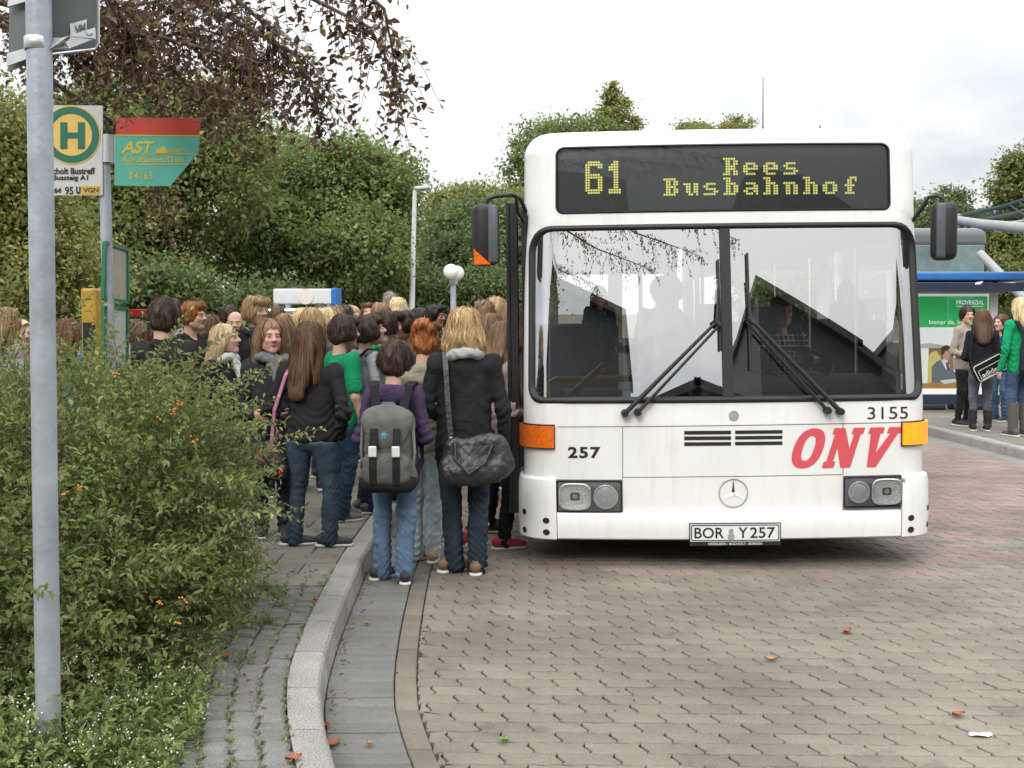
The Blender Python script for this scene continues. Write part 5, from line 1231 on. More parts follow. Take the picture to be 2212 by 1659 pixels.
# navy rucksack of the grey hoodie boy
sz = P7['shz']; b = bag('rucksack', 'navy rucksack with white edging on the grey hoodie boy', 'rucksack', P7)
sdf_part('main_compartment', [('s', (0, .22, sz - .38), (0, .20, sz - .1), .13, .11, 1.1, .65)], .05, .015, clothmat('navy_pack', (.014, .022, .05)), b)
for s_ in (-1, 1):
    k = MB(); strap(k, [(s_ * .08, .15, sz - .02), (s_ * .12, .06, sz + .06), (s_ * .125, -.03, sz + .055), (s_ * .13, -.12, sz - .1), (s_ * .17, -.02, sz - .38)], .05, .007, [(0, .5, 1), (0, 0, 1), (0, -.3, 1), (0, -1, 0), (s_, 0, 0)]); k.build('shoulder_strap', clothmat('navy_pack', (.014, .022, .05)), b)
k = MB(); strap(k, [(-.10, .315, sz - .12), (.10, .315, sz - .12)], .02, .003); k.build('edging', M('sole_white', (.62, .60, .56)), b)
# white stripes on the track jacket
sz = P8['shz']
for i in range(3):
    k = MB(); x_ = -.205 + i * .012; strap(k, [(-.10 - .012 * i, .085, sz + .02), (-.175 - .004 * i, .075, sz - .03), (-.232, .085 - i * .02, sz - .14), (-.25, .09 - i * .02, sz - .26)], .008, .004, [(0, .8, .5), (-.5, .8, .2), (-1, .6, 0), (-1, .6, 0)]); k.build('sleeve_stripe', M('sole_white', (.62, .60, .56)), P8)
# black sports bag with white piping, on the platform
sz = R2['shz']; b = bag('messenger_bag', 'black sports bag with white piping and lettering on the wavy-haired woman\'s back', 'bag', R2)
b.location = R2.location; b.rotation_euler = (0, R(-28), R(0))
k = MB(); k.box((-.0, -.20, .0), (.40, .10, .23), None, .035, 3); bb = k.build('bag_body', clothmat('bag_black', (.012, .012, .014)), b, smooth=50); b.location = R2.location + Vector((-.02, -.06, .80))
k = MB(); P = rrect(-.185, .185, -.10, .10, .03, 5, 2); k.tube([(a, -.252, c) for a, c in P] + [(P[0][0], -.252, P[0][1])], .006, 6, False); P = rrect(-.15, .15, -.085, .03, .02, 5, 2); k.tube([(a, -.253, c) for a, c in P] + [(P[0][0], -.253, P[0][1])], .004, 6, False); k.build('piping', M('sole_white', (.62, .60, .56)), b)
k = MB(); put_text(k, 'adidas', lambda a, c: Vector((a, -.2545, c)), -.13, .10, -.07, -.01, .02); k.build('lettering', M('sole_white', (.62, .60, .56)), b, kind='stuff')
k = MB(); strap(k, [(-.17, -.2, .1), (-.1, -.14, .25), (.05, -.10, .45), (.12, -.02, .52)], .03, .004, (0, -1, 0)); k.build('strap', clothmat('bag_black', (.012, .012, .014)), b)
sz = R4['shz']; b = bag('rucksack', 'dark blue rucksack on the green-sleeved blonde at the right edge', 'rucksack', R4)
sdf_part('main_compartment', [('s', (0, .2, sz - .50), (0, .19, sz - .18), .15, .12, 1.1, .7)], .05, .016, clothmat('pack_slate', (.02, .026, .04)), b, lambda v: .008 * wob(v, 22, 1))
for s_ in (-1, 1):
    k = MB(); strap(k, [(s_ * .08, .15, sz - .1), (s_ * .12, .09, sz + .03), (s_ * .125, -.03, sz + .06), (s_ * .13, -.12, sz - .1), (s_ * .17, -.02, sz - .42)], .05, .007, [(0, 1, .5), (0, .6, .8), (0, -.3, 1), (0, -1, 0), (s_, 0, 0)]); k.build('shoulder_strap', clothmat('pack_slate', (.02, .026, .04)), b)
# ================================================================== VEGETATION
def leaves_mesh(name, P, D, Nn, ln, wd, mat, rnd, fold=.25, simple=False):
    """leaf i at P, along D (unit), face normal Nn, length ln, width wd: two quads folded on the midrib"""
    P = np.asarray(P); D = np.asarray(D); n = len(P)
    Nn = Nn - D * np.sum(D * Nn, 1)[:, None]; Nn /= np.maximum(1e-6, np.linalg.norm(Nn, axis=1))[:, None]
    S = np.cross(D, Nn); ln = np.broadcast_to(ln, n)[:, None]; wd = np.broadcast_to(wd, n)[:, None]
    tip = P + D * ln - Nn * ln * .12; mid = .45
    a = P + D * ln * mid + S * wd * .5 + Nn * wd * fold; b = P + D * ln * mid - S * wd * .5 + Nn * wd * fold
    c = P + D * ln * .82 + S * wd * .26 + Nn * wd * fold * .3; d = P + D * ln * .82 - S * wd * .26 + Nn * wd * fold * .3
    if simple:
        V = np.stack([P, a, tip, b], 1).reshape(-1, 3); return np_mesh(name, V, np.arange(n * 4).reshape(-1, 4), mat, rnd)
    V = np.stack([P, a, c, tip, d, b], 1).reshape(-1, 3); i = (np.arange(n) * 6)[:, None]
    F = np.concatenate([i + np.array([[0, 1, 2, 3]]), i + np.array([[0, 3, 4, 5]])], 1).reshape(-1, 4)
    return np_mesh(name, V, F, mat, np.repeat(rnd, 2))
def unit(n, r=rng):
    v = r.normal(size=(n, 3)); return v / np.linalg.norm(v, axis=1)[:, None]
def nrmz(v): return v / np.maximum(1e-6, np.linalg.norm(v, axis=-1))[..., None]
def tubes_np(name, A, r0, r1, mat, n=5):
    """A (m,K,3) polylines -> one mesh of thin tubes"""
    m, K, _ = A.shape; T = nrmz(np.gradient(A, axis=1)); up = np.where(np.abs(T[..., 2:3]) > .9, np.array([1., 0, 0]), np.array([0, 0, 1.])); S = nrmz(np.cross(T, up)); B = np.cross(S, T)
    rr = (r0 + (r1 - r0) * np.linspace(0, 1, K))[None, :, None] if np.isscalar(r0) else (r0[:, None] + (r1 - r0)[:, None] * np.linspace(0, 1, K)[None, :])[..., None]
    ring = [A + (S * math.cos(2 * math.pi * j / n) + B * math.sin(2 * math.pi * j / n)) * rr for j in range(n)]
    V = np.stack(ring, 2).reshape(-1, 3); base = (np.arange(m) * K * n)[:, None, None] + (np.arange(K - 1) * n)[None, :, None]; j = np.arange(n)[None, None, :]; j2 = (j + 1) % n
    F = np.stack([base + j, base + j2, base + n + j2, base + n + j], -1).reshape(-1, 4)
    return np_mesh(name, V, F, mat, smooth=True)
mBark = M('bark', (.085, .065, .048), .9, .4, 8, .8, 25); mTwig = M('twig', (.11, .075, .05), .85, .3, 30)
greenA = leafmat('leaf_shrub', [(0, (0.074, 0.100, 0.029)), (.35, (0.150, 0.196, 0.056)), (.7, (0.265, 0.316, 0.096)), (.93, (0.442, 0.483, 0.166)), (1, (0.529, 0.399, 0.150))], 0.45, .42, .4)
greenW = leafmat('leaf_weed', [(0, (0.121, 0.164, 0.044)), (.6, (0.227, 0.292, 0.089)), (1, (0.397, 0.430, 0.177))], 0.40)
def lobe_points(lobes, n, r, shell=.35):
    """points in the outer shell of ellipsoid lobes + outward direction"""
    vol = np.array([l[3] * l[4] + l[4] * l[5] + l[3] * l[5] for l in lobes]); ch = r.choice(len(lobes), n, p=vol / vol.sum())
    Lb = np.array(lobes)[ch]; u = unit(n, r); rad = 1 - shell * r.random(n) ** 1.6 + (r.random(n) < .22) * r.uniform(0, .16, n)
    return Lb[:, :3] + u * Lb[:, 3:6] * rad[:, None], nrmz(u / Lb[:, 3:6]), ch
def shoots(base, dirs, length, K, droop, r, wig=.25):
    """curved shoots (m,K,3)"""
    m = len(base); P = base.copy(); d = dirs.copy(); out = [P.copy()]; st = (length / (K - 1))[:, None]
    for k in range(K - 1):
        d = nrmz(d + r.normal(0, wig / K, (m, 3)) + np.array([0, 0, -1.0]) * droop / K); P = P + d * st; out.append(P.copy())
    return np.stack(out, 1)
def leaf_shoots(A, per, ln, wd, r, ang=.9, start=.15):
    """leaves along the shoots, alternate sides, angled forwards"""
    m, K, _ = A.shape; t = np.linspace(start, 1, per)[None, :] * (K - 1) * np.ones((m, 1)); t = np.clip(t + r.uniform(-.15, .15, t.shape), 0, K - 1.001)
    i0 = t.astype(int); f = (t - i0)[..., None]; mi = np.arange(m)[:, None]
    P = A[mi, i0] * (1 - f) + A[mi, i0 + 1] * f; T = nrmz(A[mi, i0 + 1] - A[mi, i0])
    sd = nrmz(np.cross(T, unit(m * per, r).reshape(m, per, 3))); D = nrmz(T * (1.0 - ang * .45) + sd * ang)
    P = P.reshape(-1, 3); D = D.reshape(-1, 3); n = len(P)
    Nn = nrmz(unit(n, r) * .7 + np.array([0, 0, 1.0])); sc_ = r.uniform(.65, 1.25, n); return P, D, Nn, ln * sc_, wd * sc_
# ---- the big hedge shrub
r = np.random.default_rng(11)
LB = [(-1.95, 5.05, .62, .66, .95, .72), (-2.75, 4.75, .66, .80, 1.0, .76), (-3.5, 4.6, .7, .85, 1.0, .78), (-1.62, 4.35, .38, .40, .60, .42), (-2.0, 4.05, .45, .55, .55, .48), (-2.3, 5.9, .68, .7, .6, .70), (-1.78, 5.75, .60, .45, .55, .70), (-2.9, 3.9, .5, .7, .6, .6), (-1.56, 5.05, .78, .36, .55, .50), (-1.47, 4.75, .50, .34, .60, .42)]
hedge = thing('firethorn_shrub', 'large sprawling green hedge shrub with orange berries behind the grey pole', 'shrub', (0, 0, 0))
P, U, ch = lobe_points(LB, 6400, r, .55)
ok = P[:, 2] > .10; P = P[ok]; U = U[ok]
ln = r.uniform(.14, .36, len(P)); D = nrmz(U + unit(len(P), r) * .55 + np.array([.18, -.1, .25]))
A = shoots(P - D * (ln * .5)[:, None], D, ln, 6, .35, r)
# long whippy shoots off the top and the right flank
P2, U2, _ = lobe_points(LB, 420, r, .2); ok = (P2[:, 2] > .55); P2 = P2[ok]; U2 = U2[ok]
D2 = nrmz(U2 * .7 + np.array([.45, -.05, .45]) + unit(len(P2), r) * .35); A2 = shoots(P2, D2, r.uniform(.25, .6, len(P2)), 6, .55, r)
# shoots reaching forward over the pole foot
fp = np.array([[-1.75, 3.75, .30], [-1.7, 3.7, .62], [-1.62, 3.75, .18], [-1.9, 3.75, .95], [-1.75, 3.75, .45]]); A3 = shoots(fp, nrmz(np.array([[.8, -.75, .35], [.7, -.8, .5], [.9, -.6, .3], [.6, -.6, .3], [.8, -.5, .15]])), np.array([.55, .5, .5, .45, .6]), 6, .5, r)
# tall thin sprays in front of the timetable
fp = np.stack([r.uniform(-2.9, -1.9, 26), r.uniform(4.9, 5.9, 26), r.uniform(1.15, 1.35, 26)], 1); A4 = shoots(fp, nrmz(unit(26, r) * .35 + np.array([.1, 0, 1.0])), r.uniform(.25, .55, 26), 6, .3, r)
Aall = np.concatenate([A, A2, A3, A4]); parts_ = []
for AA, per in ((A, 16), (A2, 24), (A3, 28), (A4, 14)): parts_.append(leaf_shoots(AA, per, .033, .0155, r))
Pl, Dl, Nl, ll, wl = [np.concatenate(q) for q in zip(*parts_)]
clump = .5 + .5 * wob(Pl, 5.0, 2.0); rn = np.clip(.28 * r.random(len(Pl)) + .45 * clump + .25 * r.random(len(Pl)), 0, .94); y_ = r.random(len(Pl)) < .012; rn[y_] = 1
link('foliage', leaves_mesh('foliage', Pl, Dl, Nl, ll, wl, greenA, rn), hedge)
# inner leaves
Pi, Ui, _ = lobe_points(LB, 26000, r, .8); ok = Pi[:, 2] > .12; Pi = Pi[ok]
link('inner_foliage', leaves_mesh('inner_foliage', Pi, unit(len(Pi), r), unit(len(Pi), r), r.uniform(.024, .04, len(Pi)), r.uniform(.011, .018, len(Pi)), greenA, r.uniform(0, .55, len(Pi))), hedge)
link('twigs', tubes_np('twigs', Aall, .0022, .0008, mTwig, 4), hedge)
st = np.stack([r.uniform(-3.6, -1.7, 46), r.uniform(3.8, 5.8, 46), np.full(46, .1)], 1); As = shoots(st, nrmz(unit(46, r) * .6 + np.array([.1, 0, 1.2])), r.uniform(.6, 1.1, 46), 7, .1, r, .9); link('stems', tubes_np('stems', As, .012, .004, mBark, 6), hedge)
# berries
bpx_ = [(742, 745), (700, 800), (1110, 990), (1145, 930), (1030, 1040), (950, 1085), (590, 1150), (720, 1150), (990, 1200), (1240, 1165), (500, 1475), (1000, 1190), (570, 1165), (420, 1520)]
bl_ = [(zx * .336, 557.4 + zy * .336) for zx, zy in bpx_] + [(740, 1175), (745, 1295), (700, 1163), (395, 1296), (385, 1345), (360, 1372), (340, 1300)]
bm_ = M('orange_berry', (.60, .20, .015), .4, .25, 60)
V0 = []; 
ico = bmesh.new(); bmesh.ops.create_icosphere(ico, subdivisions=1, radius=.0042); iv = [tuple(v.co) for v in ico.verts]; ico.verts.index_update(); if_ = [tuple(v.index for v in f.verts) for f in ico.faces]; ico.free()
for (x_, y_) in bl_:
    if x_ > 560 or random.random() < .38: continue
    Yb = np.interp(y_, [780, 1000, 1200, 1400], [4.25, 3.75, 3.7, 3.55]); c = at(x_, y_, Yb); k = MB()
    for i in range(random.randint(3, 6)):
        q = c + Vector((random.uniform(-.016, .016), random.uniform(-.012, .012), random.uniform(-.010, .010))); k.add([(a + q.x, b_ + q.y, d + q.z) for a, b_, d in iv], if_)
    k.build('berry_cluster', bm_, hedge, smooth=60)
# ---- white-flowered weeds in front
r = np.random.default_rng(5)
n = 900; bx = r.uniform(-1.95, -1.0, n); by = r.uniform(3.25, 4.35, n); ok = (bx < -1.06 - .18 * (by - 3.4)) ; bx, by = bx[ok], by[ok]
hgt = np.clip(.34 - .30 * (bx + 1.75), .12, .42) * r.uniform(.6, 1.1, len(bx))
Aw = shoots(np.stack([bx, by, np.full(len(bx), .1)], 1), nrmz(unit(len(bx), r) * .45 + np.array([.25, -.2, 1])), hgt, 6, .35, r)
Pw, Dw, Nw, lw, ww = leaf_shoots(Aw, 15, .034, .0135, r)
weeds = link('flowering_weeds', leaves_mesh('flowering_weeds', Pw, Dw, Nw, lw, ww, greenW, np.clip(r.random(len(Pw)) * .6 + .4 * (.5 + .5 * wob(Pw, 6, 1)), 0, 1)), None, kind='stuff')
link('weed_stems', tubes_np('weed_stems', Aw, .0016, .0007, greenW, 4), weeds, kind='stuff')
tips = Aw[r.random(len(Aw)) < .36][:, -1]; nf = 7; C = np.repeat(tips, nf, 0) + r.normal(0, .010, (len(tips) * nf, 3)); m_ = len(C); D1 = nrmz(unit(m_, r) * .8 + np.array([0, -.3, .3])); 
flV = []; 
for k in range(4):
    pass
S1 = nrmz(np.cross(D1, np.array([.3, .5, .8]))); T1 = np.cross(D1, S1); sz_ = .0042
Vf = np.stack([C + S1 * sz_, C + (T1 + S1) * sz_ * .3, C + T1 * sz_, C + (T1 - S1) * sz_ * .3, C - S1 * sz_, C - (T1 + S1) * sz_ * .3, C - T1 * sz_, C + (S1 - T1) * sz_ * .3], 1).reshape(-1, 3); i8 = (np.arange(m_) * 8)[:, None]
link('weed_flowers', np_mesh('weed_flowers', Vf, i8 + np.arange(8)[None, :], M('white_petal', (.78, .78, .72), .6, 0)), weeds, kind='stuff')
# moss and grass in the sett joints
n = 1500; gx = []; gy = []
while len(gx) < n:
    y_ = r.uniform(3.3, 6.4); x_ = xk(y_) - .152 - .104 * r.integers(0, 9) + r.normal(0, .008)
    if r.random() < (.9 if x_ < xk(y_) - .4 else .45): gx.append(x_); gy.append(y_)
Ag = shoots(np.stack([gx, gy, np.full(n, KZ - .015)], 1), nrmz(unit(n, r) * .5 + np.array([0, 0, 1.])), r.uniform(.015, .045, n), 4, .4, r); Pg, Dg, Ng, lg, wg = leaf_shoots(Ag, 5, .014, .006, r)
link('joint_weeds', leaves_mesh('joint_weeds', Pg, Dg, Ng, lg, wg, greenW, r.random(len(Pg))), None, kind='stuff')
n = 70; cx_ = r.uniform(-1.75, -1.15, n); cy2 = r.uniform(3.6, 5.9, n); Ag = shoots(np.repeat(np.stack([cx_, cy2, np.full(n, KZ - .01)], 1), 9, 0) + r.normal(0, .015, (n * 9, 3)) * np.array([1, 1, 0]), nrmz(unit(n * 9, r) * .7 + np.array([0, 0, .8])), r.uniform(.03, .09, n * 9), 4, .6, r); Pg, Dg, Ng, lg, wg = leaf_shoots(Ag, 8, .022, .008, r)
link('edge_weeds', leaves_mesh('edge_weeds', Pg, Dg, Ng, lg, wg, greenW, r.random(len(Pg))), None, kind='stuff')

# ---- trees: trunk, limbs, clumped crown
def tree(label, base, lobes, n, leaf, mat, seed, trunk_r=.2, clump_r=.32, shell=.45, group='trees around the bus station', name='broadleaf_tree', cat='tree', rs=(.35, .35), limbs=True):
    n = int(n * 1.9); leaf = leaf * .66
    r = np.random.default_rng(seed); t = thing(name, label, cat, base, group=group); b0 = np.array(base); L_ = [(l[0] - b0[0], l[1] - b0[1], l[2] - b0[2], *l[3:]) for l in lobes]
    nc = max(60, n // 90); C, U, ch = lobe_points(L_, nc, r, shell); cs = clump_r * r.uniform(.35, 1.25, nc); k = r.integers(0, nc, n)
    P = C[k] + r.normal(0, .42, (n, 3)) * cs[k][:, None] * np.array([1, 1, .75]); bright = r.random(nc); D = nrmz(unit(n, r) + U[k] * .5 + np.array([0, 0, -.2])); Nn = nrmz(unit(n, r) * .8 + np.array([0, 0, .7]) + U[k] * .3); sc_ = r.uniform(.6, 1.3, n)
    rn = np.clip(.62 * bright[k] + .38 * r.random(n), 0, 1)
    link('crown', leaves_mesh('crown', P, D, Nn, leaf * sc_, leaf * .62 * sc_, mat, rn, .12, True), t)
    Ls = np.array(L_); top = Ls[:, 2].max(); H_ = top; mb = MB(); pts = [(0, 0, -.1), (.05, 0, H_ * .3), (-.05, .05, H_ * .6), (Ls[:, 0].mean() * .6, Ls[:, 1].mean() * .6, H_ * .95)]
    mb.tube(pts, [trunk_r * 1.25, trunk_r, trunk_r * .7, trunk_r * .25], 10); mb.build('trunk', mBark, t, smooth=60)
    if limbs:
        sel = r.choice(nc, min(nc, 46), replace=False); lm = []
        for i in sel:
            z_ = min(C[i][2] * r.uniform(.4, .8), H_ * .9); s_ = np.array([0, 0, max(.6, z_)]); e = C[i]; m_ = (s_ + e) / 2 + np.array([0, 0, .1 * np.linalg.norm(e - s_)]) + r.normal(0, .15, 3)
            lm.append(np.stack([s_, s_ * .6 + m_ * .4, m_, m_ * .4 + e * .6, e]))
        link('limbs', tubes_np('limbs', np.array(lm), trunk_r * .32, .012, mBark, 5), t)
    return t
gT = leafmat('leaf_green_tree', [(0, (0.082, 0.118, 0.039)), (.5, (0.172, 0.229, 0.074)), (.85, (0.260, 0.324, 0.103)), (1, (0.370, 0.398, 0.133))], 0.48)
gT2 = leafmat('leaf_olive_tree', [(0, (0.094, 0.116, 0.039)), (.5, (0.189, 0.225, 0.068)), (.85, (0.289, 0.314, 0.102)), (1, (0.377, 0.301, 0.096))], 0.48)
gT3 = leafmat('leaf_dark_tree', [(0, (0.058, 0.088, 0.032)), (.5, (0.125, 0.177, 0.064)), (1, (0.244, 0.305, 0.105))], 0.45)
gB = leafmat('leaf_birch_tree', [(0, (0.122, 0.136, 0.040)), (.5, (0.231, 0.255, 0.073)), (1, (0.398, 0.356, 0.119))], 0.48)
cop = leafmat('leaf_copper_beech', [(0, (0.044, 0.022, 0.016)), (.45, (0.095, 0.055, 0.032)), (.8, (0.163, 0.081, 0.045)), (1, (0.25, 0.22, 0.075))], 0.45, .35, .6)
def lob(x, y, Y, rx, rz, ry=None):
    """crown lobe centred on a picture point at distance Y; radii given in picture px"""
    p = at(x, y, Y); k = Y / FPX; return (p.x, p.y, p.z, rx * k, (ry or rx) * k, rz * k)
def tb(x, Y): return (at(x, 700, Y).x, Y, 0.0)
tree('tall olive-green tree rising behind the signs on the left', tb(330, 20), [lob(300, 440, 20, 150, 150), lob(440, 400, 19.5, 130, 120), lob(330, 300, 20.5, 170, 150), lob(480, 280, 20, 100, 120), lob(200, 330, 20, 150, 170), lob(250, 560, 19, 170, 120)], 30000, .15, gT2, 1, .22, .6)
tree('broad green tree left of the white lamp mast', tb(700, 23), [lob(640, 440, 23, 120, 110), lob(760, 400, 23, 90, 100), lob(840, 440, 23.5, 60, 90), lob(720, 540, 22, 150, 110), lob(580, 540, 22, 140, 110), lob(620, 340, 24, 70, 50), lob(845, 560, 23, 60, 110), lob(850, 380, 24, 40, 50)], 40000, .15, gT, 2, .25, .55)
tree('yellowing tree at the far left edge behind the big sign', tb(40, 14), [lob(20, 480, 14, 110, 160), lob(90, 540, 14, 110, 130), lob(-60, 400, 14, 130, 200), lob(30, 620, 13.5, 120, 80), lob(150, 600, 14, 90, 70)], 22000, .11, gB, 3, .16, .45)
tree('drooping dark tree right of the white lamp mast, below the mirror', tb(1010, 27), [lob(960, 520, 27, 50, 50), lob(1040, 500, 27, 90, 70), lob(1000, 590, 26, 100, 90), lob(1090, 600, 26, 90, 100), lob(920, 620, 26, 60, 80), lob(1140, 520, 27, 80, 90)], 26000, .16, gT3, 4, .25, .55)
tree('light green tree with a ragged top left of the bus mirror', tb(985, 30), [lob(960, 470, 30, 45, 50), lob(1020, 450, 30, 60, 40), lob(1090, 470, 30, 60, 50), lob(1000, 530, 29.5, 90, 60)], 16000, .17, gB, 5, .2, .5)
tree('dense round tree whose crown meets the upper left bus corner', tb(1180, 33), [lob(1120, 400, 33, 36, 60), lob(1180, 330, 33, 70, 60), lob(1250, 300, 33, 80, 40), lob(1130, 460, 33, 40, 50), lob(1250, 400, 33, 120, 100)], 22000, .17, gT, 6, .3, .55)
tree('pointed conifer-like tree above the bus roof', tb(1325, 34), [lob(1322, 220, 34, 16, 30), lob(1325, 250, 34, 26, 34), lob(1340, 275, 34, 44, 30), lob(1322, 200, 34, 8, 18), lob(1352, 235, 34, 8, 22), lob(1330, 330, 34, 70, 60)], 9000, .15, gB, 7, .22, .3)
tree('small tree top peeping over the middle of the bus roof', tb(1590, 36), [lob(1590, 275, 36, 36, 18), lob(1490, 280, 36, 20, 16), lob(1540, 310, 36, 110, 30)], 6000, .16, gB, 8, .2, .35)
tree('green tree beyond the glass canopy at the right edge', tb(2180, 30), [lob(2190, 400, 30, 40, 60), lob(2170, 560, 30, 70, 90), lob(2240, 480, 30, 70, 120), lob(2150, 610, 29, 50, 60), lob(2230, 360, 30, 40, 40)], 20000, .16, gT2, 9, .25, .5)
tree('dark tree behind the parked coach on the right', tb(2050, 38), [lob(2030, 460, 38, 60, 50), lob(2000, 540, 38, 90, 90), lob(2100, 520, 38, 70, 60)], 12000, .2, gT3, 10, .3, .6)
tree('low dark bushes behind the crowd on the left', tb(300, 17), [lob(200, 655, 17, 110, 42), lob(370, 640, 17, 80, 50), lob(480, 660, 18, 90, 34), lob(600, 655, 19, 80, 40), lob(700, 650, 24, 110, 45), lob(830, 640, 24, 90, 60), lob(940, 650, 24, 80, 60), lob(1060, 650, 24, 110, 70)], 34000, .13, gT3, 12, .08, .5, name='bush_row', cat='bush', limbs=False)
# ---- copper beech: trunk stands left of the picture, its boughs reach over the signs
r = np.random.default_rng(21); bb = np.array([-5.6, 8.2, 0.0])
beech = thing('copper_beech', 'copper beech boughs with dark red leaves hanging in from the top left', 'tree', tuple(bb), group='trees around the bus station')
k = MB(); k.tube([(0, 0, -.1), (.1, 0, 1.5), (.0, .1, 3), (.2, 0, 5), (.3, 0, 8)], [.34, .28, .25, .2, .08], 14); k.build('trunk', mBark, beech, smooth=60)
bgh = []
def bough(pts, m): 
    P = np.array([np.array(at(*p)) - bb if len(p) == 3 else np.array(p[:3], float) for p in pts]); s_ = np.linspace(0, len(P) - 1, m); i = np.minimum(s_.astype(int), len(P) - 2); f = (s_ - i)[:, None]; return P[i] * (1 - f) + P[i + 1] * f
hub = (.1, 0, 4.3, 0)
BOUGHS = [[hub, (150, -250, 8.2), (420, -150, 7.6), (640, -20, 7.2), (800, 60, 7.0), (862, 180, 7.0)], [hub, (60, -150, 8.0), (300, -60, 7.6), (500, 40, 7.4), (640, 120, 7.2), (690, 215, 7.1)], [hub, (40, -60, 8.2), (200, 40, 7.8), (380, 90, 7.8), (500, 120, 7.6), (550, 170, 7.6)],
  [hub, (20, 10, 9.4), (130, 100, 9.2), (260, 150, 9.0), (400, 180, 8.8), (500, 215, 8.6)], [hub, (20, 60, 9.6), (120, 180, 9.6), (240, 260, 9.6), (330, 350, 9.6), (350, 440, 9.6)], [hub, (300, -300, 7.0), (560, -160, 6.6), (740, -60, 6.6), (830, 20, 6.6), (850, 120, 6.7)],
  [hub, (30, -60, 7.8), (150, -60, 7.4), (230, -10, 7.0), (270, 40, 6.8), (285, 90, 6.8)], [hub, (100, -200, 7.4), (330, -100, 6.8), (480, -30, 6.6), (580, 60, 6.6), (610, 120, 6.6)],
  [hub, (10, 40, 9.2), (90, 90, 9.0), (250, 110, 9.0), (420, 60, 9.0), (540, 90, 9.0)], [hub, (-60, -100, 9), (60, 0, 9), (200, 30, 9), (350, 0, 9), (470, -30, 9)],
  [hub, (2, -4, 5.3, 0), (3.6, -8, 5.2, 0), (5, -10.5, 5.4, 0), (6.6, -12, 5.5, 0)], [hub, (2.6, -4, 5.4, 0), (4.4, -7.5, 5.4, 0), (6, -9.6, 5.3, 0), (7.8, -11.5, 5.6, 0)], [hub, (1.4, -5, 5.2, 0), (2.6, -8.5, 5.1, 0), (3.8, -11, 5.3, 0), (4.8, -13, 5.6, 0)], [hub, (2.8, -3, 5.6, 0), (5, -6.5, 5.6, 0), (7, -9, 5.4, 0), (8.8, -11, 5.7, 0)]]
Bs = [bough(p, 26) for p in BOUGHS]; link('boughs', tubes_np('boughs', np.array(Bs), .035, .004, mBark, 6), beech)
sp = []; dr_ = []
dens = [66, 74, 120, 140, 56, 40, 100, 70, 160, 170, 110, 110, 110, 110]
for B_, dn in zip(Bs, dens):
    t_ = r.uniform(.18, 1, dn) ** .9 * 25; i = np.minimum(t_.astype(int), 24); f = (t_ - i)[:, None]; sp.append(B_[i] * (1 - f) + B_[i + 1] * f); T_ = B_[i + 1] - B_[i]; dr_.append(nrmz(nrmz(T_) * .8 + unit(dn, r) * .8 + np.array([0, 0, -.25])))
sp = np.concatenate(sp); dr_ = np.concatenate(dr_); Ab = shoots(sp, dr_, r.uniform(.22, .6, len(sp)), 6, .9, r, .4)
link('twigs', tubes_np('twigs', Ab, .003, .001, mBark, 4), beech)
Pb, Db, Nb_, lb_, wb_ = leaf_shoots(Ab, 12, .054, .034, r, 1.0); ok = r.random(len(Pb)) < .80
link('foliage', leaves_mesh('foliage', Pb[ok], Db[ok], Nb_[ok], lb_[ok], wb_[ok], cop, np.clip(r.random(ok.sum()) * .9 + (r.random(ok.sum()) < .16) * .6, 0, 1), .12), beech)
# leaf litter along the kerb foot and between the setts
r = np.random.default_rng(31); n = 240; ly = r.uniform(3.4, 8.0, n); lx = np.array([xk(q) for q in ly]); side = r.random(n)
lx = np.where(side < .5, lx + np.abs(r.normal(0, .035, n)) + .008, np.where(side < .75, lx - .17 - r.random(n) * .7, lx + r.random(n) * 1.6)); lz = np.where((side >= .5) & (side < .75), KZ + .006, .005)
link('leaf_litter', leaves_mesh('leaf_litter', np.stack([lx, ly, lz], 1), nrmz(unit(n, r) * np.array([1, 1, .15])), nrmz(unit(n, r) * .35 + np.array([0, 0, 1.])), r.uniform(.010, .030, n), r.uniform(.006, .016, n), leafmat('litter_leaf', [(0, (.10, .05, .025)), (.5, (.20, .11, .05)), (1, (.30, .22, .12))], .1), r.random(n)), None, kind='stuff')
# fallen leaves
r = np.random.default_rng(3)
mFL = [M('fallen_leaf_rust', (.28, .075, .03), .7, .3, 60), M('fallen_leaf_tan', (.33, .18, .07), .7, .3, 60), M('fallen_leaf_green', (.17, .24, .05), .6, .2, 60)]
FL = [(714, 1608, 0, 0, .085, 'curled tan leaf in the gutter at the lower left'), (709, 1640, 0, 0, .055, 'rust leaf in the gutter at the bottom edge'), (634, 1640, KZ, 0, .06, 'rust leaf on the kerb top at the bottom edge'), (486, 1420, KZ, 0, .07, 'rust leaf on the setts beside the weeds'), (704, 1570, 0, 0, .05, 'rust leaf against the kerb foot'), (680, 1297, KZ, 0, .05, 'rust leaf on the kerb top below the purple boy'), (789, 1238, 0, 1, .05, 'tan leaf at the kerb foot behind the purple boy'), (1088, 1600, 0, 2, .05, 'small green leaf on the paving at the lower middle'), (797, 1609, 0, 1, .04, 'pale tan scrap leaf in the middle of the gutter'), (793, 1348, 0, 1, .045, 'tan leaf in the gutter below the jeans boy'),
      (1665, 1425, 0, 1, .06, 'tan leaf on the paving in front of the number plate'), (2070, 1545, 0, 0, .06, 'brown leaf on the paving at the lower right'), (1830, 1365, 0, 0, .07, 'thin brown leaf right of the number plate')]
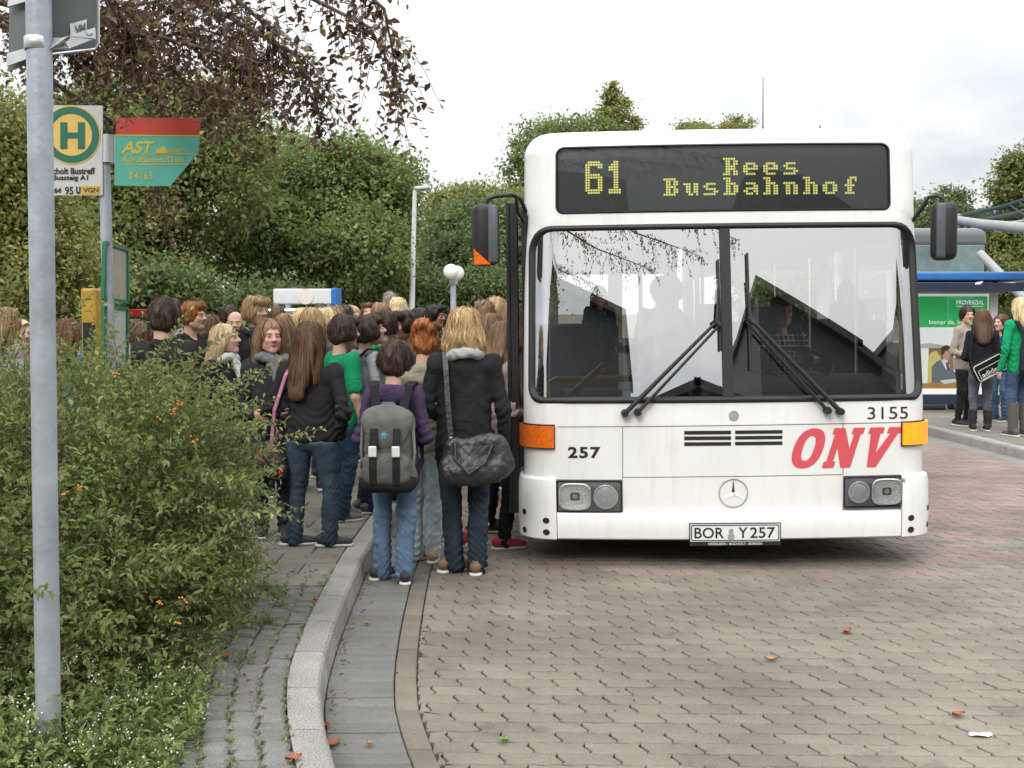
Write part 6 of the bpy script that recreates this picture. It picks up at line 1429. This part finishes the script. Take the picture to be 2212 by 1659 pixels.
for x_, y_, z_, mi_, ln_, lb in FL:
    p = gnd(x_, y_, z_ + .008); k = MB(); a = random.uniform(0, 6.28); ca_, sa_ = math.cos(a), math.sin(a); V = []
    for i in range(7):
        t_ = i / 6; wv_ = ln_ * .32 * math.sin(math.pi * min(1, t_ * 1.02)) ** .8
        for sd in (-1, 0, 1): xx = (t_ - .5) * ln_; yy = sd * wv_; V.append((xx * ca_ - yy * sa_, xx * sa_ + yy * ca_, .012 * (abs(sd) * .8 + (t_ - .5) ** 2 * 2)))
    k.add(V, [(i * 3 + j, i * 3 + j + 1, i * 3 + j + 4, i * 3 + j + 3) for i in range(6) for j in range(2)])
    o_ = k.build('fallen_leaf', mFL[mi_], None, smooth=60, loc=p); tag(o_, lb, 'leaf', 'fallen leaves')
p = gnd(2118, 1589, .004); k = MB(); sdv = [(.045 * math.cos(i * .524), .02 * math.sin(i * .524), .006 + .004 * math.sin(i * 1.7)) for i in range(12)]; k.add(sdv, [tuple(range(12))]); tag(k.build('litter', M('white_paper', (.75, .74, .78), .6, .05), None, loc=p), 'scrap of white paper on the paving at the lower right', 'litter')
# ================================================================== STREET FURNITURE
mGalv = M('galvanised_steel', (.37, .41, .45), .5, .22, 9, .15, 60, metal=.3, spec=.4, detail=9)
mGrey = M('grey_sign_back', (.10, .115, .12), .5, .12, 4, spec=.4); mAlu = M('aluminium', (.55, .56, .57), .35, .1, 20, metal=.8)
# ---- near pole with the backs of two traffic signs
pY = 3.5; p0 = at(105, 1659, pY); p1 = at(84, 40, pY)
dirv = (p1 - p0).normalized(); foot = p0 + dirv * ((KZ - p0.z) / dirv.z); topp = p1 + dirv * .6
pole = thing('sign_pole', 'grey galvanised pole in the left foreground carrying sign plates', 'pole', foot)
k = MB(); k.tube([Vector((0, 0, -.1)), (topp - foot) * .33, (topp - foot) * .66, topp - foot], .0378, 28); k.build('post', mGalv, pole, smooth=60)
def lp(x, y, Y): return at(x, y, Y) - foot
sp_ = MB(); c0 = lp(160, -60, pY + .06); a = lp(112, -300, pY + .05); b = lp(214, -300, pY + .12); c = lp(213, 95, pY + .12); d = lp(205, 106, pY + .12); e = lp(112, 117, pY + .05)
sp_.prism([a, b, c, d, e], (0, -.0015, 0), (0, .0015, 0)); sg = thing('traffic_sign', 'dark grey back of a rectangular sign right of the foreground pole', 'sign', foot); sp_.build('plate', mGrey, sg)
ed = MB(); ed.tube([b, c, d, e], .004, 6); ed.build('edge_rim', mAlu, sg)
br = MB(); br.prism([lp(108, 82, pY + .02), lp(135, 82, pY - .005), lp(150, 78, pY - .005), lp(205, 60, pY + .09), lp(206, 84, pY + .09), lp(150, 105, pY - .005), lp(108, 107, pY - .005)], (0, -.004, 0), (0, .004, 0)); br.build('bracket', mAlu, sg)
bt = MB(); bt.lathe([(.0, -.012), (.008, -.012), (.008, 0)], lp(196, 72, pY + .07), 8, 'Y'); bt.build('bolt', mAlu, sg)
stk = MB(); stk.prism([lp(152, 52, pY + .075), lp(188, 42, pY + .10), lp(188, 68, pY + .10), lp(153, 80, pY + .075)], (0, -.003, 0), (0, -.002, 0)); stk.build('sticker', M('sticker_white', (.6, .6, .6), .5, .2, 60), sg)
tx = MB(); A_, B_, C_ = lp(162, 55, pY + .079), lp(186, 48, pY + .098), lp(162, 74, pY + .079); put_text(tx, 'VM', lambda u, v: C_ + (B_ - A_) * u + (A_ - C_) * v + Vector((0, -.0045, 0)), 0, 1, 0, .9, .03, 0, .8); tx.build('sticker_lettering', M('sticker_ink', (.12, .12, .12), .6, 0), sg)
sp_ = MB(); sp_.prism([lp(24, -200, pY + .13), lp(70, -200, pY + .06), lp(62, 138, pY + .06), lp(18, 155, pY + .13)], (0, -.0015, 0), (0, .0015, 0)); s2 = thing('traffic_sign', 'dark grey back of a sign plate left of the foreground pole', 'sign', foot); sp_.build('plate', mGrey, s2)
br = MB(); br.prism([lp(22, 118, pY + .11), lp(66, 106, pY + .05), lp(64, 130, pY + .05), lp(20, 146, pY + .11)], (0, -.02, 0), (0, -.012, 0)); br.build('bracket', mAlu, s2); br = MB(); br.prism([lp(24, -5, pY + .11), lp(66, -14, pY + .05), lp(64, 6, pY + .05), lp(22, 18, pY + .11)], (0, -.02, 0), (0, -.012, 0)); br.build('bracket', mAlu, s2)
cl = MB(); 
k = MB(); k.lathe([(.039, -.02), (.0405, -.018), (.0405, .018), (.039, .02)], lp(82, 95, pY), 24); k.build('clamp', mAlu, pole, smooth=50)
# ---- bus stop pole with H plate, AST plate and timetable cases
sY = 7.4; kx = sY / FPX
f2 = at(237, 700, sY); f2 = Vector((f2.x, sY, KZ)); stop = thing('bus_stop_post', 'steel bus stop post with timetable cases rising out of the hedge', 'pole', f2)
def sp(x, y, dy=0.0): return at(x, y, sY + dy) - f2
tz = sp(235, 290).z; k = MB(); k.tube([(0, 0, -.05), (-.005, 0, 1), (-.01, 0, tz)], .0365, 20); k.build('post', mGalv, stop, smooth=60)
k = MB(); k.tube([sp(235, 352), sp(235, 292)], .052, 20); k.build('sleeve', mAlu, stop, smooth=60); k = MB(); k.tube([sp(235, 292), sp(235, 284)], .04, 16); k.build('cap', mBlk, stop, smooth=60)
hs = thing('bus_stop_sign', 'white stop plate with a green H in a yellow disc', 'sign', f2)
def rectp(x0, y0, x1, y1, dy): return [sp(x0, y0, dy), sp(x1, y0, dy), sp(x1, y1, dy), sp(x0, y1, dy)]
k = MB(); k.prism(rectp(84, 228, 222, 422, -.045), (0, -.004, 0), (0, .004, 0)); k.build('plate', M('sign_white', (.52, .53, .50), .45, .06, 10), hs)
mSG = M('sign_green', (.008, .13, .085), .45, .08, 20); mSY = M('sign_yellow', (.68, .46, .11), .45, .08, 20)
def disc(mat, r0, r1, dy, nm, par):
    c_ = sp(154, 291, dy); V = []; n = 48
    for rr in (r1, r0):
        for i in range(n): V.append(c_ + Vector((rr * kx * math.cos(2 * math.pi * i / n), 0, rr * kx * math.sin(2 * math.pi * i / n))))
    q = MB(); q.add(V, [(i, (i + 1) % n, n + (i + 1) % n, n + i) for i in range(n)]); q.build(nm, mat, par)
disc(mSY, .01, 62, -.052, 'yellow_disc', hs); disc(mSG, 44, 59, -.054, 'green_ring', hs)
k = MB()
for bx_ in ((130, 264, 145, 321), (168, 264, 183, 321), (144, 286, 169, 298)): k.add(rectp(*bx_, -.056 if bx_[0] != 144 else -.0563), [(0, 1, 2, 3)])
k.build('letter_h', mSG, hs)
def txt(par, body, x0, y0, x1, y1, dy, mat, bold=.015, shear=0, nm='lettering', spacing=1.0):
    q = MB(); put_text(q, body, lambda a, b: sp(x0 + a * (x1 - x0), y1 + b * (y0 - y1), dy), 0, 1, 0, 1, bold, shear, spacing); return q.build(nm, mat, par, kind='stuff')
txt(hs, 'Bocholt Bustreff', 96, 362, 205, 376, -.053, mInk, .03, nm='stop_name'); txt(hs, 'Bussteig A1', 114, 378, 190, 392, -.053, mInk, .03, nm='bay_name'); txt(hs, '64', 117, 405, 132, 417, -.053, mInk, .03, nm='route_number'); txt(hs, '95', 140, 403, 158, 420, -.053, mInk, .02, nm='route_number'); txt(hs, 'U', 164, 403, 174, 419, -.053, mInk, .06, nm='operator_mark')
k = MB(); k.add(rectp(176, 402, 216, 419, -.052), [(0, 1, 2, 3)]); k.build('yellow_panel', M('vgn_yellow', (.62, .36, .03), .5, .08), hs); txt(hs, 'VGN', 179, 405, 213, 416, -.054, M('vgn_ink', (.05, .06, .02), .5, 0), .03, nm='operator_lettering')
hb = thing('taxi_stop_sign', 'turquoise and red dial-a-ride plate with yellow lettering and a cut corner', 'sign', f2)
mTq = M('sign_turquoise', (.075, .36, .28), .5, .07, 14); mRd = M('sign_red', (.45, .035, .022), .5, .07, 14); mYl = M('sign_lettering_yellow', (.52, .42, .03), .5, .1, 30)
k = MB(); k.prism([sp(249, 292, -.03), sp(431, 294, -.03), sp(428, 330, -.03), sp(368, 402, -.03), sp(247, 401, -.03)], (0, -.003, 0), (0, .003, 0)); k.build('plate', mTq, hb)
k = MB(); k.prism(rectp(251, 255, 431, 291, -.03), (0, -.003, 0), (0, .003, 0)); k.build('red_band', mRd, hb)
k = MB(); k.add([sp(250, 290.5, -.035), sp(431, 292.5, -.035), sp(431, 295, -.035), sp(250, 293, -.035)], [(0, 1, 2, 3)]); k.build('rule', mYl, hb)
for yy in (332, 354): 
    k = MB(); k.add([sp(262, yy, -.035), sp(424 if yy < 340 else 408, yy, -.035), sp(424 if yy < 340 else 407, yy + 1.6, -.035), sp(262, yy + 1.6, -.035)], [(0, 1, 2, 3)]); k.build('rule', mYl, hb)
txt(hb, 'AST', 262, 305, 334, 331, -.0355, mYl, .03, .25, 'large_lettering'); txt(hb, 'Bocholt', 344, 318, 399, 330, -.0355, mYl, .01, nm='small_lettering'); txt(hb, 'AnrufSammelTaxi', 262, 338, 398, 351, -.0355, mYl, .01, nm='middle_lettering'); txt(hb, '0 4 / 6 5', 280, 371, 330, 388, -.0355, mYl, .02, .1, 'phone_lettering')
k = MB(); k.add([sp(336, 331, -.036), sp(338, 322, -.036), sp(346, 320, -.036), sp(352, 314, -.036), sp(360, 322, -.036), sp(362, 331, -.036)], [(0, 1, 2, 3, 4, 5)]); k.build('car_symbol', mYl, hb)
mGF = M('green_frame', (.02, .17, .075), .45, .15, 12); mPaper = M('timetable_paper', (.40, .37, .28), .6, .12, 8)
def case(lab, q, paper, rows):
    tcase = thing('timetable_case', lab, 'timetable', f2); a, b, c, d = q; A_, B_, C_, D_ = [sp(x_, y_, dy) for x_, y_, dy in q]
    m_ = MB(); m_.add([A_, B_, C_, D_], [(0, 1, 2, 3)]); m_.build('paper', paper, tcase)
    for s0, s1 in ((A_, B_), (B_, C_), (C_, D_), (D_, A_)): m_ = MB(); m_.tube([s0, s1], .016, 4); m_.build('frame_bar', mGF, tcase)
    m_ = MB(); m_.add([p_ + Vector((0, .03, 0)) for p_ in (A_, B_, C_, D_)], [(0, 1, 2, 3)]); m_.build('back', mGF, tcase)
    mi_ = M('timetable_ink', (.10, .10, .09), .7, .3, 90); m_ = MB()
    for i in range(rows):
        t0 = .08 + .84 * i / rows
        for j in range(4):
            u0 = .08 + .22 * j; u1 = u0 + random.uniform(.08, .18); P_ = lambda u, v: A_ + (B_ - A_) * u + (D_ - A_) * v + Vector((-.002, -.006, 0)); m_.add([P_(u0, t0), P_(u1, t0), P_(u1, t0 + .30 / rows), P_(u0, t0 + .30 / rows)], [(0, 1, 2, 3)])
    m_.build('print', mi_, tcase, kind='stuff')
case('upper green-framed timetable case with yellowed paper on the stop post', [(226, 524, -.06), (275, 540, .20), (275, 652, .20), (222, 645, -.06)], mPaper, 26)
case('lower green-framed timetable case with white paper half sunk in the hedge', [(223, 664, -.06), (274, 666, .20), (274, 790, .20), (223, 800, -.06)], M('timetable_white', (.48, .49, .48), .6, .08, 8), 14)
# yellow ticket post
f3 = at(200, 700, 8.0); k = MB(); k.box((0, 0, .82), (.115, .14, 1.64), None, .02); o_ = k.build('casing', M('yellow_enamel', (.46, .27, .03), .5, .25, 8), None); yp = thing('yellow_pillar', 'narrow yellow pillar left of the timetable case', 'pillar', (f3.x, 8.0, KZ)); o_.parent = yp
k = MB(); k.box((0, -.075, 1.3), (.08, .012, .2)); k.build('panel', mDarkM, yp)
# blue board with star and red board glimpsed at the far left behind the crowd
def back_board(lab, x0, y0, x1, y1, Y, mat, nm):
    p_ = at((x0 + x1) / 2, (y0 + y1) / 2, Y); W_ = (x1 - x0) / FPX * Y; H_ = (y1 - y0) / FPX * Y; t = thing(nm, lab, 'board', (p_.x, Y, 0)); m_ = MB(); m_.box((0, 0, p_.z), (W_, .04, H_), None, .008); m_.build('panel', mat, t); m_ = MB(); m_.tube([(-W_ * .4, .04, 0), (-W_ * .4, .04, p_.z + H_ * .4)], .03, 8); m_.tube([(W_ * .4, .04, 0), (W_ * .4, .04, p_.z + H_ * .4)], .03, 8); m_.build('legs', mGalv, t); return t, p_, W_, H_
bdd, p_, W_, H_ = back_board('blue notice board glimpsed between the two poles behind the crowd', 120, 638, 178, 662, 15, M('board_blue', (.02, .12, .36), .5, .15, 6), 'notice_board')
back_board('small red board behind the crowd near the timetable case', 252, 668, 340, 684, 15.5, M('board_red', (.40, .03, .03), .5, .1), 'notice_board')
# ---- shelter with white fascia and blue end, left background
SHY = 16.0; sh = at(660, 640, SHY); W_ = 124 / FPX * SHY; shl = thing('waiting_shelter', 'low white-fasciaed waiting shelter with a blue end behind the crowd', 'shelter', (sh.x, SHY, 0))
k = MB(); k.box((0, 0, at(660, 641, SHY).z), (W_, .5, .215), None, .02); k.build('fascia', M('fascia_white', (.62, .64, .66), .4, .05), shl)
k = MB(); k.box((W_ / 2 + .035, -.0, at(660, 641, SHY).z), (.06, .52, .24), None, .01); k.build('fascia_end', M('fascia_blue', (.02, .16, .48), .4, .05), shl)
k = MB(); k.lathe([(0, -.26), (.11, -.26), (.11, -.255)], (.05, 0, at(660, 641, SHY).z), 20, 'Y'); k.build('round_emblem', M('emblem_pale', (.70, .62, .58), .5, .05), shl)
for xx in (-W_ * .45, W_ * .45):
    for yy in (-.2, .6): k = MB(); k.tube([(xx, yy, 0), (xx, yy, sh.z)], .04, 10); k.build('post', mGalv, shl)
k = MB(); k.box((0, .65, 1.05), (W_ * .9, .02, 1.5)); k.build('rear_glass', mSideGl, shl)
k = MB(); k.tube([(-W_ * .6, -.3, at(660, 672, SHY).z), (W_ * .4, -.3, at(660, 670, SHY).z)], .035, 8); k.build('rail', mAlu, shl)
# ---- tall white lamp mast, and twin globe lamp
mMast = M('white_mast', (.62, .64, .64), .45, .08, 8); b0 = at(889, 690, 22.0); t0 = at(896, 412, 22.0)
ms = thing('street_lamp', 'tall slim white street lamp with a short arm', 'lamp', (b0.x - .03, 22, 0)); off = Vector((ms.location.x, 22, 0))
k = MB(); k.tube([(0, 0, 0), b0 - off, t0 - off], [.075, .06, .04], 12); k.build('mast', mMast, ms, smooth=60)
k = MB(); k.tube([t0 - off, t0 - off + Vector((.02, -.05, .05)), at(905, 405, 21.8) - off], .03, 8); k.build('arm', mMast, ms); k = MB(); k.box(at(914, 407, 21.7) - off, (.26, .3, .07), (0, R(-6), 0), .025, 2); k.build('lamp_head', M('lamp_head_grey', (.45, .47, .47), .4), ms, smooth=50)
b0 = at(979, 690, 20.0); gl = thing('globe_lamp', 'twin white globe lamp on a grey post in front of the dark tree', 'lamp', (b0.x, 20, 0)); off = Vector((b0.x, 20, 0))
k = MB(); k.tube([(0, 0, 0), at(979, 606, 20) - off], [.065, .05], 12); k.build('post', mGalv, gl, smooth=60); k = MB(); k.tube([at(979, 614, 20) - off, at(979, 604, 20) - off], .075, 12); k.build('collar', mGalv, gl); k = MB(); k.tube([at(975, 605, 19.8) - off, at(986, 610, 20.6) - off], .03, 8); k.build('cross_arm', mGalv, gl)
for (x_, y_, Y_) in ((974, 587, 19.8), (987, 590, 20.9)):
    c_ = at(x_, y_, Y_) - off; k = MB(); rr = .135; k.lathe([(rr * math.sin(R(a)), -rr * math.cos(R(a))) for a in range(4, 181, 11)], c_, 24); k.build('globe', M('opal_glass', (.78, .76, .70), .3, .03), gl, smooth=80)
# ---- platform shelter with the insurance poster
SY = 17.0; a0 = at(1960, 700, SY); a1 = at(2152, 700, SY); zt_ = at(2080, 622, SY).z; zb_ = at(2080, 850, SY).z
ps = thing('bus_shelter', 'platform shelter with a blue roof edge and a framed poster', 'shelter', ((a0.x + a1.x) / 2, SY, PZ)); off = Vector(((a0.x + a1.x) / 2, SY, PZ))
W_ = a1.x - a0.x; mFr = M('shelter_white', (.80, .80, .80), .4, .05); mBl = M('shelter_blue', (.035, .15, .42), .35, .1, 6)
rz = at(2080, 596, SY - .6).z - PZ; k = MB(); k.box((.1, .1, rz), (W_ + .7, 1.2, .13), None, .03, 2); k.build('roof', mBl, ps)
k = MB(); k.box((.0, .0, rz - .16), (W_ + .3, 1.1, .12)); k.build('roof_beam', M('beam_navy', (.015, .022, .05), .5, .1), ps)
fz0, fz1 = zb_ - PZ, zt_ - PZ; hw = W_ / 2
for nm_, c_, d_ in (('frame_bar', (0, 0, fz1 - .04), (W_, .12, .10)), ('frame_bar', (0, 0, fz0 + .03), (W_, .12, .09)), ('frame_post', (hw - .07, 0, (fz0 + fz1) / 2), (.13, .125, fz1 - fz0 - .01)), ('frame_post', (-hw + .07, 0, (fz0 + fz1) / 2), (.13, .125, fz1 - fz0 - .01))): k = MB(); k.box(c_, d_, None, .012); k.build(nm_, mFr, ps)
k = MB(); k.box((0, 0, fz0 - .09), (W_ + .1, .18, .14)); k.build('base_beam', M('beam_navy', (.015, .022, .05)), ps)
for xx in (-hw * .5, hw * .4): k = MB(); k.box((xx, .05, (fz0 - .15) / 2), (.5, .3, max(.05, fz0 - .15)), None, .03); k.build('foot', mBlk, ps)
for xx in (-hw - .1, hw + .12): k = MB(); k.tube([(xx, .35, 0), (xx, .35, rz)], .04, 10); k.build('post', mGalv, ps)
pst = thing('poster', 'green and white insurance poster with a man in a grey suit in the shelter frame', 'poster', off)
def pq(x, y, dy): return at(x, y, SY + dy) - off
def pr_(nm, poly, dy, mat): q_ = MB(); q_.prism([pq(x, y, dy) for x, y in poly], (0, -.0008, 0), (0, .0008, 0)); q_.build(nm, mat, pst)
pr_('paper', [(1975, 634), (2140, 634), (2140, 842), (1975, 842)], -.03, M('poster_white', (.80, .80, .78), .4, .06, 6, emis=.5))
pr_('green_field', [(1975, 640), (2133, 640), (2133, 707), (1975, 707)], -.034, M('poster_green', (.03, .40, .11), .4, .12, 3, emis=.5))
pr_('skyline', [(1975, 745), (2010, 741), (2040, 746), (2100, 742), (2133, 746), (2133, 752), (1975, 752)], -.034, M('poster_grey', (.42, .43, .42), .5, .3, 30, emis=.5))
pr_('wall_print', [(2006, 752), (2060, 750), (2060, 800), (2006, 800)], -.034, M('poster_wood', (.26, .15, .075), .5, .2, 20, emis=.5))
pr_('yellow_chair', [(2003, 838), (2004, 780), (2010, 762), (2022, 758), (2032, 770), (2036, 838)], -.036, M('poster_yellow', (.62, .50, .16), .5, .1, emis=.5))
pr_('suit', [(2012, 830), (2013, 792), (2022, 782), (2034, 776), (2046, 782), (2054, 792), (2068, 812), (2070, 826), (2040, 832)], -.038, M('poster_suit', (.13, .15, .17), .5, .15, 30, emis=.5))
pr_('shirt', [(2033, 778), (2044, 774), (2052, 790), (2050, 806), (2042, 796)], -.040, M('poster_shirt', (.62, .64, .66), .5, 0, emis=.5)); pr_('tie', [(2043, 783), (2049, 782), (2052, 800), (2047, 806)], -.042, M('poster_tie', (.10, .07, .09), .5, .2, 60, emis=.5))
pr_('face', [(2036, 762), (2040, 756), (2050, 757), (2053, 766), (2050, 776), (2043, 778), (2037, 772)], -.042, M('poster_skin', (.50, .28, .18), .5, .1, emis=.5)); pr_('hair_print', [(2032, 762), (2034, 750), (2044, 745), (2053, 750), (2052, 757), (2042, 758), (2037, 768)], -.044, M('poster_hair', (.06, .035, .02), .5, .1, emis=.5))
pr_('desk', [(1975, 829), (2030, 826), (2070, 824), (2100, 828), (2100, 846), (1975, 846)], -.0445, M('poster_desk', (.42, .20, .06), .5, .2, 14, emis=.5)); pr_('hands_print', [(2030, 822), (2062, 818), (2070, 824), (2040, 830)], -.046, M('poster_shirt', (.6, .6, .6), .5, 0, emis=.5))
for body, x0, y0, x1, y1, bd in (('PROVINZIAL', 2066, 648, 2126, 658, .03), ('Immer da, immer nah', 2007, 691, 2128, 702, .01)): q_ = MB(); put_text(q_, body, lambda a, b: pq(x0 + a * (x1 - x0), y1 + b * (y0 - y1), -.037), 0, 1, 0, 1, bd); q_.build('poster_lettering', M('poster_text_white', (.75, .77, .75), .5, 0, emis=.5), pst, kind='stuff')
q_ = MB(); q_.add([pq(2066, 661, -.037), pq(2126, 661, -.037), pq(2126, 662.5, -.037), pq(2066, 662.5, -.037)], [(0, 1, 2, 3)]); q_.build('poster_rule', M('poster_text_white', (.75, .77, .75), .5, 0, emis=.5), pst)
gp_ = MB(); gp_.box((0, -.055, (fz0 + fz1) / 2), (W_ - .26, .004, fz1 - fz0 - .18)); gp_.build('poster_glass', mPane, ps)
lgo = MB(); lgo.prism([pq(2108, 610, -.86), pq(2124, 607, -.86), pq(2118, 614, -.86), pq(2106, 615, -.86)], (0, -.004, 0), (0, .0, 0)); lgo.build('roof_emblem', mFr, ps)
# ---- glass canopy
mCG = glassmat('canopy_glass', (.40, .47, .44), 1.03, .05); mBeam = M('canopy_steel', (.26, .28, .27), .5, .12, 6)
cp = thing('glass_canopy', 'glass and steel canopy roof at the upper right edge', 'canopy', (at(2150, 700, 16).x, 16, PZ)); off = Vector((at(2150, 700, 16).x, 16, PZ))
def cq(x, y, Y): return at(x, y, Y) - off
k = MB(); k.tube([cq(2040, 470, 17.5), cq(2120, 484, 16.5), cq(2200, 492, 15.8), cq(2330, 505, 15)], [.055, .07, .08, .08], 14); k.build('main_beam', mBeam, cp, smooth=60)
rb = [((2070, 466, 17.2), (2160, 448, 16.6), (2330, 395, 15.5)), ((2090, 482, 16.8), (2190, 462, 16.2), (2340, 420, 15.2)), ((2130, 492, 16.4), (2212, 478, 15.8), (2350, 445, 15.0))]
for p_ in rb: k = MB(); k.tube([cq(*q_) for q_ in p_], .03, 8); k.build('rib', mBeam, cp)
for i in range(2):
    for j in range(2): k = MB(); k.add([cq(*rb[i][j]) + Vector((0, 0, .05)), cq(*rb[i][j + 1]) + Vector((0, 0, .05)), cq(*rb[i + 1][j + 1]) + Vector((0, 0, .05)), cq(*rb[i + 1][j]) + Vector((0, 0, .05))], [(0, 1, 2, 3)]); k.build('glass_pane', mCG, cp)
for t_ in (.12, .25, .38, .5, .62, .75, .88):
    a_, b_ = [cq(*q_) for q_ in (rb[0][1], rb[0][2])], [cq(*q_) for q_ in (rb[2][1], rb[2][2])]; k = MB(); k.tube([a_[0].lerp(a_[1], t_), b_[0].lerp(b_[1], t_)], .015, 6); k.build('glazing_bar', mBeam, cp)
k = MB(); k.tube([cq(2118, 548, 19.5), cq(2212, 645, 18), cq(2330, 770, 16.5)], .07, 10); k.build('raking_strut', mBeam, cp); k = MB(); e_ = cq(2330, 770, 16.5); k.tube([(e_.x, e_.y, 0), (e_.x, e_.y, cq(2330, 505, 15).z)], .09, 12); k.build('column', mBeam, cp)
# ---- coach parked behind the shelter
cY = 21.0; cl_, cr_ = at(1960, 700, cY).x, at(2131, 700, cY).x; cW = 2.5; cc = cr_ - cW / 2; ch = thing('coach', 'dark grey coach parked behind the platform shelter', 'coach', (cc, cY, 0)); zt2 = at(2060, 494, cY).z
mCoach = M('coach_grey', (.09, .10, .105), .35, .1, 4, coat=.3); k = MB(); k.box((0, 5.5, (zt2 + .3) / 2 + .02), (cW, 11, zt2 - .3), None, .16, 3); k.build('body_shell', mCoach, ch, smooth=40)
k = MB(); k.box((0, -.02, 2.2), (cW - .1, .12, 1.35), None, .05, 3); k.build('windscreen_surround', mBlk, ch, smooth=40); k = MB(); k.box((0, -.085, 2.22), (cW - .22, .02, 1.2), None, .009, 2); k.build('windscreen', M('coach_glass', (.16, .22, .225), .08, .3, 2.5, spec=.8), ch)
k = MB(); k.tube([(-1.0, -.11, 1.7), (.2, -.11, 1.62)], .012, 6); k.tube([(.1, -.11, 1.7), (1.0, -.11, 1.62)], .012, 6); k.build('wiper', mBlk, ch)
for s_ in (-1, 1):
    k = MB(); k.box((s_ * .85, -.03, .75), (.4, .06, .2), None, .03); k.build('headlight', mRefl, ch)
    for yy in (2.5, 8.5): k = MB(); k.lathe([(.28, -.13), (.46, -.13), (.5, -.08), (.5, .08), (.46, .13), (.28, .13), (.1, .1), (0, .1)], (s_ * (cW / 2 - .16), yy, .5), 20, 'X'); k.build('wheel', mTyre, ch)
    for j in range(5): k = MB(); k.box((s_ * (cW / 2 + .004), 1.6 + j * 1.9, 2.2), (.01, 1.7, 1.0), None, .004); k.build('side_window', M('coach_glass', (.16, .22, .225)), ch)
# ---- houses behind the camera (they darken the lower part of the windscreen reflection)
mRoof = M('dark_roof_tiles', (.045, .035, .032), .8, .3, 12, .5, 30); mBrick = M('dark_slate_cladding', (.045, .046, .045), .85, .3, 10, .4, 40)
def outline_house(lb, poly, wall, yf=-13.0, depth=8.0):
    x0 = poly[0][0]; t = thing('house', lb, 'house', (x0, yf, 0), group='houses across the road'); k = MB(); k.prism([(x - x0, 0, z) for x, z in poly], (0, 0, 0), (0, -depth, 0)); k.build('wall', wall, t)
    up = poly[1:] + [poly[0]]
    for (xa, za), (xb, zb) in zip(up[:-1], up[1:]):
        if abs(xa - xb) < .5: continue
        k = MB(); k.prism([(xa - x0 + .15, 0, za), (xb - x0 - .15, 0, zb), (xb - x0 - .15, 0, zb + .22), (xa - x0 + .15, 0, za + .22)], (0, .35, .01), (0, -depth - .3, .01)); k.build('roof', mRoof, t)
    W_ = poly[1][0] - x0; n_ = max(2, int(W_ / 2.4))
    for fl in (1.5, 4.2):
        for i in range(n_):
            xx = W_ * (i + .5) / n_
            if fl > 3 and min(z for _, z in poly[2:]) < 5.4: continue
            k = MB(); k.box((xx, .03, fl), (1.1, .08, 1.4)); wn = k.build('window', mFr, t); k = MB(); k.box((xx, .075, fl), (.92, .03, 1.2)); k.build('pane', M('house_window_glass', (.03, .035, .04), .08, 0, spec=.8), wn)
    k = MB(); k.box((W_ * .5, .03, 1.05), (.95, .10, 2.1)); k.build('door', mGF, t)
outline_house('tall slate-clad house behind the viewer, mirrored at the left of the windscreen', [(-15, 0), (-.5, 0), (-.5, 7.3), (-6, 8.9), (-15, 6.5)], mBrick)
outline_house('low slate-clad house behind the viewer between two taller ones', [(.7, 0), (5.7, 0), (5.7, 5.0), (3.0, 5.6), (.7, 5.0)], mBrick)
outline_house('steep-roofed house behind the viewer, mirrored right of the centre bar', [(6.1, 0), (13.2, 0), (13.2, 5.9), (11.2, 6.7), (6.1, 8.2)], M('grey_render', (.05, .052, .055), .9, .2, 3))
outline_house('broad slate-clad house behind the viewer at the far right of the row', [(14.2, 0), (26, 0), (26, 8.0), (18, 9.6), (14.2, 7.6)], mBrick)
